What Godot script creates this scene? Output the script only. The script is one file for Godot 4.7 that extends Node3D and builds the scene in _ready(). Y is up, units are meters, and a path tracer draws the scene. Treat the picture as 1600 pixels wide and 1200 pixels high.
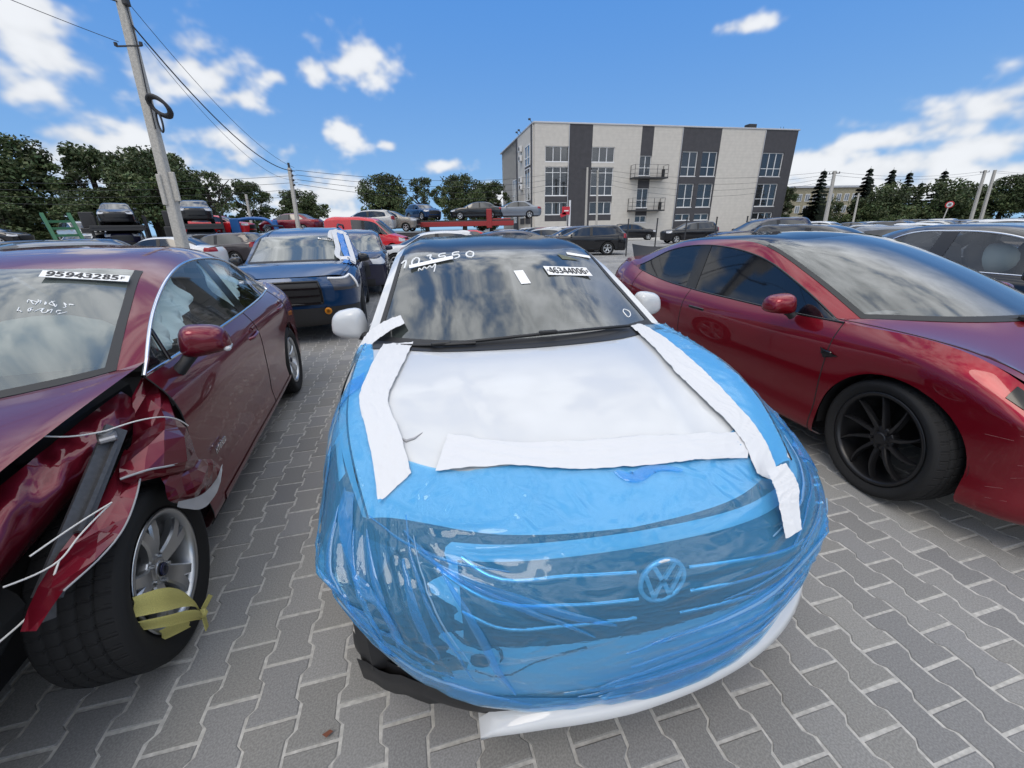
extends Node3D
# A parking lot of damaged cars in front of a three-storey office building.

func _ready() -> void:
	# camera
	var cam := Camera3D.new()
	cam.name = "camera"
	cam.transform = Transform3D(Basis(Vector3(0.999785, -0.019313, 0.007519), Vector3(0.020725, 0.931673, -0.362705), Vector3(0.0, 0.362783, 0.931874)).orthonormalized(), Vector3(0, 1.52, 0))
	cam.fov = 87.76
	cam.near = 0.05
	cam.far = 2000.0
	add_child(cam)
	cam.current = true
	# sky, exposure
	var we := WorldEnvironment.new()
	we.name = "environment"
	var env := Environment.new()
	env.background_mode = Environment.BG_SKY
	env.sky = Sky.new()
	var pan := PanoramaSkyMaterial.new()
	pan.panorama = sky_picture()
	env.sky.sky_material = pan
	env.tonemap_mode = Environment.TONE_MAPPER_LINEAR
	env.tonemap_exposure = 0.9
	env.background_energy_multiplier = 1.0
	env.sdfgi_enabled = true
	env.ssao_enabled = true
	env.ssil_enabled = true
	we.environment = env
	add_child(we)
	# the sun, behind thin cloud
	var sun := DirectionalLight3D.new()
	sun.name = "sun"
	sun.light_color = Color(1.0, 0.95, 0.88)
	sun.light_energy = 0.42
	sun.light_angular_distance = 30.0
	sun.shadow_enabled = true
	sun.rotation = Vector3(deg_to_rad(-58), deg_to_rad(-28), 0)
	add_child(sun)

	materials()
	build_ground()
	build_office()
	build_far_building()
	build_trees()
	build_poles()
	build_white_car()
	build_maroon_car()
	build_red_car()
	build_near_cars()
	build_far_cars()
	build_details()


func sky_picture() -> ImageTexture:
	var w := 2048
	var h := 1024
	# clouds in the air: azimuth (0 = north, +east), height, half-width, half-height in degrees
	var puffs := [[-43.1, 14.8, 4.3, 3.29], [-43.9, 16.6, 3.2, 2.68], [-44.9, 11.5, 3.2, 2.32], [-35.6, 14.9, 3.0, 2.32], [-32.5, 15.6, 2.9, 2.56], [-31.3, 14.3, 3.7, 2.44], [-29.4, 13.2, 2.4, 1.46], [-42.4, 8.4, 4.7, 2.44], [-45.6, 6.9, 3.7, 1.95], [-39.2, 7.2, 3.5, 2.07], [-31.2, 7.7, 3.1, 2.44], [-33.5, 5.5, 7.6, 2.44], [-27.5, 5.4, 7.0, 2.44], [-22.5, 3.4, 6.0, 2.44], [-35.7, 3.0, 7.9, 1.95], [-17.4, 17.2, 3.5, 1.95], [-21.8, 16.2, 1.9, 1.1], [-25.7, 15.3, 1.2, 0.61], [-19.3, 10.4, 2.0, 1.46], [-14.6, 9.7, 0.8, 0.49], [39.4, 7.3, 4.1, 0.98], [43.2, 7.9, 4.7, 1.71], [46.7, 8.7, 3.6, 2.07], [34.2, 5.8, 4.1, 1.71], [40.5, 4.8, 6.4, 1.59], [46.1, 5.7, 4.4, 1.59], [47.9, 3.2, 4.1, 1.83], [42.8, 2.8, 6.5, 1.71], [36.3, 3.5, 4.6, 1.83], [25.7, 18.4, 2.3, 0.55], [-2.0, 3.7, 4.0, 1.83], [-8.3, 7.4, 2.9, 0.73]]
	var f1 := FastNoiseLite.new()
	f1.noise_type = FastNoiseLite.TYPE_SIMPLEX_SMOOTH
	f1.seed = 7
	f1.frequency = 9.0
	f1.fractal_octaves = 6
	f1.fractal_gain = 0.58
	var f2 := FastNoiseLite.new()
	f2.noise_type = FastNoiseLite.TYPE_SIMPLEX_SMOOTH
	f2.seed = 21
	f2.frequency = 1.6
	f2.fractal_octaves = 5
	var field := PackedFloat32Array()
	field.resize(w * h / 2)
	field.fill(-9.0)
	for p in puffs:
		var px = p[0] / 360.0 * w
		var py = (90.0 - p[1]) / 180.0 * h
		var rx: float = p[2] / 360.0 * w
		var ry: float = p[3] / 180.0 * h
		for y in range(maxi(0, int(py - ry * 2.4)), mini(h / 2, int(py + ry * 2.4))):
			for x in range(int(px - rx * 2.4), int(px + rx * 2.4)):
				var dx = (x - px) / rx
				var dy = (y - py) / ry
				if dy > 0.0:
					dy *= 1.25
				var d := 1.0 - sqrt(dx * dx + dy * dy)
				var k := y * w + (x % w + w) % w
				if d > field[k]:
					field[k] = d
	var img := Image.create(w, h, false, Image.FORMAT_RGBF)
	img.fill(Color(0.16, 0.165, 0.17))
	for y in h / 2:
		var el := PI * (0.5 - (y + 0.5) / h)
		var se := sin(el)
		var ce := cos(el)
		var t := pow(1.0 - clampf(se, 0, 1), 4.0)
		var br := lerpf(0.075, 0.38, t)
		var bg := lerpf(0.29, 0.66, t)
		var bb := lerpf(0.80, 0.98, t)
		var deg := rad_to_deg(el)
		for x in w:
			var az := TAU * (x + 0.5) / w
			var dir := Vector3(sin(az) * ce, se, -cos(az) * ce)
			# the overcast that stands overhead and behind: cloud thickens towards zenith and to the south
			var over := smoothstep(0.30, 0.62, se + 0.42 * clampf(-cos(az) * ce, -0.25, 1.0))
			var c := 0.0
			var shade := 1.0
			var k := field[y * w + x]
			if k > -1.7:
				var nz := f1.get_noise_3d(dir.x * 1.0, dir.y * 1.7, dir.z * 1.0)
				var dens = k * 1.0 + nz * 1.85 + 0.05
				c = 0.95 * pow(smoothstep(-0.45, 0.80, dens), 1.25)
				shade = 0.86 + 0.26 * smoothstep(-0.4, 0.6, nz + 0.35 * k)
			if over > 0.0:
				var n2 := f2.get_noise_3d(dir.x, dir.y * 1.4, dir.z)
				var n3 := f1.get_noise_3d(dir.x * 0.8, dir.y * 0.8, dir.z * 0.8)
				var o := over * smoothstep(-0.50, 0.12, n2 + 0.6 * n3)
				if o > c:
					c = o
					shade = 1.75 + 1.2 * (n2 + 1.1 * n3)
			img.set_pixel(x, y, Color(lerpf(br, 0.90 * shade, c), lerpf(bg, 0.92 * shade, c), lerpf(bb, 0.95 * shade, c)))
	return ImageTexture.create_from_image(img)


# ---------------------------------------------------------------- mesh helpers
class MB:
	var v := PackedVector3Array()
	var n := PackedVector3Array()
	var uv := PackedVector2Array()
	var ix := PackedInt32Array()

	func vert(p: Vector3, q: Vector3, t := Vector2.ZERO) -> int:
		v.append(p); n.append(q); uv.append(t)
		return v.size() - 1

	# corners given so that (b-a)x(c-a) points outwards; stored clockwise for Godot
	func face(a: int, b: int, c: int) -> void:
		ix.append(a); ix.append(c); ix.append(b)

	func tri(a: Vector3, b: Vector3, c: Vector3) -> void:
		var q := (b - a).cross(c - a).normalized()
		face(vert(a, q, Vector2(a.x + a.z, a.y)), vert(b, q, Vector2(b.x + b.z, b.y)), vert(c, q, Vector2(c.x + c.z, c.y)))

	func quad(a: Vector3, b: Vector3, c: Vector3, d: Vector3) -> void:
		var q := (c - a).cross(d - b).normalized()
		var i := vert(a, q, Vector2(0, 0)); vert(b, q, Vector2(1, 0)); vert(c, q, Vector2(1, 1)); vert(d, q, Vector2(0, 1))
		face(i, i + 1, i + 2); face(i, i + 2, i + 3)

	func box(at: Vector3, size: Vector3, bevel := 0.0, basis := Basis.IDENTITY) -> void:
		var h := size / 2.0
		if bevel <= 0.0:
			for k in 3:
				for s in [-1.0, 1.0]:
					var e := [Vector3.RIGHT, Vector3.UP, Vector3.BACK]
					var w: Vector3 = e[k] * h[k] * s
					var a: Vector3 = e[(k + 1) % 3] * h[(k + 1) % 3]
					var b: Vector3 = e[(k + 2) % 3] * h[(k + 2) % 3] * s
					quad(at + basis * (w - a - b), at + basis * (w + a - b), at + basis * (w + a + b), at + basis * (w - a + b))
			return
		var bv := minf(bevel, minf(h.x, minf(h.y, h.z)) * 0.98)
		# chamfered box: 6 faces, 12 edges, 8 corners
		var c := func(sx: float, sy: float, sz: float, k: int) -> Vector3:
			var p := Vector3(sx * h.x, sy * h.y, sz * h.z)
			for m in 3:
				if m != k:
					p[m] -= signf(p[m]) * bv
			return at + basis * p
		for k in 3:
			for s in [-1.0, 1.0]:
				var q := []
				for t in [[-1, -1], [1, -1], [1, 1], [-1, 1]]:
					var g := [0.0, 0.0, 0.0]
					g[k] = s; g[(k + 1) % 3] = float(t[0]); g[(k + 2) % 3] = float(t[1]) * s
					q.append(c.call(g[0], g[1], g[2], k))
				quad(q[0], q[1], q[2], q[3])
		for k in 3:
			var i := (k + 1) % 3
			var j := (k + 2) % 3
			for si in [-1.0, 1.0]:
				for sj in [-1.0, 1.0]:
					var q := []
					for t in [[-1.0, i], [1.0, i], [1.0, j], [-1.0, j]]:
						var g := [0.0, 0.0, 0.0]
						g[k] = t[0]; g[i] = si; g[j] = sj
						q.append(c.call(g[0], g[1], g[2], t[1]))
					if si * sj < 0:
						quad(q[0], q[1], q[2], q[3])
					else:
						quad(q[3], q[2], q[1], q[0])
		for sx in [-1.0, 1.0]:
			for sy in [-1.0, 1.0]:
				for sz in [-1.0, 1.0]:
					var q := [c.call(sx, sy, sz, 0), c.call(sx, sy, sz, 1), c.call(sx, sy, sz, 2)]
					if sx * sy * sz > 0:
						tri(q[0], q[1], q[2])
					else:
						tri(q[2], q[1], q[0])

	func bar(a: Vector3, b: Vector3, w: float, d: float, up := Vector3.UP) -> void:
		var z := (b - a).normalized()
		if absf(z.dot(up)) > 0.98:
			up = Vector3.RIGHT
		var x := up.cross(z).normalized()
		box((a + b) / 2.0, Vector3(w, d, a.distance_to(b)), 0.0, Basis(x, z.cross(x), z))

	func tube(path: Array, r, sides := 6, cap := true) -> void:
		var m := path.size()
		var first := v.size()
		var ref := Vector3.UP
		for i in m:
			var t: Vector3 = (path[mini(i + 1, m - 1)] - path[maxi(i - 1, 0)]).normalized()
			if absf(t.dot(ref)) > 0.95:
				ref = Vector3.RIGHT if absf(t.x) < 0.8 else Vector3.BACK
			var x := ref.cross(t).normalized()
			var y := t.cross(x)
			var rr: float = r[i] if r is Array else r
			for k in sides:
				var g := TAU * k / sides
				var q := x * cos(g) + y * sin(g)
				vert(path[i] + q * rr, q, Vector2(float(k) / sides, i))
		for i in m - 1:
			for k in sides:
				var a := first + i * sides + k
				var b := first + i * sides + (k + 1) % sides
				face(a, b, b + sides); face(a, b + sides, a + sides)
		if cap:
			for e in [0, m - 1]:
				var t2: Vector3 = (path[1] - path[0]).normalized() * -1.0 if e == 0 else (path[m - 1] - path[m - 2]).normalized()
				var c := vert(path[e], t2)
				for k in sides:
					var a = first + e * sides + k
					var b = first + e * sides + (k + 1) % sides
					var i0 := vert(v[a], t2); var i1 := vert(v[b], t2)
					if e == 0:
						face(c, i1, i0)
					else:
						face(c, i0, i1)

	# profile: Vector2(radius, along); turned about the local x axis (a wheel's axle)
	func lathe_x(profile: Array, segs: int, sharp := false) -> void:
		var rows := []
		for s in segs + 1:
			var g := TAU * s / segs
			var row := PackedVector3Array()
			for p in profile:
				row.append(Vector3(p.y, p.x * cos(g), p.x * sin(g)))
			rows.append(row)
		if not sharp:
			grid(rows, null, null, 0.0, true)
		else:
			for k in profile.size() - 1:
				var sub := []
				for row in rows:
					sub.append(PackedVector3Array([row[k], row[k + 1]]))
				grid(sub, null, null, 0.0, true)

	# smooth sheet through a grid of points; turned so that it faces away from centre; keep(p) >= 0 stays
	func grid(g: Array, centre = null, keep = null, lift := 0.0, loop := false, reach := 0.0) -> void:
		var ni := g.size()
		var nj: int = g[0].size()
		var nn := []
		var side := 0.0
		for i in ni:
			var row := PackedVector3Array()
			for j in nj:
				var du: Vector3
				var dv: Vector3
				if nj < 3:
					du = g[i][1] - g[i][0]
				elif j == 0:
					du = -3.0 * g[i][0] + 4.0 * g[i][1] - g[i][2]
				elif j == nj - 1:
					du = 3.0 * g[i][j] - 4.0 * g[i][j - 1] + g[i][j - 2]
				else:
					du = g[i][j + 1] - g[i][j - 1]
				if loop and (i == 0 or i == ni - 1):
					dv = g[1][j] - g[ni - 2][j]
				elif ni < 3:
					dv = g[1][j] - g[0][j]
				elif i == 0:
					dv = -3.0 * g[0][j] + 4.0 * g[1][j] - g[2][j]
				elif i == ni - 1:
					dv = 3.0 * g[i][j] - 4.0 * g[i - 1][j] + g[i - 2][j]
				else:
					dv = g[i + 1][j] - g[i - 1][j]
				var q := dv.cross(du)
				if q.length_squared() < 1e-16:
					q = row[j - 1] if j > 0 else Vector3.UP
				row.append(q.normalized())
				if centre != null:
					side += row[j].dot(g[i][j] - centre)
			nn.append(row)
		for i in [0, ni - 1]:
			if ni > 2 and g[i][0].distance_to(g[i][nj - 1]) < 1e-3 and g[i][0].distance_to(g[i][nj / 2]) < 1e-3:
				var mean := Vector3.ZERO
				for q in nn[1 if i == 0 else ni - 2]:
					mean += q
				nn[i].fill(mean.normalized())
		var flip := centre != null and side < 0.0
		if flip:
			for row in nn:
				for j in nj:
					row[j] = -row[j]
		# a fold at an edge can leave a stray normal: smooth such ones out
		var at := v.size()
		var f := PackedFloat32Array()
		for i in ni:
			for j in nj:
				var p: Vector3 = g[i][j] + nn[i][j] * lift
				v.append(p); n.append(nn[i][j]); uv.append(Vector2(float(j) / (nj - 1), float(i) / (ni - 1)))
				if keep != null:
					f.append(keep.call(g[i][j]))
		for i in ni - 1:
			for j in nj - 1:
				var a := at + i * nj + j
				var t := [[a, a + nj, a + nj + 1], [a, a + nj + 1, a + 1]]
				for k in t:
					var w: Array = [k[0], k[2], k[1]] if flip else k
					if not keep != null:
						face(w[0], w[1], w[2])
						continue
					_cut(w, at, f)

	func _cut(w: Array, at: int, f: PackedFloat32Array) -> void:
		var out := []
		for k in 3:
			var a: int = w[k]
			var b: int = w[(k + 1) % 3]
			var fa := f[a - at]
			var fb := f[b - at]
			if fa >= 0.0:
				out.append(a)
			if (fa >= 0.0) != (fb >= 0.0):
				var s := fa / (fa - fb)
				f.append(0.0)
				# new corners go to the end; keep f in step with v
				v.append(v[a].lerp(v[b], s)); n.append(n[a].lerp(n[b], s).normalized()); uv.append(uv[a].lerp(uv[b], s))
				out.append(v.size() - 1)
		for k in range(1, out.size() - 1):
			face(out[0], out[k], out[k + 1])

	func mesh() -> ArrayMesh:
		var m := ArrayMesh.new()
		if ix.is_empty():
			return m
		var arr := []
		arr.resize(Mesh.ARRAY_MAX)
		arr[Mesh.ARRAY_VERTEX] = v; arr[Mesh.ARRAY_NORMAL] = n; arr[Mesh.ARRAY_TEX_UV] = uv; arr[Mesh.ARRAY_INDEX] = ix
		m.add_surface_from_arrays(Mesh.PRIMITIVE_TRIANGLES, arr)
		return m


# a smooth curve through points (any number), n steps per span; crease = set of indices with a kink
func spline(p: Array, n: int, t := PackedFloat32Array(), crease := {}) -> PackedVector3Array:
	var m := p.size()
	if t.is_empty():
		t.append(0.0)
		for i in range(1, m):
			t.append(t[i - 1] + maxf(p[i].distance_to(p[i - 1]), 1e-4))
	var d := []
	for i in m - 1:
		d.append((p[i + 1] - p[i]) / (t[i + 1] - t[i]))
	var lo := []   # slope arriving at i
	var hi := []   # slope leaving i
	for i in m:
		if i > 0 and i < m - 1 and not crease.has(i):
			var h0 := t[i] - t[i - 1]
			var h1 := t[i + 1] - t[i]
			var s: Vector3 = (d[i - 1] * h1 + d[i] * h0) / (h0 + h1)
			lo.append(s); hi.append(s)
		else:
			lo.append(null); hi.append(null)
	for i in m - 1:
		if hi[i] == null:
			hi[i] = d[i] * 1.5 - lo[i + 1] * 0.5 if lo[i + 1] != null else d[i]
		if lo[i + 1] == null:
			lo[i + 1] = d[i] * 1.5 - hi[i] * 0.5
	var out := PackedVector3Array()
	for i in m - 1:
		var h := t[i + 1] - t[i]
		for k in n:
			var s := float(k) / n
			var s2 := s * s
			var s3 := s2 * s
			out.append(p[i] * (2 * s3 - 3 * s2 + 1) + hi[i] * h * (s3 - 2 * s2 + s) + p[i + 1] * (3 * s2 - 2 * s3) + lo[i + 1] * h * (s3 - s2))
	out.append(p[m - 1])
	return out


# net of control points (rows of equal length) -> fine grid of rows
func fine(net: Array, nv: int, nu: int, crease_u := {}, crease_v := {}) -> Array:
	var rows := net.size()
	var cols: int = net[0].size()
	var tu := PackedFloat32Array([0.0])
	for j in range(1, cols):
		var s := 0.0
		for r in net:
			s += r[j].distance_to(r[j - 1])
		tu.append(tu[j - 1] + maxf(s / rows, 0.01))
	var tv := PackedFloat32Array([0.0])
	for i in range(1, rows):
		var s := 0.0
		for j in cols:
			s += net[i][j].distance_to(net[i - 1][j])
		tv.append(tv[i - 1] + maxf(s / cols, 0.01))
	var along := []
	for r in net:
		along.append(spline(r, nu, tu, crease_u))
	var out := []
	for i in (rows - 1) * nv + 1:
		out.append(PackedVector3Array())
	for j in along[0].size():
		var col := []
		for r in along:
			col.append(r[j])
		var c := spline(col, nv, tv, crease_v)
		for i in c.size():
			out[i].append(c[i])
	return out


func sub(g: Array, i0: int, i1: int, j0: int, j1: int) -> Array:
	var out := []
	for i in range(i0, i1 + 1):
		out.append(g[i].slice(j0, j1 + 1))
	return out


func mirrored(g: Array) -> Array:
	var out := []
	for r in g:
		var row := PackedVector3Array()
		for p in r:
			row.append(Vector3(-p.x, p.y, p.z))
		out.append(row)
	return out


# both halves in one sheet: rows run to the centre line (last row lies on x = 0)
func across(g: Array) -> Array:
	var out := g.duplicate()
	var m := mirrored(g)
	for i in range(g.size() - 2, -1, -1):
		out.append(m[i])
	return out


# both halves in one sheet: columns start on the centre line (first column lies on x = 0)
func around(g: Array) -> Array:
	var out := []
	for r in g:
		var row := PackedVector3Array()
		for j in range(r.size() - 1, 0, -1):
			row.append(Vector3(-r[j].x, r[j].y, r[j].z))
		row.append_array(r)
		out.append(row)
	return out


# ---------------------------------------------------------------- scene helpers
var names := {}

func unique(called: String) -> String:
	if not names.has(called):
		names[called] = 0
		return called
	names[called] += 1
	return "%s_%03d" % [called, names[called]]


func thing(called: String, label: String, category: String, at := Vector3.ZERO, turn := 0.0, group := "") -> Node3D:
	var o := Node3D.new()
	o.name = unique(called)
	add_child(o)
	o.position = at
	o.rotation.y = turn
	tag(o, label, category, group)
	return o


func tag(o: Node, label: String, category: String, group := "") -> void:
	o.set_meta("label", label)
	o.set_meta("category", category)
	if group:
		o.set_meta("group", group)


func part(called: String, m, mat: Material, parent: Node = self) -> MeshInstance3D:
	var o := MeshInstance3D.new()
	o.name = unique(called) if parent == self else called
	o.mesh = m.mesh() if m is MB else m
	o.material_override = mat
	parent.add_child(o, true)
	return o


func copy_of(src: Node3D, called: String, label: String, category: String, at: Vector3, turn: float, group := "") -> Node3D:
	var c: Node3D = src.duplicate()
	c.name = unique(called)
	add_child(c)
	c.position = at
	c.rotation = Vector3(0, turn, 0)
	for k in ["label", "category", "group"]:
		if c.has_meta(k):
			c.remove_meta(k)
	tag(c, label, category, group)
	return c


func lin(r: float, g: float, b: float) -> Color:
	return Color(r, g, b).linear_to_srgb()


func mat(c: Color, rough := 0.6, metal := 0.0) -> StandardMaterial3D:
	var m := StandardMaterial3D.new()
	m.albedo_color = c
	m.roughness = rough
	m.metallic = metal
	return m


func paint(c: Color, metal := 0.0) -> StandardMaterial3D:
	var m := mat(c, 0.40, metal)
	m.metallic_specular = 0.25
	m.clearcoat_enabled = true
	m.clearcoat = 1.0
	m.clearcoat_roughness = 0.03
	return m


func pane(c: Color, alpha: float, spec := 0.7) -> StandardMaterial3D:
	var m := mat(c, 0.03)
	m.transparency = BaseMaterial3D.TRANSPARENCY_ALPHA
	m.albedo_color = Color(c.r, c.g, c.b, alpha)
	m.metallic_specular = spec
	return m


func noise_tex(freq: float, octaves: int, size: int, sd: int, lo: Color, hi: Color, kind := FastNoiseLite.TYPE_SIMPLEX_SMOOTH) -> NoiseTexture2D:
	var f := FastNoiseLite.new()
	f.noise_type = kind
	f.seed = sd
	f.frequency = freq
	f.fractal_octaves = octaves
	var t := NoiseTexture2D.new()
	t.width = size
	t.height = size
	t.seamless = true
	t.noise = f
	var g := Gradient.new()
	g.set_color(0, lo)
	g.set_color(1, hi)
	t.color_ramp = g
	return t


# colour and fine relief from noise, laid on by position
func rough_up(m: StandardMaterial3D, scale: float, freq: float, lo: float, hi: float, relief := 0.0, sd := 1) -> StandardMaterial3D:
	m.uv1_triplanar = true
	m.uv1_world_triplanar = false
	m.uv1_scale = Vector3.ONE * scale
	m.albedo_texture = noise_tex(freq, 4, 512, sd, Color(lo, lo, lo), Color(hi, hi, hi))
	if relief > 0.0:
		m.heightmap_enabled = true
		m.heightmap_texture = m.albedo_texture
		m.heightmap_scale = relief
	return m


var M := {}
# ---------------------------------------------------------------- materials
func materials() -> void:
	M.white_paint = paint(lin(0.56, 0.57, 0.575))
	M.maroon = paint(lin(0.15, 0.007, 0.018), 0.7)
	M.red = paint(lin(0.21, 0.005, 0.014), 0.7)
	M.torn = mat(lin(0.30, 0.30, 0.31), 0.6)
	M.glass = pane(lin(0.012, 0.016, 0.016), 0.45)
	M.dark_glass = pane(lin(0.006, 0.008, 0.010), 0.82)
	M.clear = pane(lin(0.35, 0.36, 0.37), 0.12)
	M.black = mat(lin(0.012, 0.012, 0.013), 0.5)
	M.gloss_black = mat(lin(0.008, 0.008, 0.009), 0.12)
	M.trim = rough_up(mat(lin(0.09, 0.09, 0.095), 0.55), 2.0, 0.05, 0.7, 1.0)
	M.tyre = mat(lin(0.016, 0.016, 0.0165), 0.8)
	M.tyre.metallic_specular = 0.35
	var cuts := Image.create(128, 16, false, Image.FORMAT_RGB8)
	cuts.fill(Color.WHITE)
	for x in range(18, 96):
		for y in 16:
			if (y + x / 6) % 16 < 2 or ((y * 2 + x / 2) % 32 == 9):
				cuts.set_pixel(x, y, Color(0.2, 0.2, 0.2))
	M.tyre.heightmap_enabled = true
	M.tyre.heightmap_texture = ImageTexture.create_from_image(cuts)
	M.tyre.heightmap_scale = 0.5
	M.tyre.uv1_scale = Vector3(1, 44, 1)
	M.alloy = mat(lin(0.48, 0.49, 0.50), 0.28, 0.9)
	M.dark_alloy = mat(lin(0.018, 0.018, 0.020), 0.32, 0.4)
	M.chrome = mat(lin(0.72, 0.73, 0.75), 0.10, 1.0)
	M.steel = mat(lin(0.30, 0.30, 0.31), 0.4, 0.8)
	M.seam = mat(lin(0.008, 0.008, 0.008), 0.8)
	M.seat = mat(lin(0.045, 0.043, 0.042), 0.8)
	M.cabin = mat(lin(0.020, 0.020, 0.021), 0.85)
	M.lens = pane(lin(0.30, 0.31, 0.33), 0.25)
	M.lamp_inside = mat(lin(0.10, 0.10, 0.11), 0.25, 0.6)
	M.red_lens = mat(lin(0.25, 0.004, 0.006), 0.12)
	M.orange = mat(lin(0.55, 0.20, 0.01), 0.3)
	M.paper = mat(lin(0.78, 0.78, 0.77), 0.7)
	M.scratch = mat(lin(0.34, 0.16, 0.16), 0.7)
	M.ink = mat(lin(0.02, 0.02, 0.02), 0.6)
	M.chalk = mat(lin(0.75, 0.76, 0.76), 0.8)
	M.cord = mat(lin(0.62, 0.60, 0.56), 0.6)
	M.strap = rough_up(mat(lin(0.62, 0.56, 0.18), 0.75), 8.0, 0.06, 0.75, 1.0, 0.1)
	M.concrete = rough_up(mat(lin(0.50, 0.475, 0.43), 0.9), 0.6, 0.03, 0.84, 1.0, 0.3)
	M.wire = mat(lin(0.02, 0.02, 0.022), 0.6)
	M.film = mat(lin(0.13, 0.53, 0.95), 0.14)
	M.film.refraction_enabled = true
	M.film.transparency = BaseMaterial3D.TRANSPARENCY_ALPHA
	M.film.albedo_color.a = 0.2
	M.film.refraction_scale = 0.002
	M.film.clearcoat_enabled = true
	M.film.clearcoat = 1.0
	M.film.clearcoat_roughness = 0.05
	var wr := FastNoiseLite.new()
	wr.noise_type = FastNoiseLite.TYPE_SIMPLEX
	wr.seed = 8
	wr.frequency = 0.012
	wr.fractal_type = FastNoiseLite.FRACTAL_RIDGED
	wr.fractal_octaves = 3
	var wt := NoiseTexture2D.new()
	wt.width = 512
	wt.height = 512
	wt.seamless = true
	wt.noise = wr
	M.film.heightmap_enabled = true
	M.film.heightmap_texture = wt
	M.film.heightmap_scale = 0.35
	M.film.uv1_triplanar = true
	M.film.uv1_scale = Vector3(2.2, 5.5, 2.2)
	M.film.rim_enabled = true
	M.film.rim = 0.35
	M.film.rim_tint = 0.4
	M.film_highlight = mat(lin(0.42, 0.70, 0.95), 0.22)  # paler film colour, painting in highlight streaks on whitened creases
	M.film_highlight.refraction_enabled = true
	M.film_highlight.transparency = BaseMaterial3D.TRANSPARENCY_ALPHA
	M.film_highlight.albedo_color.a = 0.30
	M.film_highlight.refraction_scale = 0.002
	M.film_highlight.clearcoat_enabled = true
	M.film_highlight.clearcoat = 1.0
	M.tape = mat(lin(0.60, 0.605, 0.615), 0.8)
	M.lamp_front = mat(lin(0.42, 0.43, 0.45), 0.12)
	M.windshield = pane(lin(0.05, 0.060, 0.057), 0.7, 1.0)
	M.windshield_grey = pane(lin(0.11, 0.132, 0.125), 0.7, 1.0)
	for g in [M.windshield, M.windshield_grey]:
		g.clearcoat_enabled = true
		g.clearcoat = 1.0
		g.clearcoat_roughness = 0.02
	M.side_glass = pane(lin(0.02, 0.03, 0.03), 0.14, 1.0)
	M.tint = pane(lin(0.004, 0.005, 0.008), 0.93, 0.6)
	M.roof_glass = pane(lin(0.01, 0.012, 0.016), 0.95, 1.0)
	M.emblem = mat(lin(0.62, 0.64, 0.66), 0.25, 0.6)
	M.airbag = mat(lin(0.62, 0.80, 0.78), 0.8)
	M.navy = mat(lin(0.01, 0.014, 0.05), 0.2)
	M.lens_white = mat(lin(0.5, 0.5, 0.5), 0.15)
	M.lot_olive = mat(lin(0.10, 0.11, 0.07), 0.6)
	M.blue_paint = paint(lin(0.006, 0.040, 0.115), 0.5)
	M.black_paint = paint(lin(0.008, 0.008, 0.010), 0.2)
	M.navy_paint = paint(lin(0.012, 0.012, 0.035), 0.3)
	M.grey_paint = paint(lin(0.16, 0.18, 0.21), 0.3)
	M.brown_paint = paint(lin(0.05, 0.042, 0.045), 0.3)
	M.silver_paint = paint(lin(0.40, 0.40, 0.39), 0.4)
	M.beige_paint = paint(lin(0.24, 0.22, 0.19), 0.4)
	M.bright_red = paint(lin(0.50, 0.012, 0.02), 0.0)
	M.truck_red = mat(lin(0.28, 0.02, 0.02), 0.5)
	M.truck_blue = mat(lin(0.02, 0.11, 0.34), 0.5)
	M.truck_green = mat(lin(0.01, 0.10, 0.04), 0.5)
	M.deck = mat(lin(0.03, 0.03, 0.032), 0.7)
	M.fender_plastic = mat(lin(0.02, 0.02, 0.021), 0.6)
	M.cream = rough_up(mat(lin(0.58, 0.545, 0.49), 0.85), 0.12, 0.02, 0.94, 1.0)
	M.cream.heightmap_enabled = false
	M.anthracite = rough_up(mat(lin(0.062, 0.060, 0.066), 0.8), 0.12, 0.02, 0.88, 1.0)
	M.frame_white = mat(lin(0.72, 0.72, 0.72), 0.4)
	M.window = pane(lin(0.03, 0.034, 0.038), 0.55, 0.9)
	M.blind = rough_up(mat(lin(0.30, 0.30, 0.31), 0.9), 0.8, 0.02, 0.7, 1.0)
	M.curtain = rough_up(mat(lin(0.62, 0.66, 0.66), 0.9), 0.8, 0.02, 0.7, 1.0)
	M.iron = mat(lin(0.03, 0.03, 0.032), 0.6)
	M.roof_cap = mat(lin(0.45, 0.45, 0.46), 0.4, 0.3)
	M.tan_wall = rough_up(mat(lin(0.36, 0.32, 0.22), 0.9), 0.1, 0.03, 0.8, 1.0)
	M.film_flat = mat(lin(0.03, 0.17, 0.50), 0.2)
	M.far_glass = mat(lin(0.018, 0.021, 0.024), 0.06)
	M.far_glass.metallic_specular = 0.75
	M.joint = mat(lin(0.46, 0.43, 0.385), 0.9)
	M.bark = rough_up(mat(lin(0.075, 0.060, 0.045), 0.9), 0.8, 0.03, 0.6, 1.0)


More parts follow.
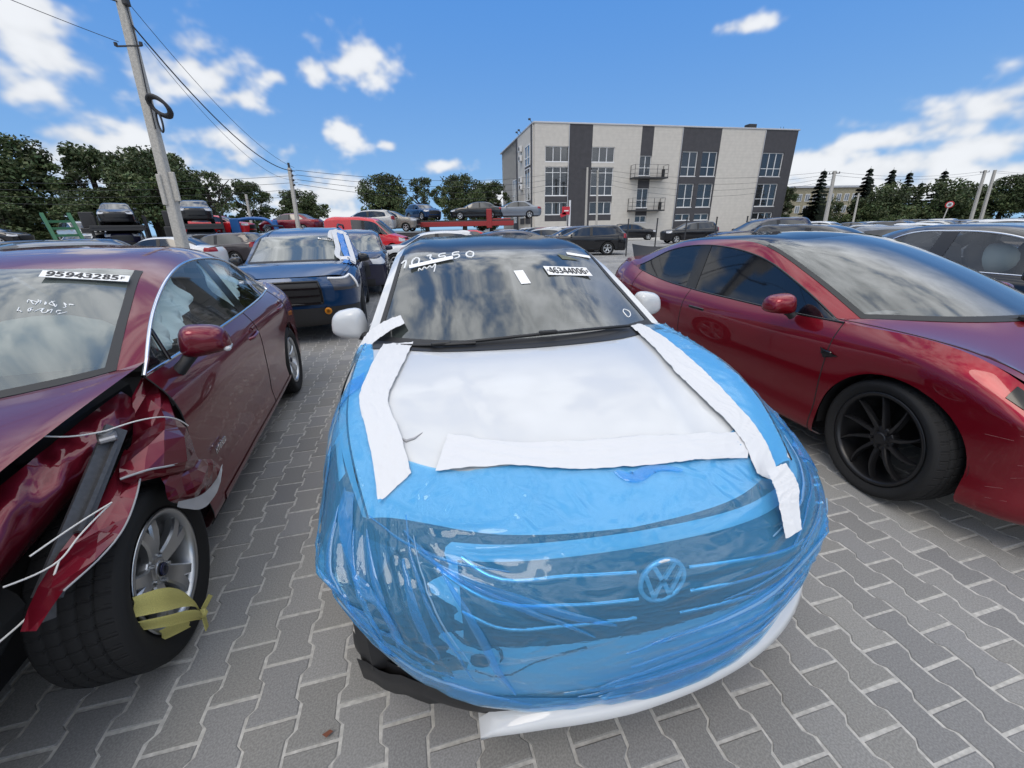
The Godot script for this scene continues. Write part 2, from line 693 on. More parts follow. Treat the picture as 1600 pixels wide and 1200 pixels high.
# ---------------------------------------------------------------- ground
func build_ground() -> void:
	var g := MB.new()
	var s := 500.0
	var cells := 20
	for i in cells:
		for j in cells:
			var x0 := -s + 2 * s * i / cells
			var z0 := -s + 2 * s * j / cells
			var d := 2 * s / cells
			g.quad(Vector3(x0, -0.012, z0 + d), Vector3(x0 + d, -0.012, z0 + d), Vector3(x0 + d, -0.012, z0), Vector3(x0, -0.012, z0))
	var ground := part("ground", g, rough_up(mat(lin(0.20, 0.20, 0.195), 0.9), 0.15, 0.02, 0.85, 1.0))
	ground.set_meta("kind", "structure")
	# the joints' sand, then the paving stones laid in it
	var bed := MB.new()
	bed.quad(Vector3(-45, -0.0034, 4), Vector3(45, -0.0034, 4), Vector3(45, -0.0034, -62), Vector3(-45, -0.0034, -62))
	var lot := part("pavement", bed, rough_up(mat(lin(0.54, 0.525, 0.49), 0.95), 2.2, 0.03, 0.78, 1.0, 0.1))
	lot.set_meta("kind", "structure")
	# one stone: wide ends, waist in the middle, chamfered upper edge
	var hl := 0.0998
	var out := []
	var prof := [[-hl, 0.0790], [-0.060, 0.0790], [-0.040, 0.0582], [0.040, 0.0582], [0.060, 0.0790], [hl, 0.0790]]
	for p in prof:
		out.append(Vector2(p[1], p[0]))
	for k in range(prof.size() - 1, -1, -1):
		out.append(Vector2(-prof[k][1], prof[k][0]))
	var stones := []
	for kind in 3:
		var r := RandomNumberGenerator.new()
		r.seed = 40 + kind
		var m := MB.new()
		var top := []
		var rim := []
		for p in out:
			var q: Vector2 = p + Vector2(r.randf_range(-0.0012, 0.0012), r.randf_range(-0.0016, 0.0016))
			rim.append(Vector3(q.x, -0.0028, q.y))
			var e := Vector2(q.x - signf(q.x) * 0.0035, q.y - (signf(q.y) * 0.0035 if absf(q.y) > 0.08 else 0.0))
			top.append(Vector3(e.x, 0.0, e.y))
		for k in 5:
			var a := k
			var b := 11 - k
			m.quad(top[a], top[b], top[b - 1], top[a + 1])
		for k in 12:
			var l := (k + 1) % 12
			m.quad(rim[k], top[k], top[l], rim[l])
			m.quad(rim[k] + Vector3(0, -0.012, 0), rim[k], rim[l], rim[l] + Vector3(0, -0.012, 0))
		stones.append(m.mesh())
	var tones := []
	var tint := []
	for k in 9:
		var b: float = 0.245 + 0.0125 * k
		var warm: float = 0.015 * (k % 3)
		tint.append(Color(b * (1.02 + warm), b * (1.01 + warm * 0.5), b * (0.995 - warm)))
		tones.append(rough_up(mat(lin(tint[k].r, tint[k].g, tint[k].b), 0.92), 2.6, 0.09, 0.76, 1.0, 0.10, 60 + k))
	var patchy := FastNoiseLite.new()
	patchy.noise_type = FastNoiseLite.TYPE_SIMPLEX_SMOOTH
	patchy.seed = 4
	patchy.frequency = 0.55
	patchy.fractal_octaves = 3
	var turn := 0.24
	var along := Vector3(sin(turn), 0, cos(turn))
	var over := Vector3(cos(turn), 0, -sin(turn))
	var o := Vector3(1.3905, 0, -1.0525)
	var pitch := 0.211
	var width := 0.147
	var spots := []
	for i in range(-330, 330):
		for j in range(-300, 60):
			var c := o + over * (i * width) + along * ((j + 0.5 + 0.5 * absi(i % 2)) * pitch)
			if c.z > 0.6 or c.z < -46.0 or absf(c.x) > 2.4 - c.z * 1.05:
				continue
			var d := c.distance_to(Vector3(0, 1.5, 0))
			spots.append([d + (100.0 if hidden_spot(c) else 0.0), c])
	spots.sort_custom(func(a, b): return a[0] < b[0])
	var r := RandomNumberGenerator.new()
	r.seed = 5
	var rest := []
	for k in spots.size():
		var c: Vector3 = spots[k][1]
		c.y = r.randf_range(-0.0022, 0.0012)
		var b := Basis(Vector3.UP, turn + r.randf_range(-0.010, 0.010) + (PI if r.randf() < 0.5 else 0.0)) * Basis(Vector3.RIGHT, r.randf_range(-0.008, 0.008)) * Basis(Vector3.BACK, r.randf_range(-0.008, 0.008))
		var kind := r.randi() % 3
		var tone := clampi(int(4.5 + 6.5 * patchy.get_noise_2d(c.x, c.z) + r.randf_range(-2.6, 2.6)), 0, 8)
		if k < 298:
			var p := part("paver", stones[kind], tones[tone], lot)
			p.transform = Transform3D(b, c)
		else:
			rest.append([Transform3D(b, c), kind, tone])
	var mm := MultiMesh.new()
	mm.transform_format = MultiMesh.TRANSFORM_3D
	mm.use_colors = true
	mm.mesh = stones[0]
	mm.instance_count = rest.size()
	for k in rest.size():
		mm.set_instance_transform(k, rest[k][0])
		mm.set_instance_color(k, tint[rest[k][2]])
	var mi := MultiMeshInstance3D.new()
	mi.name = "paver_field"
	mi.multimesh = mm
	var fm := rough_up(mat(Color.WHITE, 0.92), 2.6, 0.09, 0.78, 1.0, 0.10, 66)
	fm.vertex_color_use_as_albedo = true
	mi.material_override = fm
	lot.add_child(mi, true)
	mi.set_meta("kind", "stuff")


func hidden_spot(c: Vector3) -> bool:
	# under the white car, or out of the picture below
	var d := c - Vector3(0.139, 0, -1.647)
	var f := d.x * sin(0.1845) + d.z * cos(0.1845)
	var l := d.x * cos(0.1845) - d.z * sin(0.1845)
	if absf(l) < 0.8 and f < 0.75 and f > -4:
		return true
	return c.z > -0.35 or absf(c.x) > 0.9 - c.z * 1.28


# ---------------------------------------------------------------- cars
# Car space: x to the car's left, y up, z forward; origin on the ground under the front axle.
const SEDAN := {
	"A": [0.62, 0.30, -0.42, -0.80, -1.20, -1.85, -2.40, -2.90, -3.25, -3.68], "zs": 0.19, "z2": 0.40, "z3": 0.62,
	"w3": [0.82, 0.905, 0.91, 0.915, 0.915, 0.92, 0.92, 0.915, 0.90, 0.80],
	"z4": [0.70, 0.80, 0.875, 0.89, 0.90, 0.91, 0.92, 0.93, 0.93, 0.89], "w4": [0.79, 0.88, 0.89, 0.90, 0.90, 0.90, 0.90, 0.895, 0.87, 0.76],
	"z5": [0.775, 0.895, 0.985, 0.985, 0.985, 0.99, 1.0, 1.02, 1.02, 0.975], "w5": [0.70, 0.81, 0.825, 0.83, 0.835, 0.835, 0.825, 0.795, 0.76, 0.67],
	"r6": [[0.65, 0.67, 0.79], [0.30, 0.765, 0.92], [-0.46, 0.80, 1.005], [-0.82, 0.735, 1.185], [-1.18, 0.685, 1.325], [-1.85, 0.655, 1.395], [-2.40, 0.655, 1.34], [-2.88, 0.755, 1.06], [-3.22, 0.71, 1.045], [-3.68, 0.65, 0.985]],
	"r7": [[0.66, 0.63, 0.795], [0.30, 0.72, 0.935], [-0.45, 0.755, 1.005], [-0.82, 0.69, 1.19], [-1.19, 0.63, 1.363], [-1.85, 0.58, 1.435], [-2.42, 0.575, 1.40], [-2.85, 0.60, 1.235], [-3.20, 0.63, 1.07], [-3.70, 0.60, 0.995]],
	"r9": [[0.86, 0.815], [0.36, 0.945], [-0.18, 1.01], [-0.64, 1.22], [-1.06, 1.395], [-1.85, 1.475], [-2.42, 1.445], [-2.80, 1.295], [-3.13, 1.11], [-3.78, 1.03]],
	"fa": [0.84, 0.90, 0.935, 0.945, 0.925, 0.87], "fz": [0.19, 0.22, 0.40, 0.60, 0.735, 0.81], "fp": [0.55, 0.60, 0.62, 0.64, 0.66, 0.62],
	"ra": [-3.80, -3.88, -3.95, -3.96, -3.92, -3.83], "rz": [0.24, 0.28, 0.42, 0.66, 0.88, 1.0],
	"axle": -2.80, "arch": 0.355, "wheel": 0.325, "rim": 0.225, "roof_end": 6, "glass_end": 8, "win_end": 6.92, "track": 0.80, "tw": 0.215}
const SUV := {
	"A": [0.62, 0.30, -0.45, -0.80, -1.15, -1.90, -2.60, -3.20, -3.45, -3.70], "zs": 0.26, "z2": 0.46, "z3": 0.72,
	"w3": [0.83, 0.91, 0.925, 0.93, 0.93, 0.935, 0.93, 0.92, 0.90, 0.83],
	"z4": [0.86, 0.95, 1.02, 1.04, 1.05, 1.06, 1.07, 1.08, 1.08, 1.05], "w4": [0.79, 0.885, 0.90, 0.91, 0.91, 0.91, 0.905, 0.89, 0.87, 0.79],
	"z5": [0.955, 1.045, 1.09, 1.095, 1.10, 1.11, 1.13, 1.17, 1.19, 1.19], "w5": [0.72, 0.81, 0.825, 0.835, 0.84, 0.84, 0.83, 0.80, 0.78, 0.73],
	"r6": [[0.66, 0.68, 0.97], [0.30, 0.77, 1.065], [-0.50, 0.80, 1.115], [-0.82, 0.755, 1.30], [-1.12, 0.725, 1.45], [-1.9, 0.70, 1.55], [-2.6, 0.69, 1.53], [-3.15, 0.70, 1.43], [-3.44, 0.73, 1.26], [-3.72, 0.71, 1.20]],
	"r7": [[0.67, 0.64, 0.975], [0.30, 0.73, 1.075], [-0.45, 0.755, 1.115], [-0.80, 0.70, 1.30], [-1.12, 0.65, 1.485], [-1.9, 0.62, 1.61], [-2.6, 0.61, 1.60], [-3.28, 0.61, 1.53], [-3.56, 0.64, 1.29], [-3.74, 0.67, 1.205]],
	"r9": [[0.87, 0.985], [0.36, 1.095], [-0.18, 1.13], [-0.62, 1.33], [-1.02, 1.52], [-1.9, 1.655], [-2.6, 1.66], [-3.38, 1.60], [-3.66, 1.32], [-3.80, 1.215]],
	"fa": [0.80, 0.88, 0.93, 0.945, 0.935, 0.885], "fz": [0.26, 0.30, 0.48, 0.72, 0.90, 0.975], "fp": [0.55, 0.60, 0.62, 0.64, 0.66, 0.62],
	"ra": [-3.78, -3.86, -3.93, -3.92, -3.88, -3.83], "rz": [0.32, 0.36, 0.50, 0.74, 1.0, 1.19],
	"axle": -2.75, "arch": 0.40, "wheel": 0.36, "rim": 0.235, "roof_end": 7, "glass_end": 8.8, "win_end": 6.95, "track": 0.81, "tw": 0.225}


func car_grids(d: Dictionary, nu: int, nv: int) -> Dictionary:
	var A: Array = d.A
	var net := []
	for r in 6:
		var row := []
		var zr := func(k: int) -> float: return [d.zs, d.zs + 0.03, d.z2, d.z3, d.z4[k], d.z5[k]][r]
		var wr := func(k: int) -> float: return [d.w3[k] - 0.10, d.w3[k] - 0.025, d.w3[k] - 0.012, d.w3[k], d.w4[k], d.w5[k]][r]
		var a2: float = d.fp[r]
		row.append(Vector3(0, d.fz[r], d.fa[r]))
		row.append(Vector3(wr.call(0) * 0.62, lerpf(d.fz[r], zr.call(0), 0.3), lerpf(d.fa[r], a2, 0.26)))
		row.append(Vector3(wr.call(0), zr.call(0), a2))
		for k in range(1, 10):
			var a: float = A[k]
			row.append(Vector3(wr.call(k), zr.call(k), a))
		row.append(Vector3(wr.call(9) * 0.62, lerpf(d.rz[r], zr.call(9), 0.3), lerpf(d.ra[r], A[9], 0.25)))
		row.append(Vector3(0, d.rz[r], d.ra[r]))
		net.append(row)
	var top := [net[5].slice(2, 12)]
	var r6 := []
	var r7 := []
	var r8 := []
	var r9 := []
	for k in 10:
		r6.append(Vector3(d.r6[k][1], d.r6[k][2], d.r6[k][0]))
		r7.append(Vector3(d.r7[k][1], d.r7[k][2], d.r7[k][0]))
		r9.append(Vector3(0, d.r9[k][1], d.r9[k][0]))
		var q: Vector3 = r9[k].lerp(r7[k], 0.25)
		q.x = r7[k].x * 0.52
		r8.append(q)
	top.append_array([r6, r7, r8, r9])
	var cu := {2: true}
	if d.glass_end == int(d.glass_end):
		cu[int(d.glass_end)] = true
	return {"L": fine(net, nv, nu, {}, {}), "T": fine(top, nv, nu, cu, {1: true}), "nu": nu, "nv": nv, "d": d}


func piece(g: Dictionary, which: String, v0: float, v1: float, u0: float, u1: float) -> Array:
	return sub(g[which], roundi(v0 * g.nv), roundi(v1 * g.nv), roundi(u0 * g.nu), roundi(u1 * g.nu))


func arch_keep(d: Dictionary) -> Callable:
	var ra: float = d.arch
	var ax: float = d.axle
	var cy: float = d.wheel
	return func(p: Vector3) -> float:
		if absf(p.x) < 0.4:
			return 1.0
		var y := p.y - cy
		var f := Vector2(p.z, y).length() - ra
		var r := Vector2(p.z - ax, y).length() - ra
		if y < 0.0:
			f = absf(p.z) - ra
			r = absf(p.z - ax) - ra
		return minf(f, r)


const CENTRE := Vector3(0, 0.75, -1.5)

# both sides of a side piece in one mesh
func add_sides(m: MB, g: Array, keep = null, lift := 0.0) -> void:
	m.grid(g, CENTRE, keep, lift)
	m.grid(mirrored(g), CENTRE, keep, lift)


func tyre_mesh(R: float, rim: float, w: float, segs := 40) -> MB:
	var m := MB.new()
	var h := w / 2.0
	var s := R - rim
	var p := [Vector2(rim - 0.01, -h * 0.80), Vector2(rim + 0.004, -h * 0.86), Vector2(rim + s * 0.45, -h * 1.04), Vector2(R - s * 0.16, -h * 0.97), Vector2(R - 0.008, -h * 0.86)]
	for k in 4:
		var x := h * (-0.52 + 0.347 * k)
		p.append_array([Vector2(R, x - 0.006), Vector2(R - 0.009, x - 0.004), Vector2(R - 0.009, x + 0.004), Vector2(R, x + 0.006)])
	p.append_array([Vector2(R - 0.008, h * 0.86), Vector2(R - s * 0.16, h * 0.97), Vector2(R - s * 0.30, h * 1.02), Vector2(R - s * 0.34, h * 1.035), Vector2(rim + s * 0.45, h * 1.04), Vector2(rim + 0.014, h * 0.90), Vector2(rim + 0.010, h * 0.86), Vector2(rim - 0.006, h * 0.80)])
	m.lathe_x(p, segs)
	return m


# spokes: [how many, half width at hub, at rim, twin gap, curve]
func rim_mesh(rim: float, w: float, sp: Array, segs := 40) -> MB:
	var m := MB.new()
	var h := w / 2.0
	# outer lip and barrel
	m.lathe_x([Vector2(rim - 0.002, h * 0.86), Vector2(rim + 0.004, h * 0.90), Vector2(rim - 0.006, h * 0.915), Vector2(rim - 0.020, h * 0.88), Vector2(rim - 0.026, h * 0.72), Vector2(rim - 0.045, h * 0.1), Vector2(rim - 0.04, -h * 0.8)], segs)
	# hub
	m.lathe_x([Vector2(0.078, h * 0.30), Vector2(0.074, h * 0.56), Vector2(0.064, h * 0.62), Vector2(0.036, h * 0.62), Vector2(0.034, h * 0.68), Vector2(0.028, h * 0.70), Vector2(0.0005, h * 0.70)], 24)
	var n: int = sp[0]
	for k in n:
		for tw in ([-1.0, 1.0] if sp[3] > 0.0 else [0.0]):
			var rows := []
			var steps := 7
			for i in steps:
				var t := float(i) / (steps - 1)
				var r := lerpf(0.045, rim - 0.014, t)
				var g: float = TAU * k / n + tw * sp[3] * (0.35 + 0.65 * t) + sp[4] * t * t
				var hw := lerpf(sp[1], sp[2], t) / r
				var x := h * (0.60 + 0.16 * sin(PI * t * 0.85) + 0.10 * t)
				var row := PackedVector3Array()
				for e in [[-1.0, -0.032], [-1.0, -0.008], [-0.72, 0.0], [0.72, 0.0], [1.0, -0.008], [1.0, -0.032]]:
					var gg: float = g + e[0] * hw
					row.append(Vector3(x + e[1], r * cos(gg), r * sin(gg)))
				rows.append(row)
			for j in 5:
				var strip := []
				for row in rows:
					strip.append(PackedVector3Array([row[j], row[j + 1]]))
				m.grid(strip, Vector3(-0.05, 0, 0))
	# wheel nuts
	for k in 5:
		var g := TAU * (k + 0.5) / 5
		var c := Vector3(h * 0.62, 0.052 * cos(g), 0.052 * sin(g))
		m.tube([c, c + Vector3(0.012, 0, 0)], 0.009, 6)
	return m


func add_wheel(parent: Node3D, at: Vector3, right: bool, tm, rm, tyre: Material, rim: Material, steer := 0.0) -> Node3D:
	var w := Node3D.new()
	w.name = "wheel"
	parent.add_child(w, true)
	w.position = at
	w.rotation.y = (PI if right else 0.0) + steer
	part("tyre", tm, tyre, w)
	part("rim", rm, rim, w)
	return w


func arch_liners(m: MB, d: Dictionary, skip_front_left := false) -> void:
	for a in [0.0, d.axle]:
		for s in [-1.0, 1.0]:
			if skip_front_left and a == 0.0 and s > 0.0:
				continue
			var rows := []
			for k in 15:
				var g := PI * (-0.06 + 1.12 * k / 14.0)
				var row := PackedVector3Array()
				for x in [0.46, d.w3[3] - 0.035]:
					row.append(Vector3(s * x, d.wheel + (d.arch + 0.012) * sin(g), a + (d.arch + 0.012) * cos(g)))
				rows.append(row)
			m.grid(rows)
			m.quad(Vector3(s * 0.46, 0.2, a - d.arch), Vector3(s * 0.46, 0.2, a + d.arch), Vector3(s * 0.46, d.wheel + d.arch, a + d.arch), Vector3(s * 0.46, d.wheel + d.arch, a - d.arch))
	m.box(Vector3(0, d.zs + 0.10, d.axle * 0.5), Vector3(0.92, 0.14, absf(d.axle) + 1.3))
	m.box(Vector3(0, d.zs + 0.09, d.axle * 0.5), Vector3(1.66, 0.13, absf(d.axle) - 2.2 * d.arch))


func mirror_mesh(w := 0.20, h := 0.145, dp := 0.12) -> Array:
	# housing (rounded, fuller at the outer front) and glass; reaches out along +x
	var rows := []
	for i in 13:
		var t := -PI / 2 + PI * i / 12.0
		var row := PackedVector3Array()
		for k in 21:
			var g := TAU * k / 20.0
			var cx := pow(absf(cos(g)), 0.62) * signf(cos(g))
			var cy := pow(absf(sin(g)), 0.62) * signf(sin(g))
			var rr := pow(cos(t), 0.55)
			var z := dp * 0.55 * sin(t) if t > 0 else dp * 0.42 * sin(t)
			row.append(Vector3(w / 2.0 * cx * rr * (1.0 - 0.12 * cy), h / 2.0 * cy * rr * (1.0 - 0.16 * cx), z))
		rows.append(row)
	var m := MB.new()
	m.grid(rows.slice(3), Vector3.ZERO)
	var gl := MB.new()
	var ring := []
	for k in 20:
		var p: Vector3 = rows[3][k]
		ring.append(p * 0.9 + Vector3(0, 0, 0.004))
	for k in 20:
		gl.tri(Vector3(0, 0, ring[0].z), ring[(k + 1) % 20], ring[k])
	return [m, gl]


func add_mirror(car: Node3D, at: Vector3, side: float, shell: Material, door := Vector3.ZERO, size := [0.20, 0.145, 0.12]) -> Node3D:
	var o := Node3D.new()
	o.name = "mirror"
	car.add_child(o, true)
	o.position = at
	o.scale = Vector3.ONE
	var q := mirror_mesh(size[0], size[1], size[2])
	o.rotation.y = side * 0.18 + (PI if false else 0.0)
	if side < 0.0:
		# the right-hand mirror is the left one's reflection
		for m in q:
			for k in m.v.size():
				m.v[k].x = -m.v[k].x
				m.n[k].x = -m.n[k].x
			for k in range(0, m.ix.size(), 3):
				var t: int = m.ix[k]
				m.ix[k] = m.ix[k + 1]
				m.ix[k + 1] = t
	part("shell", q[0], shell, o)
	part("mirror_glass", q[1], M.chrome, o)
	var st := MB.new()
	var d := door if door != Vector3.ZERO else Vector3(-0.14 * side, -0.05, 0.05)
	st.tube([Vector3(-size[0] * 0.32 * side, -size[1] * 0.40, 0.01), d * 0.72, d], [0.030, 0.026, 0.030], 8)
	part("stalk", st, M.black, o)
	return o


func cabin(car: Node3D, d: Dictionary, bench := true) -> void:
	var m := MB.new()
	var z: float = d.z5[4]
	m.box(Vector3(0, (d.zs + 0.15 + z - 0.28) / 2.0, -1.75), Vector3(1.44, z - 0.28 - d.zs - 0.15, 3.0))
	m.box(Vector3(0, z - 0.12, -0.42), Vector3(1.36, 0.26, 0.62), 0.09)
	part("dashboard", m, M.cabin, car)
	for s in [-1.0, 1.0]:
		var q := MB.new()
		q.box(Vector3(s * 0.37, z - 0.02, -1.62), Vector3(0.48, 0.66, 0.17), 0.07, Basis(Vector3.RIGHT, -0.28))
		q.box(Vector3(s * 0.37, z + 0.33, -1.74), Vector3(0.27, 0.20, 0.11), 0.05, Basis(Vector3.RIGHT, -0.2))
		part("seat", q, M.seat, car)
	if bench:
		var b := MB.new()
		b.box(Vector3(0, z - 0.04, -2.62), Vector3(1.26, 0.58, 0.18), 0.07, Basis(Vector3.RIGHT, -0.35))
		for s in [-1.0, 1.0]:
			b.box(Vector3(s * 0.38, z + 0.24, -2.74), Vector3(0.25, 0.17, 0.10), 0.05)
		part("rear_seat", b, M.seat, car)


# a whole car at modest detail, for the middle distance and beyond
func plain_car(called: String, d: Dictionary, body_mat: Material, nu := 4, nv := 3, wheels := true, glass: Material = null, rimmat: Material = null) -> Node3D:
	var car := Node3D.new()
	car.name = called
	var g := car_grids(d, nu, nv)
	var keep := arch_keep(d)
	if glass == null:
		glass = M.dark_glass
	var b := MB.new()
	add_sides(b, piece(g, "L", 0, 5, 0, 13), keep)
	var re: float = d.roof_end
	var ge: float = d.glass_end
	add_sides(b, piece(g, "T", 0, 1, 0, 2.0))
	add_sides(b, piece(g, "T", 0, 1, d.win_end, 9))
	add_sides(b, piece(g, "T", 1, 2, 0, 9))
	b.grid(across(piece(g, "T", 2, 4, 0, 2)), CENTRE)
	b.grid(across(piece(g, "T", 2, 4, 4, re)), CENTRE)
	b.grid(across(piece(g, "T", 2, 4, ge, 9)), CENTRE)
	part("body", b, body_mat, car)
	var ws := MB.new()
	ws.grid(across(piece(g, "T", 2, 4, 2, 4)), CENTRE)
	part("windshield", ws, glass, car)
	var rw := MB.new()
	rw.grid(across(piece(g, "T", 2, 4, re, ge)), CENTRE)
	part("rear_window", rw, glass, car)
	for s in [false, true]:
		for uu in [[2.0, 5.0], [5.0, d.win_end]]:
			var sw := MB.new()
			var q := piece(g, "T", 0, 1, uu[0], uu[1])
			sw.grid(mirrored(q) if s else q, CENTRE)
			part("window", sw, glass, car)
	var tr := MB.new()
	add_sides(tr, piece(g, "T", 0, 1, 5.0 - 1.0 / nu, 5.0 + (0.0 if nu < 8 else 1.0 / nu)), null, 0.006)
	add_sides(tr, piece(g, "L", 0, 1, 3, 12), keep, 0.006)
	tr.grid(around(piece(g, "L", 2.34, 4.0, 0, 1.0)), CENTRE, null, 0.008)
	tr.grid(around(piece(g, "L", 1.0, 2.0, 0, 1.25)), CENTRE, null, 0.008)
	arch_liners(tr, d)
	tr.box(Vector3(0, (d.zs + 0.15 + d.z5[4] - 0.28) / 2.0, -1.75), Vector3(1.44, d.z5[4] - 0.28 - d.zs - 0.15, 3.0))
	part("trim", tr, M.black, car)
	for s in [false, true]:
		var hl := MB.new()
		var q := piece(g, "L", 3.67 if nv == 3 else 3.75, 5, 1.25, 2.5)
		hl.grid(mirrored(q) if s else q, CENTRE, null, 0.006)
		part("headlight", hl, M.lamp_front, car)
		var tl := MB.new()
		q = piece(g, "L", 3.67 if nv == 3 else 3.75, 5, 10.5, 12.25)
		tl.grid(mirrored(q) if s else q, CENTRE, null, 0.006)
		part("tail_light", tl, M.red_lens, car)
		var mm = mirror_mesh(0.19, 0.13, 0.12)[0]
		for k in mm.v.size():
			var sg := -1.0 if s else 1.0
			mm.v[k] = Vector3(mm.v[k].x * sg, mm.v[k].y, mm.v[k].z) + Vector3(sg * (d.w5[3] + 0.15), d.z5[3] + 0.06, -0.72)
			mm.n[k].x *= sg
		part("mirror", mm, body_mat, car)
	var seats := MB.new()
	var z: float = d.z5[4]
	for s in [-1.0, 1.0]:
		seats.box(Vector3(s * 0.37, z - 0.02, -1.62), Vector3(0.48, 0.66, 0.17), 0.07, Basis(Vector3.RIGHT, -0.28))
		seats.box(Vector3(s * 0.37, z + 0.33, -1.74), Vector3(0.27, 0.20, 0.11), 0.05)
	seats.box(Vector3(0, z - 0.04, -2.62), Vector3(1.26, 0.58, 0.18), 0.07)
	part("seats", seats, M.seat, car)
	if wheels:
		var tm := tyre_mesh(d.wheel, d.rim, d.tw, 24).mesh()
		var rm := rim_mesh(d.rim, d.tw, [5, 0.028, 0.022, 0.16, 0.0], 24).mesh()
		for a in [0.0, d.axle]:
			for s in [-1.0, 1.0]:
				add_wheel(car, Vector3(s * d.track, d.wheel, a), s < 0.0, tm, rm, M.tyre, rimmat if rimmat else M.alloy)
	return car
# ---------------------------------------------------------------- the three cars in front
func seam(parent: Node3D, paths: Array, r := 0.003) -> void:
	var m := MB.new()
	for p in paths:
		m.tube(p, r, 5, false)
	part("seam", m, M.seam, parent)


func column(g: Array, j: int, i0 := 0, i1 := -1) -> Array:
	var out := []
	for i in range(i0, g.size() if i1 < 0 else i1 + 1):
		out.append(g[i][j])
	return out


func flipx(p: Array) -> Array:
	var out := []
	for q in p:
		out.append(Vector3(-q.x, q.y, q.z))
	return out


# body panels, glass and seams of a car seen close; skip lists what the photograph does not have
func hero_panels(car: Node3D, g: Dictionary, body: Material, glass: Material, side_glass: Material, roof_mat: Material, skip := []) -> void:
	var d: Dictionary = g.d
	var keep := arch_keep(d)
	var re: float = d.roof_end
	var ge: float = d.glass_end
	var we: float = d.win_end
	var one := func(called: String, grid: Array, m: Material, k = null, lift := 0.0) -> MeshInstance3D:
		var b := MB.new()
		b.grid(grid, CENTRE, k, lift)
		return part(called, b, m, car)
	if not "front_bumper" in skip:
		one.call("front_bumper", around(piece(g, "L", 0, 5, 0, 2.5)), body, keep)
	one.call("rear_bumper", around(sub(g.L, 0, g.nv * 5, roundi(11.5 * g.nu), 13 * g.nu)).map(func(r): return r), body)
	if not "hood" in skip:
		one.call("hood", across(piece(g, "T", 1, 4, 0, 2)), body)
	one.call("windshield", across(piece(g, "T", 2, 4, 2, 4)), glass)
	one.call("roof", across(piece(g, "T", 2, 4, 4, re)), roof_mat)
	one.call("rear_window", across(piece(g, "T", 2, 4, re, ge)), glass)
	one.call("trunk_lid", across(piece(g, "T", 1, 4, ge, 9)), body)
	for s in [1.0, -1.0]:
		var tag_side := "left" if s > 0 else "right"
		var w := func(q: Array) -> Array: return q if s > 0.0 else mirrored(q)
		if not ("fender_" + tag_side) in skip:
			var f := MB.new()
			f.grid(w.call(piece(g, "L", 0, 5, 2.5, 4)), CENTRE, keep)
			f.grid(w.call(piece(g, "T", 0, 1, 0, 2)), CENTRE)
			part("fender", f, body, car)
		one.call("front_door", w.call(piece(g, "L", 1, 5, 4, 7)), body, keep)
		one.call("rear_door", w.call(piece(g, "L", 1, 5, 7, 8.75)), body, keep)
		one.call("door_sill", w.call(piece(g, "L", 0, 1, 4, 8.75)), body, keep)
		var qp := MB.new()
		qp.grid(w.call(piece(g, "L", 0, 5, 8.75, 11.5)), CENTRE, keep)
		qp.grid(w.call(piece(g, "T", 0, 1, we, 9)), CENTRE)
		part("quarter_panel", qp, body, car)
		one.call("roof_rail", w.call(piece(g, "T", 1, 2, 2, ge)), body)
		one.call("front_window", w.call(piece(g, "T", 0, 1, 2, 5)), side_glass)
		one.call("rear_side_window", w.call(piece(g, "T", 0, 1, 5, we)), side_glass)
		one.call("pillar_trim", w.call(piece(g, "T", 0, 1, 4.92, 5.17)), M.gloss_black, null, 0.003)
		var lines := []
		for u in [4.0, 7.0]:
			lines.append(w.call([PackedVector3Array(column(g.L, roundi(u * g.nu), g.nv))])[0])
		lines.append(w.call([PackedVector3Array(column(g.L, roundi(8.75 * g.nu), g.nv * 3))])[0])
		lines.append(w.call([g.L[g.nv].slice(4 * g.nu, roundi(8.0 * g.nu))])[0])
		lines.append(w.call([g.T[g.nv].slice(0, 2 * g.nu + 1)])[0])
		if "fender_" + tag_side in skip:
			lines = lines.slice(0, 4)
		var sm := MB.new()
		for l in lines:
			sm.tube(Array(l), 0.0032, 5, false)
		part("seam", sm, M.seam, car)
	var base := MB.new()
	base.grid(across(piece(g, "T", 2, 4, 2, 2.0 + 1.0 / g.nu)), CENTRE, null, 0.003)
	part("windshield_border", base, M.black, car)
	for s in [1.0, -1.0]:
		var rows := []
		for v in [2.0, 2.05, 2.10]:
			var row := PackedVector3Array()
			for k in 25:
				row.append(bilinear(g.T, Vector2((2.0 + k / 12.0) / 9.0, v / 4.0)))
			rows.append(row)
		var edge := MB.new()
		edge.grid(rows if s > 0.0 else mirrored(rows), CENTRE, null, 0.003)
		part("windshield_border", edge, M.black, car)
	var un := MB.new()
	arch_liners(un, d, "fender_left" in skip)
	part("underbody", un, M.black, car)


func text_mesh(s: String, height: float, depth := 0.002, bold := true, mono := false) -> TextMesh:
	var t := TextMesh.new()
	var f := SystemFont.new()
	f.font_names = ["Droid Sans Mono" if mono else "Droid Sans"]
	f.font_weight = 700 if bold else 400
	t.font = f
	t.text = s
	t.font_size = 48
	t.pixel_size = height / 34.0
	t.depth = depth
	t.curve_step = 2.0
	return t


# a frame lying on a slope: x to the viewer's right, y up the slope
func lie(slope: float, yaw := 0.0, spin := 0.0) -> Basis:
	return Basis(Vector3.UP, yaw) * Basis(Vector3.RIGHT, -slope) * Basis(Vector3.BACK, spin)


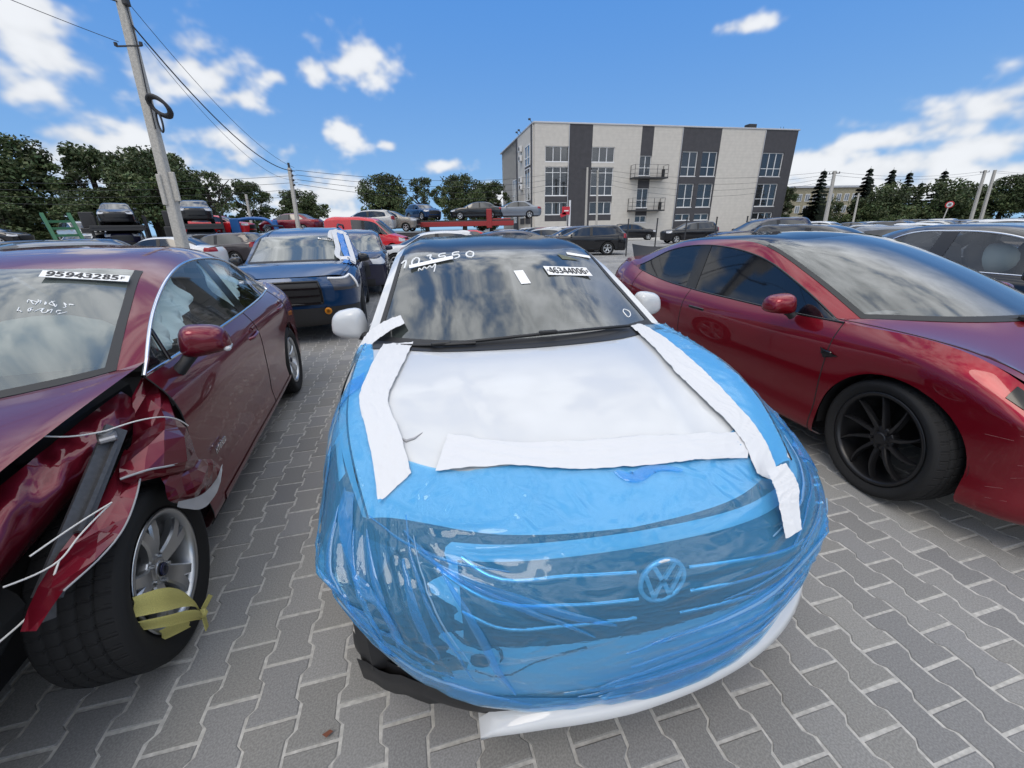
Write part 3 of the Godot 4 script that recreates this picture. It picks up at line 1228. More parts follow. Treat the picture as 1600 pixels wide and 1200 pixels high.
# the windshield of a car at (x, z): a frame lying on the glass, x to the car's left, y up the slope
func on_glass(g: Dictionary, x: float, z: float, spin := 0.0, lift := 0.003) -> Transform3D:
	var best := 9.0
	var bi := 0
	var bj := 0
	var i0: int = 2 * g.nv
	var i1: int = 4 * g.nv
	var j0: int = 2 * g.nu
	var j1: int = 4 * g.nu
	var ax := absf(x)
	for i in range(i0, i1 + 1):
		for j in range(j0, j1 + 1):
			var p: Vector3 = g.T[i][j]
			var e := (p.x - ax) * (p.x - ax) + (p.z - z) * (p.z - z)
			if e < best:
				best = e
				bi = i
				bj = j
	var p: Vector3 = g.T[bi][bj]
	var du: Vector3 = g.T[bi][mini(bj + 1, j1)] - g.T[bi][maxi(bj - 1, j0)]
	var dv: Vector3 = g.T[mini(bi + 1, i1)][bj] - g.T[maxi(bi - 1, i0)][bj]
	var n := du.cross(dv).normalized()
	if n.y < 0.0:
		n = -n
	if x < 0.0:
		n.x = -n.x
		p.x = -p.x
	var y := p.y - (n.x * (x - p.x) + n.z * (z - p.z)) / n.y
	var right := Vector3.RIGHT.slide(n).normalized()
	return Transform3D(Basis(right, n.cross(right), n) * Basis(Vector3.BACK, spin), Vector3(x, y, z) + n * lift)


# the nose of a car at (x, y): the point of the front face there
func on_front(g: Dictionary, x: float, y: float) -> Vector3:
	var best := 9.0
	var bi := 0
	var bj := 0
	var j1 := int(2.6 * g.nu)
	var ni: int = g.L.size() - 1
	for i in ni + 1:
		for j in j1 + 1:
			var p: Vector3 = g.L[i][j]
			var e := (p.x - absf(x)) * (p.x - absf(x)) + (p.y - y) * (p.y - y)
			if e < best:
				best = e
				bi = i
				bj = j
	var p: Vector3 = g.L[bi][bj]
	var du: Vector3 = g.L[bi][mini(bj + 1, j1)] - g.L[bi][maxi(bj - 1, 0)]
	var dv: Vector3 = g.L[mini(bi + 1, ni)][bj] - g.L[maxi(bi - 1, 0)][bj]
	if bj == 0:
		du.z = 0.0
	var n := du.cross(dv)
	if absf(n.z) < 0.3 * n.length():
		return Vector3(x, y, p.z)
	return Vector3(x, y, p.z - clampf((n.x * (absf(x) - p.x) + n.y * (y - p.y)) / n.z, -0.03, 0.03))


func stroke_on_glass(m: MB, g: Dictionary, pts: Array, r: float) -> void:
	# pts: [x, up the slope from z0] already as (x, z)
	var path := []
	for q in pts:
		path.append(on_glass(g, q[0], q[1], 0.0, 0.001).origin)
	m.tube(Array(spline(path, 4)), r, 5)


# ---- white sedan wrapped in blue film
func front_at(b: float) -> float:
	return 0.945 - 0.2 * b * b - 0.25 * b * b * b * b


func build_white_car() -> void:
	var d: Dictionary = SEDAN.duplicate()
	d.merge({"w3": [0.79, 0.865, 0.885, 0.90, 0.905, 0.91, 0.91, 0.905, 0.89, 0.80], "w4": [0.765, 0.85, 0.87, 0.88, 0.89, 0.895, 0.895, 0.89, 0.865, 0.76], "w5": [0.69, 0.795, 0.815, 0.825, 0.83, 0.835, 0.825, 0.795, 0.76, 0.67]}, true)
	var g := car_grids(d, 12, 8)
	# the hood's raised middle, bounded by two soft character lines
	for i in range(2 * g.nv, g.T.size()):
		for j in range(0, 2 * g.nu + 1):
			var p: Vector3 = g.T[i][j]
			p.y += 0.011 * (1.0 - smoothstep(0.37, 0.47, absf(p.x) + 0.10 * p.z)) * smoothstep(0.86, 0.55, p.z) * smoothstep(-0.22, 0.0, p.z)
			g.T[i][j] = p
	var car := thing("white_sedan", "white sedan facing the camera with its front wrapped in blue film and white tape", "car", Vector3(0.139, 0, -1.647), 0.1845)
	hero_panels(car, g, M.white_paint, M.windshield, M.dark_glass, M.gloss_black, ["front_bumper"])
	var fb := MB.new()
	var arch := arch_keep(d)
	fb.grid(around(piece(g, "L", 0, 5, 0, 2.5)), CENTRE, func(p: Vector3) -> float: return minf(arch.call(p), p.x + 0.47 + 0.03 * sin(p.y * 37.0) + 0.02 * sin(p.y * 90.0)))
	part("front_bumper", fb, M.white_paint, car)
	fb = MB.new()
	fb.box(Vector3(-0.30, 0.48, 0.66), Vector3(0.9, 0.40, 0.16), 0.04)
	part("crash_beam", fb, M.black, car)
	cabin(car, d)
	# wheels
	var tm := tyre_mesh(0.325, 0.225, 0.215).mesh()
	var rm := rim_mesh(0.225, 0.215, [5, 0.030, 0.024, 0.17, 0.0]).mesh()
	for a in [0.0, d.axle]:
		for s in [-1.0, 1.0]:
			add_wheel(car, Vector3(s * 0.795, 0.325, a), s < 0.0, tm, rm, M.tyre, M.alloy)
	# grille, bars, emblem, lamps
	var m := MB.new()
	m.grid(around(piece(g, "L", 2.8, 4.6, 0, 1.5)), CENTRE, func(p: Vector3) -> float: return p.x + 0.44, 0.002)
	part("grille", m, M.black, car)
	m = MB.new()
	m.grid(around(piece(g, "L", 1.0, 1.8, 0, 2.0)), CENTRE, null, 0.004)
	part("lower_intake", m, M.black, car)
	var bars := [[[-0.43, 0.825], [-0.37, 0.80], [-0.18, 0.795], [-0.02, 0.786]], [[-0.49, 0.80], [-0.37, 0.755], [-0.18, 0.734], [-0.02, 0.725]], [[-0.44, 0.725], [-0.36, 0.68], [-0.18, 0.672], [-0.02, 0.665]], [[0.12, 0.774], [0.30, 0.755], [0.46, 0.725], [0.60, 0.69]], [[0.12, 0.715], [0.30, 0.695], [0.48, 0.66], [0.66, 0.60]], [[0.10, 0.648], [0.30, 0.63], [0.48, 0.60], [0.66, 0.54]]]
	for bar in bars:
		var pts := []
		for q in bar:
			pts.append(on_front(g, q[0], q[1] - 0.045) + Vector3(0, 0, 0.006))
		m = MB.new()
		m.tube(Array(spline(pts, 6)), 0.006, 6)
		part("chrome_bar", m, M.chrome, car)
	var em := Node3D.new()
	em.name = "emblem"
	car.add_child(em)
	em.position = on_front(g, 0.045, 0.715) + Vector3(0, 0, 0.003)
	em.rotation = Vector3(-0.06, 0.03, 0)
	m = MB.new()
	m.lathe_x([Vector2(0.0, 0.0), Vector2(0.060, 0.0), Vector2(0.060, -0.012)], 32)
	var disc := part("disc", m, M.gloss_black, em)
	disc.rotation.y = -PI / 2
	m = MB.new()
	var ring := []
	for k in 33:
		ring.append(Vector3(cos(TAU * k / 32), sin(TAU * k / 32), 0) * 0.0585 + Vector3(0, 0, 0.004))
	m.tube(ring, 0.0065, 8, false)
	part("ring", m, M.emblem, em)
	m = MB.new()
	var st := [[-0.027, 0.047, -0.004, 0.006], [0.027, 0.047, 0.004, 0.006], [-0.048, 0.026, -0.021, -0.046], [0.048, 0.026, 0.021, -0.046], [-0.021, -0.046, -0.003, -0.004], [0.021, -0.046, 0.003, -0.004]]
	for q in st:
		m.bar(Vector3(q[0], q[1], 0.006), Vector3(q[2], q[3], 0.006), 0.011, 0.006, Vector3(0, 0, 1))
	part("letters", m, M.emblem, em)
	for s in [1.0, -1.0]:
		m = MB.new()
		var q := piece(g, "L", 3.8, 4.8, 1.5, 2.92)
		m.grid(q if s > 0 else mirrored(q), CENTRE, null, 0.003)
		part("headlight", m, M.lamp_inside, car)
		if s < 0.0:
			continue
		m = MB.new()
		for k in 6:
			var p0: Vector3 = g.L[roundi(g.nv * 4.0) - 1 + k % 2][roundi((1.7 + 0.19 * k) * g.nu)]
			m.box(Vector3(p0.x * s, p0.y, p0.z) + Vector3(0.002 * s, 0, 0.002), Vector3(0.035, 0.022, 0.012), 0.004)
		part("led_row", m, M.chrome, car)
	# the hole and crack in the smashed bumper, scuffs
	m = MB.new()
	m.lathe_x([Vector2(0.0, 0.0), Vector2(0.026, 0.0), Vector2(0.026, -0.02)], 20)
	var hole := part("bumper_hole", m, M.black, car)
	hole.position = on_front(g, -0.405, 0.50) + Vector3(0, 0, 0.003)
	hole.rotation.y = -PI / 2 - 0.2
	m = MB.new()
	var crack := []
	for q in [[-0.47, 0.60], [-0.44, 0.565], [-0.40, 0.55], [-0.37, 0.56], [-0.355, 0.545], [-0.35, 0.515], [-0.356, 0.50]]:
		crack.append(on_front(g, q[0], q[1]))
	m.tube(crack, [0.004, 0.007, 0.008, 0.006, 0.005, 0.004, 0.002], 6)
	crack = []
	for q in [[-0.42, 0.455], [-0.38, 0.435], [-0.33, 0.445], [-0.27, 0.495], [-0.21, 0.52], [-0.14, 0.535]]:
		crack.append(on_front(g, q[0], q[1]))
	m.tube(crack, 0.0025, 5)
	part("bumper_crack", m, M.black, car)
	m = MB.new()
	crack = []
	for q in [[0.07, 0.525], [0.10, 0.535], [0.13, 0.548], [0.17, 0.555]]:
		crack.append(on_front(g, q[0], q[1] - 0.03))
	m.tube(crack, [0.004, 0.009, 0.006, 0.003], 5)
	part("scuff", m, M.torn, car)
	# lip under the bumper
	var rows := []
	for e in [[-0.03, 0.300], [0.012, 0.292], [0.022, 0.262], [0.005, 0.228], [-0.06, 0.218]]:
		var row := PackedVector3Array()
		for k in 41:
			var b := lerpf(-0.42, 0.80, k / 40.0)
			var h: float = 1.0 if k > 5 else 0.12 + 0.88 * sqrt(k / 6.0)
			row.append(Vector3(b, 0.218 + (e[1] - 0.218) * h + 0.03 * maxf(0.0, b), front_at(b) - 0.03 * maxf(0.0, b) + e[0]))
		rows.append(row)
	m = MB.new()
	m.grid(rows, Vector3(0, 0.25, 0.3))
	part("bumper_lip", m, M.white_paint, car)
	# black splash panel hanging below at the smashed corner
	rows = []
	for e in [[0.34, -0.04], [0.22, -0.06], [0.16, -0.18]]:
		var row := PackedVector3Array()
		for k in 13:
			var b := lerpf(-0.76, -0.36, k / 12.0)
			row.append(Vector3(b, e[0] + 0.008 * sin(k * 1.9), front_at(b) + e[1]))
		rows.append(row)
	m = MB.new()
	m.grid(rows, Vector3(0, 0.25, 0.3))
	part("splash_panel", m, M.black, car)
	# wipers and the dark cowl below the glass
	m = MB.new()
	m.grid(across(piece(g, "T", 2, 4, 1.83, 2.0)), CENTRE, null, 0.004)
	part("cowl", m, M.black, car)
	for q in [[Vector3(-0.68, 1.005, -0.36), Vector3(-0.43, 1.022, -0.235), Vector3(-0.27, 1.028, -0.205)], [Vector3(-0.42, 1.022, -0.24), Vector3(0.08, 1.048, -0.215), Vector3(0.56, 1.03, -0.33)]]:
		m = MB.new()
		m.tube(Array(spline(q, 6)), 0.008, 6)
		m.box(q[1] + Vector3(0, 0.006, 0), Vector3(0.09, 0.018, 0.022), 0.005)
		part("wiper", m, M.black, car)
	add_mirror(car, Vector3(0.885, 1.055, -0.77), 1.0, M.white_paint, Vector3(-0.10, -0.09, 0.06), [0.185, 0.155, 0.13])
	add_mirror(car, Vector3(-0.915, 1.045, -0.735), -1.0, M.white_paint, Vector3(0.13, -0.09, 0.06), [0.19, 0.165, 0.13])
	for s in [1.0, -1.0]:
		for k in [[-1.62, 0.86], [-2.60, 0.89]]:
			m = MB.new()
			m.box(Vector3(s * 0.925, k[1], k[0]), Vector3(0.03, 0.028, 0.20), 0.012)
			part("door_handle", m, M.white_paint, car)
	# marks on the glass
	m = MB.new()
	m.box(Vector3.ZERO, Vector3(0.300, 0.098, 0.002))
	var lab := part("lot_label", m, M.paper, car)
	lab.transform = on_glass(g, 0.372, -0.815, 0.13)
	var t := part("lot_number", text_mesh("46344006", 0.066), M.ink, lab)
	t.position = Vector3(-0.004, 0, 0.002)
	t.scale.x = 0.62
	part("lot_letter", text_mesh("F", 0.032, 0.002, false), M.ink, lab).position = Vector3(0.136, 0, 0.002)
	part("lot_mark", text_mesh("A", 0.026, 0.002, false), M.torn, lab).position = Vector3(-0.138, 0, 0.002)
	m = MB.new()
	m.box(Vector3.ZERO, Vector3(0.058, 0.145, 0.002))
	part("white_ticket", m, M.paper, car).transform = on_glass(g, 0.066, -0.725, 0.12)
	m = MB.new()
	m.box(Vector3.ZERO, Vector3(0.27, 0.040, 0.002))
	part("tape_over_writing", m, M.paper, car).transform = on_glass(g, -0.44, -0.985, 0.07, 0.009)
	m = MB.new()
	m.box(Vector3.ZERO, Vector3(0.17, 0.034, 0.002))
	part("corner_label", m, M.paper, car).transform = on_glass(g, 0.52, -1.05, 0.0)
	m = MB.new()
	m.tri(Vector3(-0.07, 0.03, 0), Vector3(-0.05, -0.045, 0), Vector3(0.08, -0.03, 0))
	part("corner_sticker", m, M.lot_olive, car).transform = on_glass(g, 0.43, -1.0)
	var digits := {"1": [[[-0.5, 0.45], [0.1, 0.9], [0.0, -0.9]]], "0": [[[0.0, 0.9], [-0.55, 0.3], [-0.4, -0.7], [0.1, -0.9], [0.55, -0.2], [0.4, 0.7], [0.0, 0.9]]], "5": [[[0.6, 0.9], [-0.4, 0.85], [-0.45, 0.1], [0.3, 0.15], [0.4, -0.6], [-0.4, -0.9]]], "3": [[[-0.4, 0.8], [0.3, 0.9], [0.1, 0.1], [0.4, -0.4], [-0.4, -0.9]]]}
	var xs := [-0.605, -0.535, -0.45, -0.37, -0.285, -0.20]
	m = MB.new()
	for k in 6:
		for stroke in digits["103550"[k]]:
			var pts := []
			for q in stroke:
				pts.append([xs[k] + q[0] * 0.038, -1.055 + 0.035 * k / 5.0 - 0.048 * q[1]])
			stroke_on_glass(m, g, pts, 0.006)
	part("painted_number", m, M.chalk, car)
	m = MB.new()
	var scr := []
	for q in [[-0.52, 0.0], [-0.515, 0.02], [-0.50, 0.0], [-0.485, 0.018], [-0.47, 0.0], [-0.45, 0.015], [-0.44, -0.005], [-0.42, 0.02], [-0.43, -0.045]]:
		scr.append([q[0], -0.94 - q[1] * 1.2])
	stroke_on_glass(m, g, scr, 0.004)
	part("painted_scribble", m, M.chalk, car)
	m = MB.new()
	scr = []
	for q in [[0, 0], [0.02, 0.025], [0.045, 0.02], [0.04, -0.01], [0.012, -0.035], [0, 0]]:
		scr.append([0.60 + q[0], -0.50 - q[1] * 1.2])
	stroke_on_glass(m, g, scr, 0.003)
	part("painted_mark", m, M.chalk, car)
	m = MB.new()
	var tear := []
	for q in [[0.43, -0.585], [0.45, -0.565], [0.445, -0.54], [0.425, -0.515]]:
		tear.append(Vector3(q[1], hood_height(g, q[1], q[0]) + 0.001, q[0]))
	m.tube(tear, [0.001, 0.006, 0.004, 0.001], 5)
	part("hood_tear", m, M.torn, car)
	wrap_film(car, g)


# height of the hood under a point (x, z)
func hood_height(g: Dictionary, x: float, z: float) -> float:
	# nearest point of the hood's grid, then along the tangent plane there
	var best := 9.0
	var bi := 1
	var bj := 1
	var ax := absf(x)
	var ni: int = g.T.size() - 1
	var nj: int = 2 * g.nu
	for i in range(0, ni + 1):
		for j in range(0, nj + 1):
			var p: Vector3 = g.T[i][j]
			var e := (p.x - ax) * (p.x - ax) + (p.z - z) * (p.z - z)
			if e < best:
				best = e
				bi = i
				bj = j
	var p: Vector3 = g.T[bi][bj]
	var du: Vector3 = g.T[bi][mini(bj + 1, nj)] - g.T[bi][maxi(bj - 1, 0)]
	var dv: Vector3 = g.T[mini(bi + 1, ni)][bj] - g.T[maxi(bi - 1, 0)][bj]
	if bi == ni:
		dv = Vector3(1, 0, 0)
	var n := du.cross(dv)
	if absf(n.y) < 0.3 * n.length():
		return p.y
	return p.y - clampf((n.x * (ax - p.x) + n.z * (z - p.z)) / n.y, -0.04, 0.04)


func ruffle(grid: Array, amp: Callable, f: FastNoiseLite, kx: float, ky: float, sd := 0.0) -> void:
	for i in grid.size():
		for j in grid[i].size():
			var p: Vector3 = grid[i][j]
			var s = float(j) / (grid[i].size() - 1)
			var t := float(i) / (grid.size() - 1)
			var q := Vector3(p.x, 0, p.z - 0.1).normalized() + Vector3(0, 0.4, 0)
			var r := 1.0 - 2.2 * absf(f.get_noise_3d(s * kx + t * ky + sd, t * 0.8 * ky + sd, sd))
			grid[i][j] = p + q.normalized() * (r * float(amp.call(s, t)))


func tape(car: Node3D, called: String, g: Dictionary, edge_a: Array, edge_b: Array, f: FastNoiseLite, lift := 0.010, on_hood := true) -> void:
	# edges as [a, b] (on the hood) or [a, b, c]
	var pa := []
	var pb := []
	for k in edge_a.size():
		for e in [[edge_a[k], pa], [edge_b[k], pb]]:
			var q: Array = e[0]
			e[1].append(Vector3(q[1], (hood_height(g, q[1], q[0]) if q.size() < 3 else q[2]) + lift, q[0]))
	var la := spline(pa, 18)
	var lb := spline(pb, 18)
	var rows := []
	for i in 17:
		var row := PackedVector3Array()
		for k in la.size():
			var p := la[k].lerp(lb[k], i / 16.0)
			var along := (la[mini(k + 1, la.size() - 1)] - la[maxi(k - 1, 0)]).normalized()
			var far := along.dot(p) * 3.0
			var near := along.cross(Vector3.UP).dot(p) * 16.0
			p.y += 0.003 * f.get_noise_2d(p.x * 7.0 + p.z * 4.0, p.z * 7.0) + 0.006 * maxf(0.0, 0.55 - absf(f.get_noise_2d(far + near * 0.15, near) * 3.0)) + 0.004 * maxf(0.0, 0.5 - absf(f.get_noise_2d(far * 2.6 + 9.0, near * 0.4 + far) * 3.0))
			if i == 0 or i == 16:
				p += (lb[k] - la[k]) * (0.03 * f.get_noise_1d(k * 0.16 + i * 7.0))
			row.append(p)
		rows.append(row)
	var m := MB.new()
	m.grid(rows, Vector3(0, 0.2, -0.5))
	part(called, m, M.tape, car)


func wrap_film(car: Node3D, g: Dictionary) -> void:
	var f := FastNoiseLite.new()
	f.noise_type = FastNoiseLite.TYPE_SIMPLEX_SMOOTH
	f.seed = 11
	f.frequency = 1.0
	f.fractal_octaves = 3
	# rows from the hood down to the hem; each point is [a, b, c]
	var rows := [
		[[-0.40, -0.76, 1.018], [-0.05, -0.71, 0.98], [0.25, -0.68, 0.958], [0.50, -0.60, 0.90], [0.60, -0.42, 0.90], [0.63, -0.2, 0.90], [0.64, 0.05, 0.90], [0.60, 0.40, 0.895], [0.50, 0.56, 0.895], [0.22, 0.58, 0.965], [-0.05, 0.60, 1.00], [-0.40, 0.66, 1.02]],
		[[-0.41, -0.82, 1.0], [-0.05, -0.81, 0.95], [0.25, -0.81, 0.905], [0.54, -0.73, 0.83], [0.74, -0.50, 0.83], [0.83, -0.22, 0.83], [0.872, 0.05, 0.828], [0.79, 0.42, 0.82], [0.60, 0.70, 0.80], [0.26, 0.80, 0.895], [-0.05, 0.815, 0.95], [-0.40, 0.82, 1.005]],
		[[-0.42, -0.89, 0.87], [-0.05, -0.875, 0.81], [0.28, -0.865, 0.75], [0.66, -0.805, 0.71], [0.87, -0.52, 0.71], [0.958, -0.22, 0.715], [0.972, 0.05, 0.72], [0.91, 0.45, 0.70], [0.68, 0.79, 0.69], [0.32, 0.895, 0.775], [-0.05, 0.895, 0.835], [-0.42, 0.895, 0.88]],
		[[-0.42, -0.91, 0.66], [-0.05, -0.885, 0.66], [0.30, -0.865, 0.66], [0.725, -0.785, 0.665], [0.875, -0.54, 0.53], [0.958, -0.22, 0.50], [0.972, 0.05, 0.49], [0.91, 0.45, 0.48], [0.68, 0.815, 0.49], [0.36, 0.895, 0.58], [-0.05, 0.905, 0.63], [-0.42, 0.905, 0.66]],
		[[-0.42, -0.91, 0.52], [-0.05, -0.885, 0.55], [0.32, -0.855, 0.60], [0.735, -0.76, 0.635], [0.82, -0.58, 0.385], [0.92, -0.24, 0.30], [0.95, 0.05, 0.292], [0.885, 0.42, 0.285], [0.67, 0.775, 0.285], [0.40, 0.875, 0.38], [-0.05, 0.90, 0.46], [-0.42, 0.90, 0.50]]]
	var net := []
	for r in rows:
		var row := []
		for q in r:
			row.append(Vector3(q[1], q[2], q[0]))
		net.append(row)
	var film := fine(net, 26, 46, {3: true})
	# over the hood the film lies on the metal
	for i in 31:
		for j in film[0].size():
			var p: Vector3 = film[i][j]
			var y := hood_height(g, p.x, p.z)
			var on := 1.0 - smoothstep(20.0, 30.0, i)
			p.y = lerpf(p.y, y + 0.006, on)
			film[i][j] = p
	for i in range(31, film.size()):
		for j in film[0].size():
			var p: Vector3 = film[i][j]
			if p.x > -0.5 and p.x < 0.72:
				p.z = maxf(p.z, on_front(g, p.x, p.y).z + 0.016)
				film[i][j] = p
	# creases pulled between the taped points and the hem: [s, t] to [s, t], width, height
	var folds := []
	var r := RandomNumberGenerator.new()
	r.seed = 19
	for k in 11:
		folds.append([0.268 + 0.009 * k, 0.20 + 0.02 * (k % 3), 0.315 + 0.0125 * k, 0.97, 0.016, r.randf_range(0.004, 0.011)])
	for k in 7:
		folds.append([0.272, 0.62 + 0.05 * k, 0.40 + 0.01 * k, 0.80 + 0.03 * k, 0.015, r.randf_range(0.004, 0.009)])
	for k in 6:
		folds.append([0.29 + 0.012 * k, 0.30, 0.47 + 0.02 * k, 0.42 + 0.09 * k, 0.015, r.randf_range(0.003, 0.006)])
	for k in 20:
		folds.append([0.745 - 0.003 * k, 0.27 + 0.03 * k, 0.60 - 0.011 * k + r.randf_range(-0.04, 0.04), 0.46 + 0.028 * k, 0.015, r.randf_range(0.003, 0.008)])
	for k in 8:
		folds.append([0.735, 0.34 + 0.07 * k, 0.80 + 0.02 * (k % 3), 0.26 + 0.09 * k, 0.016, r.randf_range(0.003, 0.007)])
	for k in 16:
		var s0 := r.randf_range(0.04, 0.26)
		var t0 := r.randf_range(0.15, 0.6)
		folds.append([s0, t0, s0 + r.randf_range(-0.02, 0.05), t0 + r.randf_range(0.2, 0.45), 0.017, r.randf_range(0.003, 0.007)])
	for k in 10:
		var s0 := r.randf_range(0.76, 0.95)
		var t0 := r.randf_range(0.1, 0.6)
		folds.append([s0, t0, s0 + r.randf_range(-0.05, 0.03), t0 + r.randf_range(0.2, 0.4), 0.017, r.randf_range(0.002, 0.006)])
	for k in 44:
		var s0 := r.randf_range(0.32, 0.72)
		var t0 := r.randf_range(0.02, 0.18)
		folds.append([s0, t0, s0 + r.randf_range(-0.035, 0.035), t0 + r.randf_range(0.04, 0.16), 0.013, r.randf_range(0.003, 0.007)])
	for k in 40:
		var s0 := r.randf_range(0.34, 0.72)
		var t0 := r.randf_range(0.27, 0.9)
		folds.append([s0, t0, s0 + r.randf_range(-0.11, 0.11), t0 + r.randf_range(-0.06, 0.08), 0.013, r.randf_range(0.004, 0.011)])
	var lift := []
	for i in film.size():
		var row := PackedFloat32Array()
		row.resize(film[0].size())
		lift.append(row)
	var ni: int = film.size() - 1
	var nj: int = film[0].size() - 1
	for q in folds:
		var a := Vector2(q[0] * 4.2, q[1] * 0.85)
		var e := Vector2(q[2] * 4.2, q[3] * 0.85)
		var l := (e - a).length()
		var dir := (e - a) / l
		var bend: float = r.randf_range(-0.06, 0.06) * l
		for i in range(maxi(0, int((minf(q[1], q[3]) - 0.08) * ni)), mini(ni, int((maxf(q[1], q[3]) + 0.08) * ni)) + 1):
			for j in range(maxi(0, int((minf(q[0], q[2]) - 0.02) * nj)), mini(nj, int((maxf(q[0], q[2]) + 0.02) * nj)) + 1):
				var p := Vector2(4.2 * j / nj, 0.85 * i / ni) - a
				var u := p.dot(dir) / l
				if u < -0.1 or u > 1.1:
					continue
				var w: float = q[4] * (0.7 + 0.8 * u)
				var d := (p.cross(dir) + bend * sin(PI * u)) / w
				if absf(d) < 3.0:
					lift[i][j] += q[5] * sin(PI * clampf(u, 0.0, 1.0)) * (exp(-1.7 * absf(d)) - 0.35 * exp(-(d - 1.5) * (d - 1.5)))
	for i in film.size():
		for j in film[0].size():
			var p: Vector3 = film[i][j]
			var up := Vector3(p.x, 0, p.z + 0.2).normalized() + Vector3(0, lerpf(2.5, 0.25, smoothstep(17.0, 38.0, i)), 0)
			film[i][j] = p + up.normalized() * (lift[i][j] + 0.0030 * f.get_noise_3d(p.x * 7.0 + p.y * 5.0, p.y * 16.0, p.z * 7.0))
	for j in film[0].size():
		for i in range(ni - 9, ni + 1):
			var p: Vector3 = film[i][j]
			p.y += 0.016 * f.get_noise_1d(j * 0.06) * (i - ni + 9) / 9.0
			film[i][j] = p
	var m := MB.new()
	m.grid(film, Vector3(0, 0.5, -0.2))
	part("blue_film", m, M.film, car)
	# creases: thin doubled strips; pale ones paint highlights along whitened folds
	var dark := MB.new()
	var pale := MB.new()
	for k in folds.size():
		var q: Array = folds[k]
		if k > 70 or k % 2:
			continue
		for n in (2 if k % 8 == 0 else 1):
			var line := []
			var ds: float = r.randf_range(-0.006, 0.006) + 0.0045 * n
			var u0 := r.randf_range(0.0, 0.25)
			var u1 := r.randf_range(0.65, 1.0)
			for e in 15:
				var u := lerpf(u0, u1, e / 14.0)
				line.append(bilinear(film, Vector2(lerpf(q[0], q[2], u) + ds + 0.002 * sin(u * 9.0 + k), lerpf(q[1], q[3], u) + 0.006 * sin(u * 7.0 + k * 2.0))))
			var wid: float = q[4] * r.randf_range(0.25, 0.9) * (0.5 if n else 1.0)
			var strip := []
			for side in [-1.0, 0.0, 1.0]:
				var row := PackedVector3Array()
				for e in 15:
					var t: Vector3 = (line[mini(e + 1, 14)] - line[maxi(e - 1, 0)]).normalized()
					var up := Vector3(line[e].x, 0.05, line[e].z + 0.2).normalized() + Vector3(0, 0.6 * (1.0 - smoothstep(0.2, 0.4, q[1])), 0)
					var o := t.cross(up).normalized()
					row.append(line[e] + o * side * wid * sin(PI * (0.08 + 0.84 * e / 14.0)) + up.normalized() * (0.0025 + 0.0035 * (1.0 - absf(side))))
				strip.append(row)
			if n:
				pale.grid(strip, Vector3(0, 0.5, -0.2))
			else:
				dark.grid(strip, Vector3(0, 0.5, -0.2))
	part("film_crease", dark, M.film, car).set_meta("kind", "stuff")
	part("crease_highlight", pale, M.film_highlight, car).set_meta("kind", "stuff")
	# folded-over bands, where the film lies double
	for band in [[[0.205, 0.30, 0.012], [0.235, 0.45, 0.030], [0.275, 0.62, 0.026], [0.315, 0.78, 0.034], [0.345, 0.93, 0.008]], [[0.275, 0.26, 0.02], [0.288, 0.36, 0.022], [0.30, 0.46, 0.012], [0.33, 0.60, 0.018], [0.345, 0.72, 0.010]], [[0.12, 0.06, 0.05], [0.14, 0.22, 0.055], [0.165, 0.40, 0.04], [0.18, 0.55, 0.015]], [[0.535, 0.05, 0.008], [0.55, 0.075, 0.02], [0.565, 0.06, 0.016], [0.585, 0.085, 0.006]], [[0.50, 0.93, 0.02], [0.58, 0.86, 0.035], [0.66, 0.80, 0.03], [0.74, 0.74, 0.02], [0.80, 0.70, 0.008]], [[0.735, 0.30, 0.02], [0.76, 0.42, 0.05], [0.77, 0.60, 0.045], [0.76, 0.80, 0.02]], [[0.26, 0.98, 0.02], [0.33, 0.96, 0.03], [0.42, 0.965, 0.045], [0.52, 0.97, 0.05], [0.62, 0.97, 0.04], [0.70, 0.98, 0.02]]]:
		var mid := []
		var wide := []
		for q in band:
			mid.append(Vector3(q[0], q[1], 0))
			wide.append(q[2])
		var line := spline(mid, 10)
		var strip := []
		for e in [-1.0, -0.4, 0.3, 1.0]:
			var row := PackedVector3Array()
			for k in line.size():
				var w := lerpf(wide[mini(k / 10, wide.size() - 1)], wide[mini(k / 10 + 1, wide.size() - 1)], (k % 10) / 10.0)
				var dirn: Vector3 = line[mini(k + 1, line.size() - 1)] - line[maxi(k - 1, 0)]
				var off := Vector2(-dirn.y, dirn.x).normalized()
				var uv := Vector2(line[k].x + off.x * e * w * 0.35, line[k].y + off.y * e * w)
				var p := bilinear(film, uv)
				row.append(p + (p - Vector3(0, p.y - 0.1, 0.1)).normalized() * (0.005 + 0.006 * (1.0 - absf(e))))
			strip.append(row)
		m = MB.new()
		m.grid(strip, Vector3(0, 0.5, -0.2))
		part("film_fold", m, M.film, car)
	# white tape: left edge of the hood, front edge, right edge and its loose end
	tape(car, "tape_strip", g, [[-0.353, -0.70], [0.01, -0.725], [0.203, -0.735], [0.408, -0.685], [0.63, -0.64]], [[-0.339, -0.56], [0.051, -0.605], [0.235, -0.632], [0.437, -0.58], [0.575, -0.55]], f)
	tape(car, "tape_strip", g, [[0.458, -0.436], [0.545, -0.246], [0.578, -0.053], [0.585, 0.154], [0.585, 0.38], [0.575, 0.57]], [[0.59, -0.48], [0.632, -0.264], [0.676, -0.088], [0.694, 0.159], [0.69, 0.32], [0.679, 0.47]], f, 0.011)
	tape(car, "tape_strip", g, [[-0.358, 0.58], [0.0, 0.515], [0.274, 0.476], [0.45, 0.485], [0.605, 0.50], [0.74, 0.455]], [[-0.397, 0.657], [-0.05, 0.63], [0.221, 0.597], [0.42, 0.595], [0.582, 0.597], [0.76, 0.53]], f, 0.014)
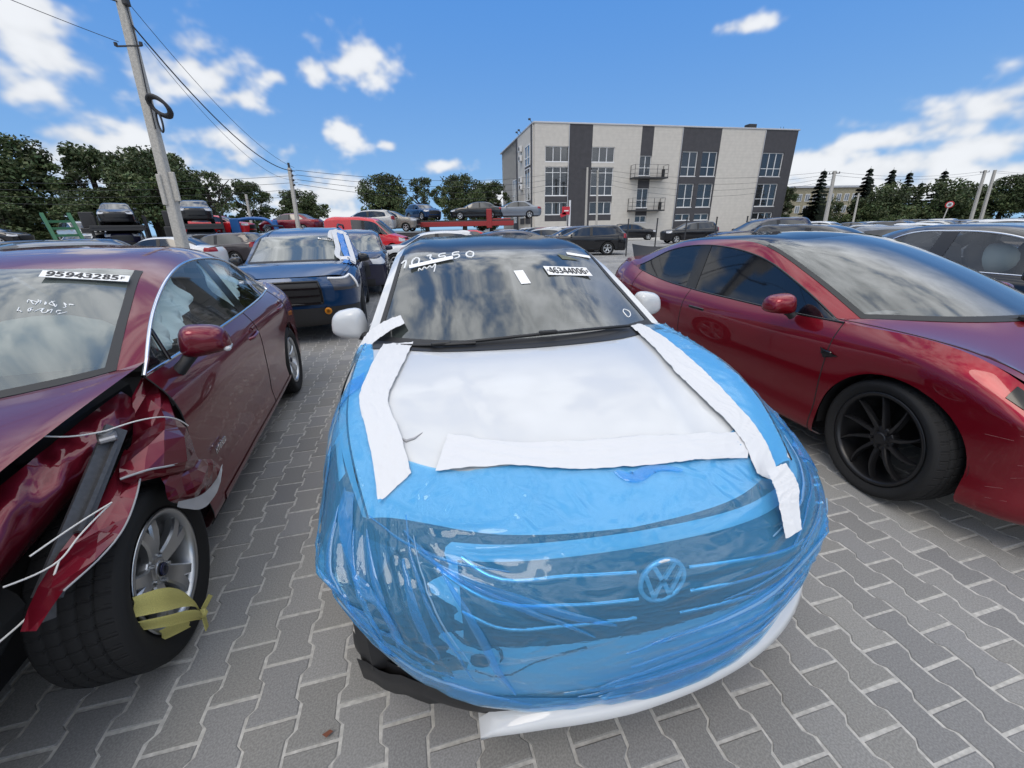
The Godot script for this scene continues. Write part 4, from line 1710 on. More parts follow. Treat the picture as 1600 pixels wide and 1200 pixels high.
	tape(car, "tape_strip", g, [[0.77, 0.45, 0.85], [0.815, 0.445, 0.822], [0.87, 0.42, 0.79], [0.925, 0.397, 0.745]], [[0.755, 0.53, 0.848], [0.80, 0.535, 0.815], [0.85, 0.50, 0.785], [0.905, 0.465, 0.745]], f, 0.012)
	tape(car, "tape_strip", g, [[-0.40, -0.845, 0.955], [-0.50, -0.765, 1.045], [-0.53, -0.70, 1.075], [-0.555, -0.622, 1.098]], [[-0.30, -0.80, 0.96], [-0.40, -0.735, 1.012], [-0.43, -0.67, 1.045], [-0.47, -0.60, 1.072]], f, 0.012)


func bilinear(g: Array, uv: Vector2) -> Vector3:
	var y := clampf(uv.y, 0, 1) * (g.size() - 1.001)
	var x = clampf(uv.x, 0, 1) * (g[0].size() - 1.001)
	var i := int(y)
	var j := int(x)
	var a: Vector3 = g[i][j].lerp(g[i][j + 1], x - j)
	return a.lerp(g[i + 1][j].lerp(g[i + 1][j + 1], x - j), y - i)


# ---- maroon sedan with a torn front wing
func build_maroon_car() -> void:
	var d: Dictionary = SEDAN.duplicate()
	d.merge({"A": [0.62, 0.30, -0.45, -0.85, -1.22, -1.86, -2.45, -3.0, -3.35, -3.70], "axle": -2.85, "wheel": 0.335, "rim": 0.225, "arch": 0.37,
		"z4": [0.70, 0.80, 0.86, 0.865, 0.87, 0.88, 0.89, 0.90, 0.90, 0.86], "w4": [0.79, 0.89, 0.905, 0.91, 0.91, 0.91, 0.915, 0.91, 0.88, 0.77],
		"z5": [0.78, 0.90, 0.985, 0.985, 0.985, 0.995, 1.01, 1.025, 1.03, 0.98], "w5": [0.70, 0.82, 0.835, 0.835, 0.84, 0.845, 0.835, 0.79, 0.76, 0.66],
		"r6": [[0.65, 0.67, 0.795], [0.30, 0.77, 0.93], [-0.53, 0.825, 1.03], [-0.86, 0.765, 1.19], [-1.22, 0.725, 1.31], [-1.78, 0.70, 1.372], [-2.42, 0.695, 1.30], [-2.98, 0.765, 1.045], [-3.30, 0.72, 1.055], [-3.70, 0.65, 0.99]],
		"r7": [[0.66, 0.63, 0.80], [0.30, 0.73, 0.935], [-0.43, 0.765, 1.025], [-0.83, 0.69, 1.20], [-1.215, 0.625, 1.345], [-1.85, 0.60, 1.42], [-2.45, 0.59, 1.365], [-2.95, 0.61, 1.20], [-3.30, 0.63, 1.07], [-3.74, 0.60, 1.01]],
		"r9": [[0.86, 0.82], [0.36, 0.94], [-0.15, 1.0], [-0.60, 1.215], [-1.05, 1.395], [-1.85, 1.475], [-2.47, 1.425], [-2.95, 1.25], [-3.22, 1.115], [-3.82, 1.05]],
		"ra": [-3.82, -3.88, -3.93, -3.94, -3.92, -3.86]}, true)
	var g := car_grids(d, 12, 5)
	var car := thing("maroon_sedan", "maroon sedan with torn front wing, buckled hood and yellow strap on its wheel", "car", Vector3(-2.16, 0, -0.859), 0.3177)
	hero_panels(car, g, M.maroon, M.windshield_grey, M.side_glass, M.maroon, ["front_bumper", "fender_left"])
	cabin(car, d)
	var tm := tyre_mesh(0.332, 0.224, 0.24, 64).mesh()
	var rm := rim_mesh(0.224, 0.24, [5, 0.030, 0.022, 0.20, 0.0], 56).mesh()
	for q in [[0.785, 0.335, -0.045, 0.0], [-0.79, 0.335, 0.0, -0.1], [0.795, 0.335, -2.85, 0.0], [-0.79, 0.335, -2.85, 0.0]]:
		var w := add_wheel(car, Vector3(q[0], q[1], q[2]), q[0] < 0.0, tm, rm, M.tyre, M.alloy, q[3])
		if q[0] > 0.0:
			var cap := MB.new()
			cap.lathe_x([Vector2(0.0, 0.095), Vector2(0.022, 0.094), Vector2(0.026, 0.088)], 20)
			part("hub_cap", cap, M.navy, w)
	# chrome round the side windows
	var m := MB.new()
	var loop := []
	var lo: PackedVector3Array = g.T[0].slice(2 * g.nu, roundi(d.win_end * g.nu) + 1)
	var hi: PackedVector3Array = g.T[g.nv].slice(2 * g.nu, roundi(d.win_end * g.nu) + 1)
	for p in lo:
		loop.append(p)
	hi.reverse()
	for p in hi:
		loop.append(p)
	loop.append(lo[0])
	m.tube(loop, 0.0085, 8, false)
	part("chrome_trim", m, M.chrome, car)
	# sail triangle at the front of the side window
	m = MB.new()
	m.grid(piece(g, "T", 0, 1, 2, 2.5), CENTRE, null, 0.003)
	part("quarter_glass", m, M.dark_glass, car)
	m = MB.new()
	m.tube([g.T[0][roundi(2.55 * g.nu)] + Vector3(0.003, 0, 0), g.T[g.nv][roundi(2.62 * g.nu)] + Vector3(0.003, 0, 0)], 0.010, 6)
	part("window_divider", m, M.gloss_black, car)
	# airbag curtains hanging inside the glass
	for q in [[2.9, 4.35], [5.2, 6.0]]:
		var rows := []
		for i in 9:
			var row := PackedVector3Array()
			for k in 17:
				var u := lerpf(q[0], q[1], k / 16.0)
				var p := bilinear(g.T, Vector2(u / 9.0, lerpf(0.235, 0.02 + 0.10 * pow(k / 16.0, 2.0), i / 8.0)))
				row.append(p + Vector3(-0.07 - 0.035 * sin(k * 0.9 + 0.4 * i) * sin(i * 0.35) - 0.012 * sin(k * 2.7 - i), -0.01, 0.0))
			rows.append(row)
		m = MB.new()
		m.grid(rows, CENTRE)
		part("airbag_curtain", m, M.airbag, car)
	m = MB.new()
	var bag := []
	for i in 9:
		var t := -PI / 2 + PI * i / 8.0
		var row := PackedVector3Array()
		for k in 17:
			var gk := TAU * k / 16.0
			row.append(Vector3(0.34 + 0.30 * cos(t) * cos(gk), 1.03 + 0.17 * sin(t), -0.85 + 0.22 * cos(t) * sin(gk)))
		bag.append(row)
	m.grid(bag, Vector3(0.34, 1.03, -0.85))
	part("airbag", m, M.airbag, car)
	# mirror, handles, badge
	var mir := add_mirror(car, Vector3(0.985, 1.06, -0.715), 1.0, M.maroon, Vector3(-0.13, -0.13, 0.03), [0.20, 0.145, 0.15])
	m = MB.new()
	m.box(Vector3(0.085, -0.045, 0.015), Vector3(0.03, 0.022, 0.10), 0.008)
	part("turn_signal", m, M.lens_white, mir)
	for k in [[-1.72, 0.85], [-2.70, 0.885]]:
		m = MB.new()
		var hp := []
		for e in [[-0.11, 0.0], [-0.07, 0.022], [0.0, 0.028], [0.07, 0.022], [0.11, 0.0]]:
			hp.append(Vector3(0.905 + e[1], k[1] - 0.05 * e[0], k[0] + e[0]))
		m.tube(Array(spline(hp, 5)), 0.012, 8)
		part("door_handle", m, M.maroon, car)
		m = MB.new()
		m.lathe_x([Vector2(0.0, -0.004), Vector2(0.04, 0.0), Vector2(0.055, 0.006)], 20)
		part("handle_cup", m, M.maroon, car).position = Vector3(0.905, k[1], k[0])
	var bd := part("badge", text_mesh("HYBRID", 0.030, 0.004), M.chrome, car)
	bd.transform = Transform3D(Basis(Vector3(0, 0, -1), Vector3(0.04, 1, 0).normalized(), Vector3(1, -0.04, 0).normalized()), Vector3(0.922, 0.515, -0.70))
	m = MB.new()
	add_sides(m, piece(g, "L", 0, 1.4, 4.4, 8.2), null, 0.004)
	part("sill_moulding", m, M.maroon, car)
	for s in [1.0, -1.0]:
		m = MB.new()
		var q := piece(g, "L", 3.4, 4.6, 10.8, 12.4)
		m.grid(q if s > 0.0 else mirrored(q), CENTRE, null, 0.004)
		part("tail_light", m, M.red_lens, car)
	# lot label and writing on the windshield
	m = MB.new()
	m.box(Vector3.ZERO, Vector3(0.30, 0.066, 0.002))
	var lab := part("lot_label", m, M.paper, car)
	lab.transform = on_glass(g, 0.475, -1.035, 0.17, 0.012)
	var num := part("lot_number", text_mesh("95943285", 0.050), M.ink, lab)
	num.position = Vector3(-0.01, 0, 0.002)
	num.scale.x = 0.8
	part("lot_letter", text_mesh("F", 0.026, 0.002, false), M.ink, lab).position = Vector3(0.125, 0, 0.002)
	m = MB.new()
	var r := RandomNumberGenerator.new()
	r.seed = 3
	for k in 16:
		var pts := []
		var x := 0.37 + 0.018 * (k % 8)
		var z := -0.80 if k < 8 else -0.745
		for i in 4:
			pts.append([x + r.randf_range(-0.012, 0.012), z + r.randf_range(-0.020, 0.020)])
		stroke_on_glass(m, g, pts, 0.0018)
	part("painted_scribble", m, M.chalk, car)
	torn_front(car, g)


func sheet(car: Node3D, called: String, rows: Array, material: Material, n := 6, crumple := 0.0, sd := 1, facets := false) -> void:
	# rows of [a, b, c]
	var net := []
	for r in rows:
		var row := []
		for q in r:
			row.append(Vector3(q[1], q[2], q[0]))
		net.append(row)
	var g := fine(net, n, n)
	if crumple > 0.0:
		var f := FastNoiseLite.new()
		f.noise_type = FastNoiseLite.TYPE_SIMPLEX
		f.seed = sd
		f.frequency = 5.0
		f.fractal_octaves = 2
		for i in g.size():
			for j in g[0].size():
				var p: Vector3 = g[i][j]
				g[i][j] = p + Vector3(1, 0.5, 0.3) * (crumple * (absf(f.get_noise_3dv(p)) * 2.0 - 0.5))
	var m := MB.new()
	if facets:
		for i in g.size() - 1:
			for j in g[0].size() - 1:
				if (i + j) % 2:
					m.tri(g[i][j], g[i + 1][j], g[i + 1][j + 1]); m.tri(g[i][j], g[i + 1][j + 1], g[i][j + 1])
				else:
					m.tri(g[i][j], g[i + 1][j], g[i][j + 1]); m.tri(g[i + 1][j], g[i + 1][j + 1], g[i][j + 1])
	else:
		m.grid(g)
	part(called, m, material, car)


func torn_front(car: Node3D, g: Dictionary) -> void:
	# crumpled wing, folded like a tent from the door pillar to above the wheel
	sheet(car, "crumpled_wing", [
		[[-0.62, 0.79, 1.00], [-0.58, 0.815, 0.97], [-0.55, 0.83, 0.955]],
		[[-0.43, 0.78, 0.91], [-0.46, 0.86, 0.90], [-0.50, 0.87, 0.86]],
		[[-0.28, 0.82, 0.80], [-0.32, 0.91, 0.83], [-0.45, 0.90, 0.79]],
		[[-0.12, 0.85, 0.79], [-0.20, 0.95, 0.80], [-0.40, 0.94, 0.69]],
		[[0.00, 0.89, 0.765], [-0.10, 0.97, 0.735], [-0.36, 0.96, 0.61]]], M.maroon, 2, 0.014, 4, true)
	# rolled-under lip with the bare metal edge
	sheet(car, "wing_lip", [
		[[0.00, 0.89, 0.765], [-0.10, 0.972, 0.737], [-0.36, 0.962, 0.612]],
		[[-0.02, 0.90, 0.73], [-0.10, 0.96, 0.70], [-0.36, 0.95, 0.58]],
		[[-0.10, 0.86, 0.74], [-0.16, 0.88, 0.72], [-0.36, 0.88, 0.62]]], M.maroon, 3, 0.008, 9, true)
	var m := MB.new()
	m.tube(Array(spline([Vector3(0.89, 0.765, 0.0), Vector3(0.945, 0.758, -0.05), Vector3(0.972, 0.735, -0.10), Vector3(0.97, 0.68, -0.22), Vector3(0.962, 0.61, -0.36)], 6)), 0.004, 5)
	part("bare_edge", m, M.torn, car)
	# torn flap with grey inner skin
	sheet(car, "torn_flap", [
		[[-0.10, 0.95, 0.70], [-0.24, 0.97, 0.655], [-0.42, 0.965, 0.585], [-0.50, 0.97, 0.51]],
		[[-0.05, 0.97, 0.63], [-0.17, 0.995, 0.59], [-0.33, 0.985, 0.53], [-0.46, 0.98, 0.46]],
		[[-0.09, 0.96, 0.585], [-0.18, 0.98, 0.52], [-0.30, 0.97, 0.47], [-0.42, 0.965, 0.40]]], M.maroon, 3, 0.016, 6, true)
	sheet(car, "flap_inside", [
		[[-0.48, 0.99, 0.515], [-0.44, 1.0, 0.505]],
		[[-0.34, 1.0, 0.51], [-0.30, 1.01, 0.475]],
		[[-0.20, 1.0, 0.535], [-0.16, 1.005, 0.495]],
		[[-0.07, 0.985, 0.60], [-0.06, 0.98, 0.585]]], M.torn, 6, 0.006, 8)
	# wing strip lying over the tyre
	sheet(car, "wing_strip", [
		[[-0.16, 0.84, 0.80], [-0.12, 0.91, 0.785]],
		[[0.02, 0.84, 0.73], [0.03, 0.925, 0.70]],
		[[0.14, 0.83, 0.70], [0.17, 0.935, 0.665]],
		[[0.33, 0.83, 0.66], [0.37, 0.90, 0.655]],
		[[0.42, 0.82, 0.60], [0.43, 0.86, 0.60]]], M.maroon, 2, 0.006, 12, true)
	m = MB.new()
	m.tube(Array(spline([Vector3(0.91, 0.787, -0.12), Vector3(0.927, 0.702, 0.03), Vector3(0.937, 0.667, 0.17), Vector3(0.902, 0.657, 0.37)], 6)), 0.003, 5)
	part("bare_edge", m, M.torn, car)
	# inner apron and strut tower, front rail
	sheet(car, "inner_apron", [
		[[-0.45, 0.74, 0.93], [-0.10, 0.72, 0.90], [0.20, 0.70, 0.86], [0.55, 0.66, 0.78], [0.80, 0.60, 0.68]],
		[[-0.42, 0.80, 0.86], [-0.10, 0.80, 0.83], [0.20, 0.77, 0.77], [0.55, 0.72, 0.66], [0.80, 0.65, 0.55]],
		[[-0.40, 0.72, 0.72], [-0.10, 0.70, 0.68], [0.20, 0.67, 0.62], [0.55, 0.62, 0.50], [0.80, 0.58, 0.42]]], M.maroon, 7, 0.010, 15)
	sheet(car, "engine_bay_wall", [
		[[-0.50, 0.60, 0.90], [0.0, 0.58, 0.86], [0.5, 0.55, 0.76], [0.95, 0.5, 0.62]],
		[[-0.50, 0.58, 0.30], [0.0, 0.56, 0.28], [0.5, 0.52, 0.26], [0.95, 0.48, 0.25]]], M.black, 4, 0.03, 16)
	m = MB.new()
	m.box(Vector3(0.0, 0.45, 0.35), Vector3(1.1, 0.5, 0.9), 0.05)
	part("engine_block", m, M.black, car)
	m = MB.new()
	m.box(Vector3(0.845, 0.885, -0.10), Vector3(0.05, 0.02, 0.09), 0.006, Basis(Vector3.UP, 0.5))
	m.tube([Vector3(0.845, 0.90, -0.10), Vector3(0.845, 0.875, -0.10)], 0.02, 10)
	part("hinge_bracket", m, M.steel, car)
	# long grey plastic strip leaning across the gap
	m = MB.new()
	m.bar(Vector3(0.855, 0.895, -0.14), Vector3(0.815, 0.60, 0.31), 0.062, 0.014, Vector3(0.9, 0.5, 0.3))
	m.bar(Vector3(0.868, 0.872, -0.10), Vector3(0.842, 0.70, 0.17), 0.012, 0.024, Vector3(0.9, 0.5, 0.3))
	m.bar(Vector3(0.815, 0.60, 0.31), Vector3(0.81, 0.545, 0.335), 0.034, 0.008, Vector3(0.9, 0.5, 0.3))
	part("plastic_strip", m, M.trim, car)
	# cords that tie the hood and the loose strip down
	for c in [[[0.73, 0.975, 0.02], [0.79, 0.93, -0.03], [0.85, 0.905, -0.10]], [[0.85, 0.905, -0.10], [0.90, 0.89, -0.20], [0.935, 0.85, -0.30], [0.945, 0.82, -0.34], [0.955, 0.77, -0.38]], [[0.905, 0.74, 0.10], [0.87, 0.745, 0.20], [0.82, 0.735, 0.30]], [[0.90, 0.735, 0.10], [0.875, 0.715, 0.22], [0.855, 0.69, 0.28], [0.79, 0.70, 0.36]], [[0.855, 0.69, 0.28], [0.83, 0.62, 0.36], [0.77, 0.58, 0.42], [0.70, 0.55, 0.47]]]:
		var pts := []
		for q in c:
			pts.append(Vector3(q[0], q[1], q[2]))
		m = MB.new()
		m.tube(Array(spline(pts, 6)), 0.0028, 5)
		part("cord", m, M.cord, car)
	# small steel fittings and a hose in the dark gap
	m = MB.new()
	m.box(Vector3(0.70, 0.585, 0.47), Vector3(0.05, 0.022, 0.03), 0.006, Basis(Vector3.FORWARD, 0.6))
	m.box(Vector3(0.735, 0.625, 0.40), Vector3(0.03, 0.014, 0.02), 0.004)
	part("fitting", m, M.steel, car)
	m = MB.new()
	var hose := []
	for k in 14:
		hose.append(Vector3(0.66 + 0.05 * cos(k * 0.42), 0.50 + 0.045 * sin(k * 0.42), 0.50))
	m.tube(hose, 0.003, 5)
	part("cable_loop", m, M.torn, car)
	for c in [[[0.62, 0.70, 0.30], [0.66, 0.62, 0.42], [0.60, 0.52, 0.55], [0.63, 0.42, 0.60]], [[0.55, 0.66, 0.45], [0.61, 0.60, 0.52], [0.66, 0.50, 0.50], [0.70, 0.42, 0.46]], [[0.70, 0.74, 0.18], [0.72, 0.66, 0.30], [0.68, 0.60, 0.42]]]:
		var pts := []
		for q in c:
			pts.append(Vector3(q[0], q[1], q[2]))
		m = MB.new()
		m.tube(Array(spline(pts, 6)), 0.008, 6)
		part("wiring_hose", m, M.black, car)
	m = MB.new()
	m.box(Vector3(0.64, 0.56, 0.46), Vector3(0.10, 0.06, 0.08), 0.012, Basis(Vector3(0.4, 1, 0.2).normalized(), 0.7))
	m.box(Vector3(0.70, 0.655, 0.35), Vector3(0.05, 0.04, 0.09), 0.01, Basis(Vector3(1, 0.3, 0.2).normalized(), 0.5))
	part("broken_bracket", m, M.trim, car)
	sheet(car, "broken_plastic", [
		[[0.20, 0.64, 0.62], [0.36, 0.60, 0.60], [0.50, 0.54, 0.52]],
		[[0.22, 0.68, 0.52], [0.38, 0.63, 0.48], [0.52, 0.56, 0.42]],
		[[0.28, 0.64, 0.42], [0.40, 0.60, 0.40], [0.50, 0.54, 0.34]]], M.tyre, 3, 0.02, 22, true)
	# yellow strap looped through the wheel and knotted at the tyre
	m = MB.new()
	for q in [[[[0.175, 0.895, 0.42], [0.12, 0.935, 0.385], [0.06, 0.945, 0.32], [0.012, 0.95, 0.215], [0.0, 0.95, 0.14]], [[0.20, 0.895, 0.36], [0.14, 0.945, 0.30], [0.08, 0.955, 0.245], [0.02, 0.96, 0.17], [0.0, 0.955, 0.115]]], [[[0.20, 0.895, 0.34], [0.145, 0.945, 0.285], [0.085, 0.965, 0.23], [0.025, 0.968, 0.155], [0.0, 0.955, 0.11]], [[0.19, 0.89, 0.29], [0.15, 0.93, 0.24], [0.10, 0.955, 0.19], [0.045, 0.96, 0.135], [0.01, 0.955, 0.095]]], [[[0.145, 0.90, 0.225], [0.10, 0.925, 0.20], [0.06, 0.94, 0.155]], [[0.13, 0.895, 0.165], [0.09, 0.92, 0.14], [0.05, 0.935, 0.115]]]]:
		var la := []
		var lb := []
		for e in q[0]:
			la.append(Vector3(e[1], e[2], e[0]))
		for e in q[1]:
			lb.append(Vector3(e[1], e[2], e[0]))
		var sa := spline(la, 8)
		var sb := spline(lb, 8)
		var rows := []
		for e in 5:
			var row := PackedVector3Array()
			for k in sa.size():
				row.append(sa[k].lerp(sb[k], e / 4.0) + Vector3(0.004 * sin(e * 1.6), 0, 0))
			rows.append(row)
		m.grid(rows)
	m.box(Vector3(0.955, 0.115, -0.005), Vector3(0.035, 0.035, 0.035), 0.012, Basis(Vector3.FORWARD, 0.5))
	m.bar(Vector3(0.955, 0.115, -0.01), Vector3(0.95, 0.03, -0.005), 0.004, 0.026, Vector3(0, 0, 1))
	m.bar(Vector3(0.955, 0.12, -0.02), Vector3(0.975, 0.145, -0.06), 0.004, 0.022, Vector3(0, 1, 0))
	part("yellow_strap", m, M.strap, car)


# ---- red car on the right
func build_red_car() -> void:
	var d: Dictionary = SEDAN.duplicate()
	d.merge({"A": [0.55, 0.30, -0.42, -0.82, -1.30, -2.0, -2.6, -3.15, -3.42, -3.75], "axle": -2.875, "wheel": 0.345, "rim": 0.275, "arch": 0.385,
		"w3": [0.84, 0.915, 0.925, 0.925, 0.92, 0.92, 0.925, 0.93, 0.91, 0.82],
		"z4": [0.66, 0.80, 0.83, 0.82, 0.82, 0.83, 0.85, 0.90, 0.93, 0.95], "w4": [0.81, 0.915, 0.905, 0.90, 0.895, 0.89, 0.90, 0.90, 0.87, 0.76],
		"z5": [0.73, 0.885, 0.935, 0.925, 0.925, 0.935, 0.965, 1.04, 1.08, 1.09], "w5": [0.74, 0.83, 0.85, 0.845, 0.83, 0.82, 0.80, 0.785, 0.75, 0.64],
		"r6": [[0.57, 0.71, 0.735], [0.30, 0.77, 0.885], [-0.50, 0.83, 0.945], [-0.86, 0.78, 1.11], [-1.32, 0.715, 1.265], [-2.03, 0.685, 1.335], [-2.62, 0.695, 1.265], [-3.15, 0.775, 1.075], [-3.42, 0.73, 1.10], [-3.76, 0.63, 1.10]],
		"r7": [[0.60, 0.66, 0.737], [0.30, 0.71, 0.875], [-0.395, 0.765, 0.96], [-0.86, 0.705, 1.165], [-1.37, 0.645, 1.345], [-2.0, 0.61, 1.385], [-2.6, 0.61, 1.335], [-3.1, 0.62, 1.215], [-3.42, 0.62, 1.14], [-3.80, 0.57, 1.12]],
		"r9": [[0.80, 0.70], [0.38, 0.835], [-0.03, 0.975], [-0.62, 1.235], [-1.22, 1.415], [-2.0, 1.445], [-2.6, 1.40], [-3.1, 1.27], [-3.42, 1.175], [-3.88, 1.14]],
		"fa": [0.72, 0.79, 0.835, 0.85, 0.835, 0.805], "fz": [0.16, 0.19, 0.36, 0.52, 0.63, 0.70], "fp": [0.50, 0.55, 0.57, 0.58, 0.58, 0.56], "zs": 0.17,
		"ra": [-3.76, -3.82, -3.88, -3.92, -3.94, -3.92], "rz": [0.26, 0.30, 0.46, 0.70, 0.95, 1.10]}, true)
	var g := car_grids(d, 12, 5)
	var car := thing("red_car", "dark red fastback car with black multi-spoke wheels and tinted side windows", "car", Vector3(2.988, 0, -2.1915), 0.2009)
	hero_panels(car, g, M.red, M.windshield, M.tint, M.roof_glass)
	cabin(car, d)
	var tm := tyre_mesh(0.350, 0.270, 0.25, 64).mesh()
	var rm := rim_mesh(0.270, 0.245, [10, 0.014, 0.005, 0.0, 0.20], 56).mesh()
	for q in [[-0.80, 0.345, 0.0, -0.15], [0.80, 0.345, 0.0, -0.15], [-0.80, 0.345, -2.875, 0.0], [0.80, 0.345, -2.875, 0.0]]:
		add_wheel(car, Vector3(q[0], q[1], q[2]), q[0] < 0.0, tm, rm, M.tyre, M.dark_alloy, q[3])
	for s in [1.0, -1.0]:
		add_mirror(car, Vector3(s * 0.99, 1.0, -0.79), s, M.red, Vector3(-0.10 * s, -0.085, 0.03), [0.20, 0.135, 0.17])
		var m := MB.new()
		# black trim round the windows
		var w := func(q: PackedVector3Array) -> Array: return Array(q) if s > 0.0 else flipx(Array(q))
		m.tube(w.call(g.T[0].slice(2 * g.nu, roundi(d.win_end * g.nu) + 1)), 0.008, 6, false)
		m.tube(w.call(g.T[g.nv].slice(2 * g.nu, roundi(d.win_end * g.nu) + 1)), 0.007, 6, false)
		part("window_trim", m, M.gloss_black, car)
		for k in [[-1.78, 0.79], [-2.72, 0.82]]:
			m = MB.new()
			m.box(Vector3(s * 0.902, k[1], k[0]), Vector3(0.012, 0.024, 0.22), 0.005)
			part("door_handle", m, M.gloss_black, car)
		m = MB.new()
		m.tri(Vector3(s * 0.927, 0.775, -0.47), Vector3(s * 0.927, 0.745, -0.34), Vector3(s * 0.932, 0.715, -0.43))
		m.tri(Vector3(s * 0.935, 0.765, -0.45), Vector3(s * 0.935, 0.720, -0.42), Vector3(s * 0.935, 0.748, -0.36))
		m.box(Vector3(s * 0.927, 0.748, -0.42), Vector3(0.016, 0.03, 0.07), 0.006)
		part("fender_repeater", m, M.gloss_black, car)
		m = MB.new()
		var q := piece(g, "L", 4.2, 4.8, 1.3, 2.67)
		m.grid(q if s > 0.0 else mirrored(q), CENTRE, null, 0.004)
		part("headlight", m, M.gloss_black, car)
		m = MB.new()
		q = piece(g, "L", 4.2, 4.6, 1.3, 2.34)
		m.grid(q if s > 0.0 else mirrored(q), CENTRE, null, 0.007)
		part("lamp_lens", m, M.lamp_front, car)
		m = MB.new()
		q = piece(g, "L", 3.8, 4.6, 10.8, 12.4)
		m.grid(q if s > 0.0 else mirrored(q), CENTRE, null, 0.004)
		part("tail_light", m, M.red_lens, car)
	var m := MB.new()
	m.grid(around(piece(g, "L", 1.0, 2.0, 0, 1.6)), CENTRE, null, 0.004)
	part("lower_intake", m, M.black, car)
	# ducktail blade of the boot lid, standing up at its ends
	var rows := []
	for e in [[0.0, -0.01], [0.5, 0.075], [1.0, 0.19], [0.93, 0.18], [0.4, 0.045], [-0.2, -0.03]]:
		var row := PackedVector3Array()
		for k in 21:
			var b := lerpf(-0.56, 0.56, k / 20.0)
			var up := 0.55 + 0.45 * pow(absf(b) / 0.56, 2.0)
			row.append(Vector3(b, 1.135 - 0.03 * pow(absf(b) / 0.56, 2.0) + e[1] * up, -3.76 - 0.12 * e[0] + 0.10 * pow(absf(b) / 0.56, 2.0)))
		rows.append(row)
	m = MB.new()
	m.grid(rows)
	part("rear_spoiler", m, M.black, car)
	# paper on the dash, wiper, scratches on the bumper corner
	m = MB.new()
	m.box(Vector3(-0.55, 0.975, -0.44), Vector3(0.22, 0.004, 0.07), 0.0, Basis(Vector3.UP, 0.15))
	part("dash_paper", m, M.paper, car)
	m = MB.new()
	m.tube(Array(spline([Vector3(-0.30, 0.965, -0.13), Vector3(0.0, 0.99, -0.05), Vector3(0.35, 0.98, -0.10)], 6)), 0.009, 6)
	m.box(Vector3(-0.06, 0.99, -0.04), Vector3(0.07, 0.04, 0.05), 0.012)
	part("wiper", m, M.black, car)
	m = MB.new()
	var r := RandomNumberGenerator.new()
	r.seed = 9
	for k in 7:
		var v := r.randf_range(1.0, 3.4)
		var u := r.randf_range(2.02, 2.42)
		var p := bilinear(g.L, Vector2(u / 13.0, v / 5.0))
		var e := bilinear(g.L, Vector2((u + r.randf_range(0.08, 0.30)) / 13.0, (v + r.randf_range(-0.25, 0.0)) / 5.0))
		m.tube([Vector3(-p.x - 0.001, p.y, p.z), Vector3(-e.x - 0.001, e.y, e.z)], 0.0005, 4)
	part("scratch", m, M.scratch, car)


# ---------------------------------------------------------------- cars around the three
func tweak(d: Dictionary, over: Dictionary) -> Dictionary:
	var e: Dictionary = d.duplicate(true)
	e.merge(over, true)
	return e


# the same car lower, longer or shorter
func shaped(d: Dictionary, tall: float, long := 1.0) -> Dictionary:
	var e: Dictionary = d.duplicate(true)
	for k in ["z4", "z5", "fz", "rz"]:
		for i in e[k].size():
			e[k][i] *= tall
	for k in ["z2", "z3"]:
		e[k] *= tall
	for i in 10:
		e.r6[i][2] *= tall
		e.r7[i][2] *= tall
		e.r9[i][1] *= tall
	if long != 1.0:
		for i in 10:
			e.A[i] *= long
			e.r6[i][0] *= long
			e.r7[i][0] *= long
			e.r9[i][0] *= long
		for k in ["fa", "fp", "ra"]:
			for i in 6:
				e[k][i] *= long
		e.axle *= long
	return e


func put_car(car: Node3D, label: String, category: String, at: Vector3, turn: float, group := "") -> Node3D:
	car.name = unique(car.name)
	add_child(car)
	car.position = at
	car.rotation.y = turn
	tag(car, label, category, group)
	return car


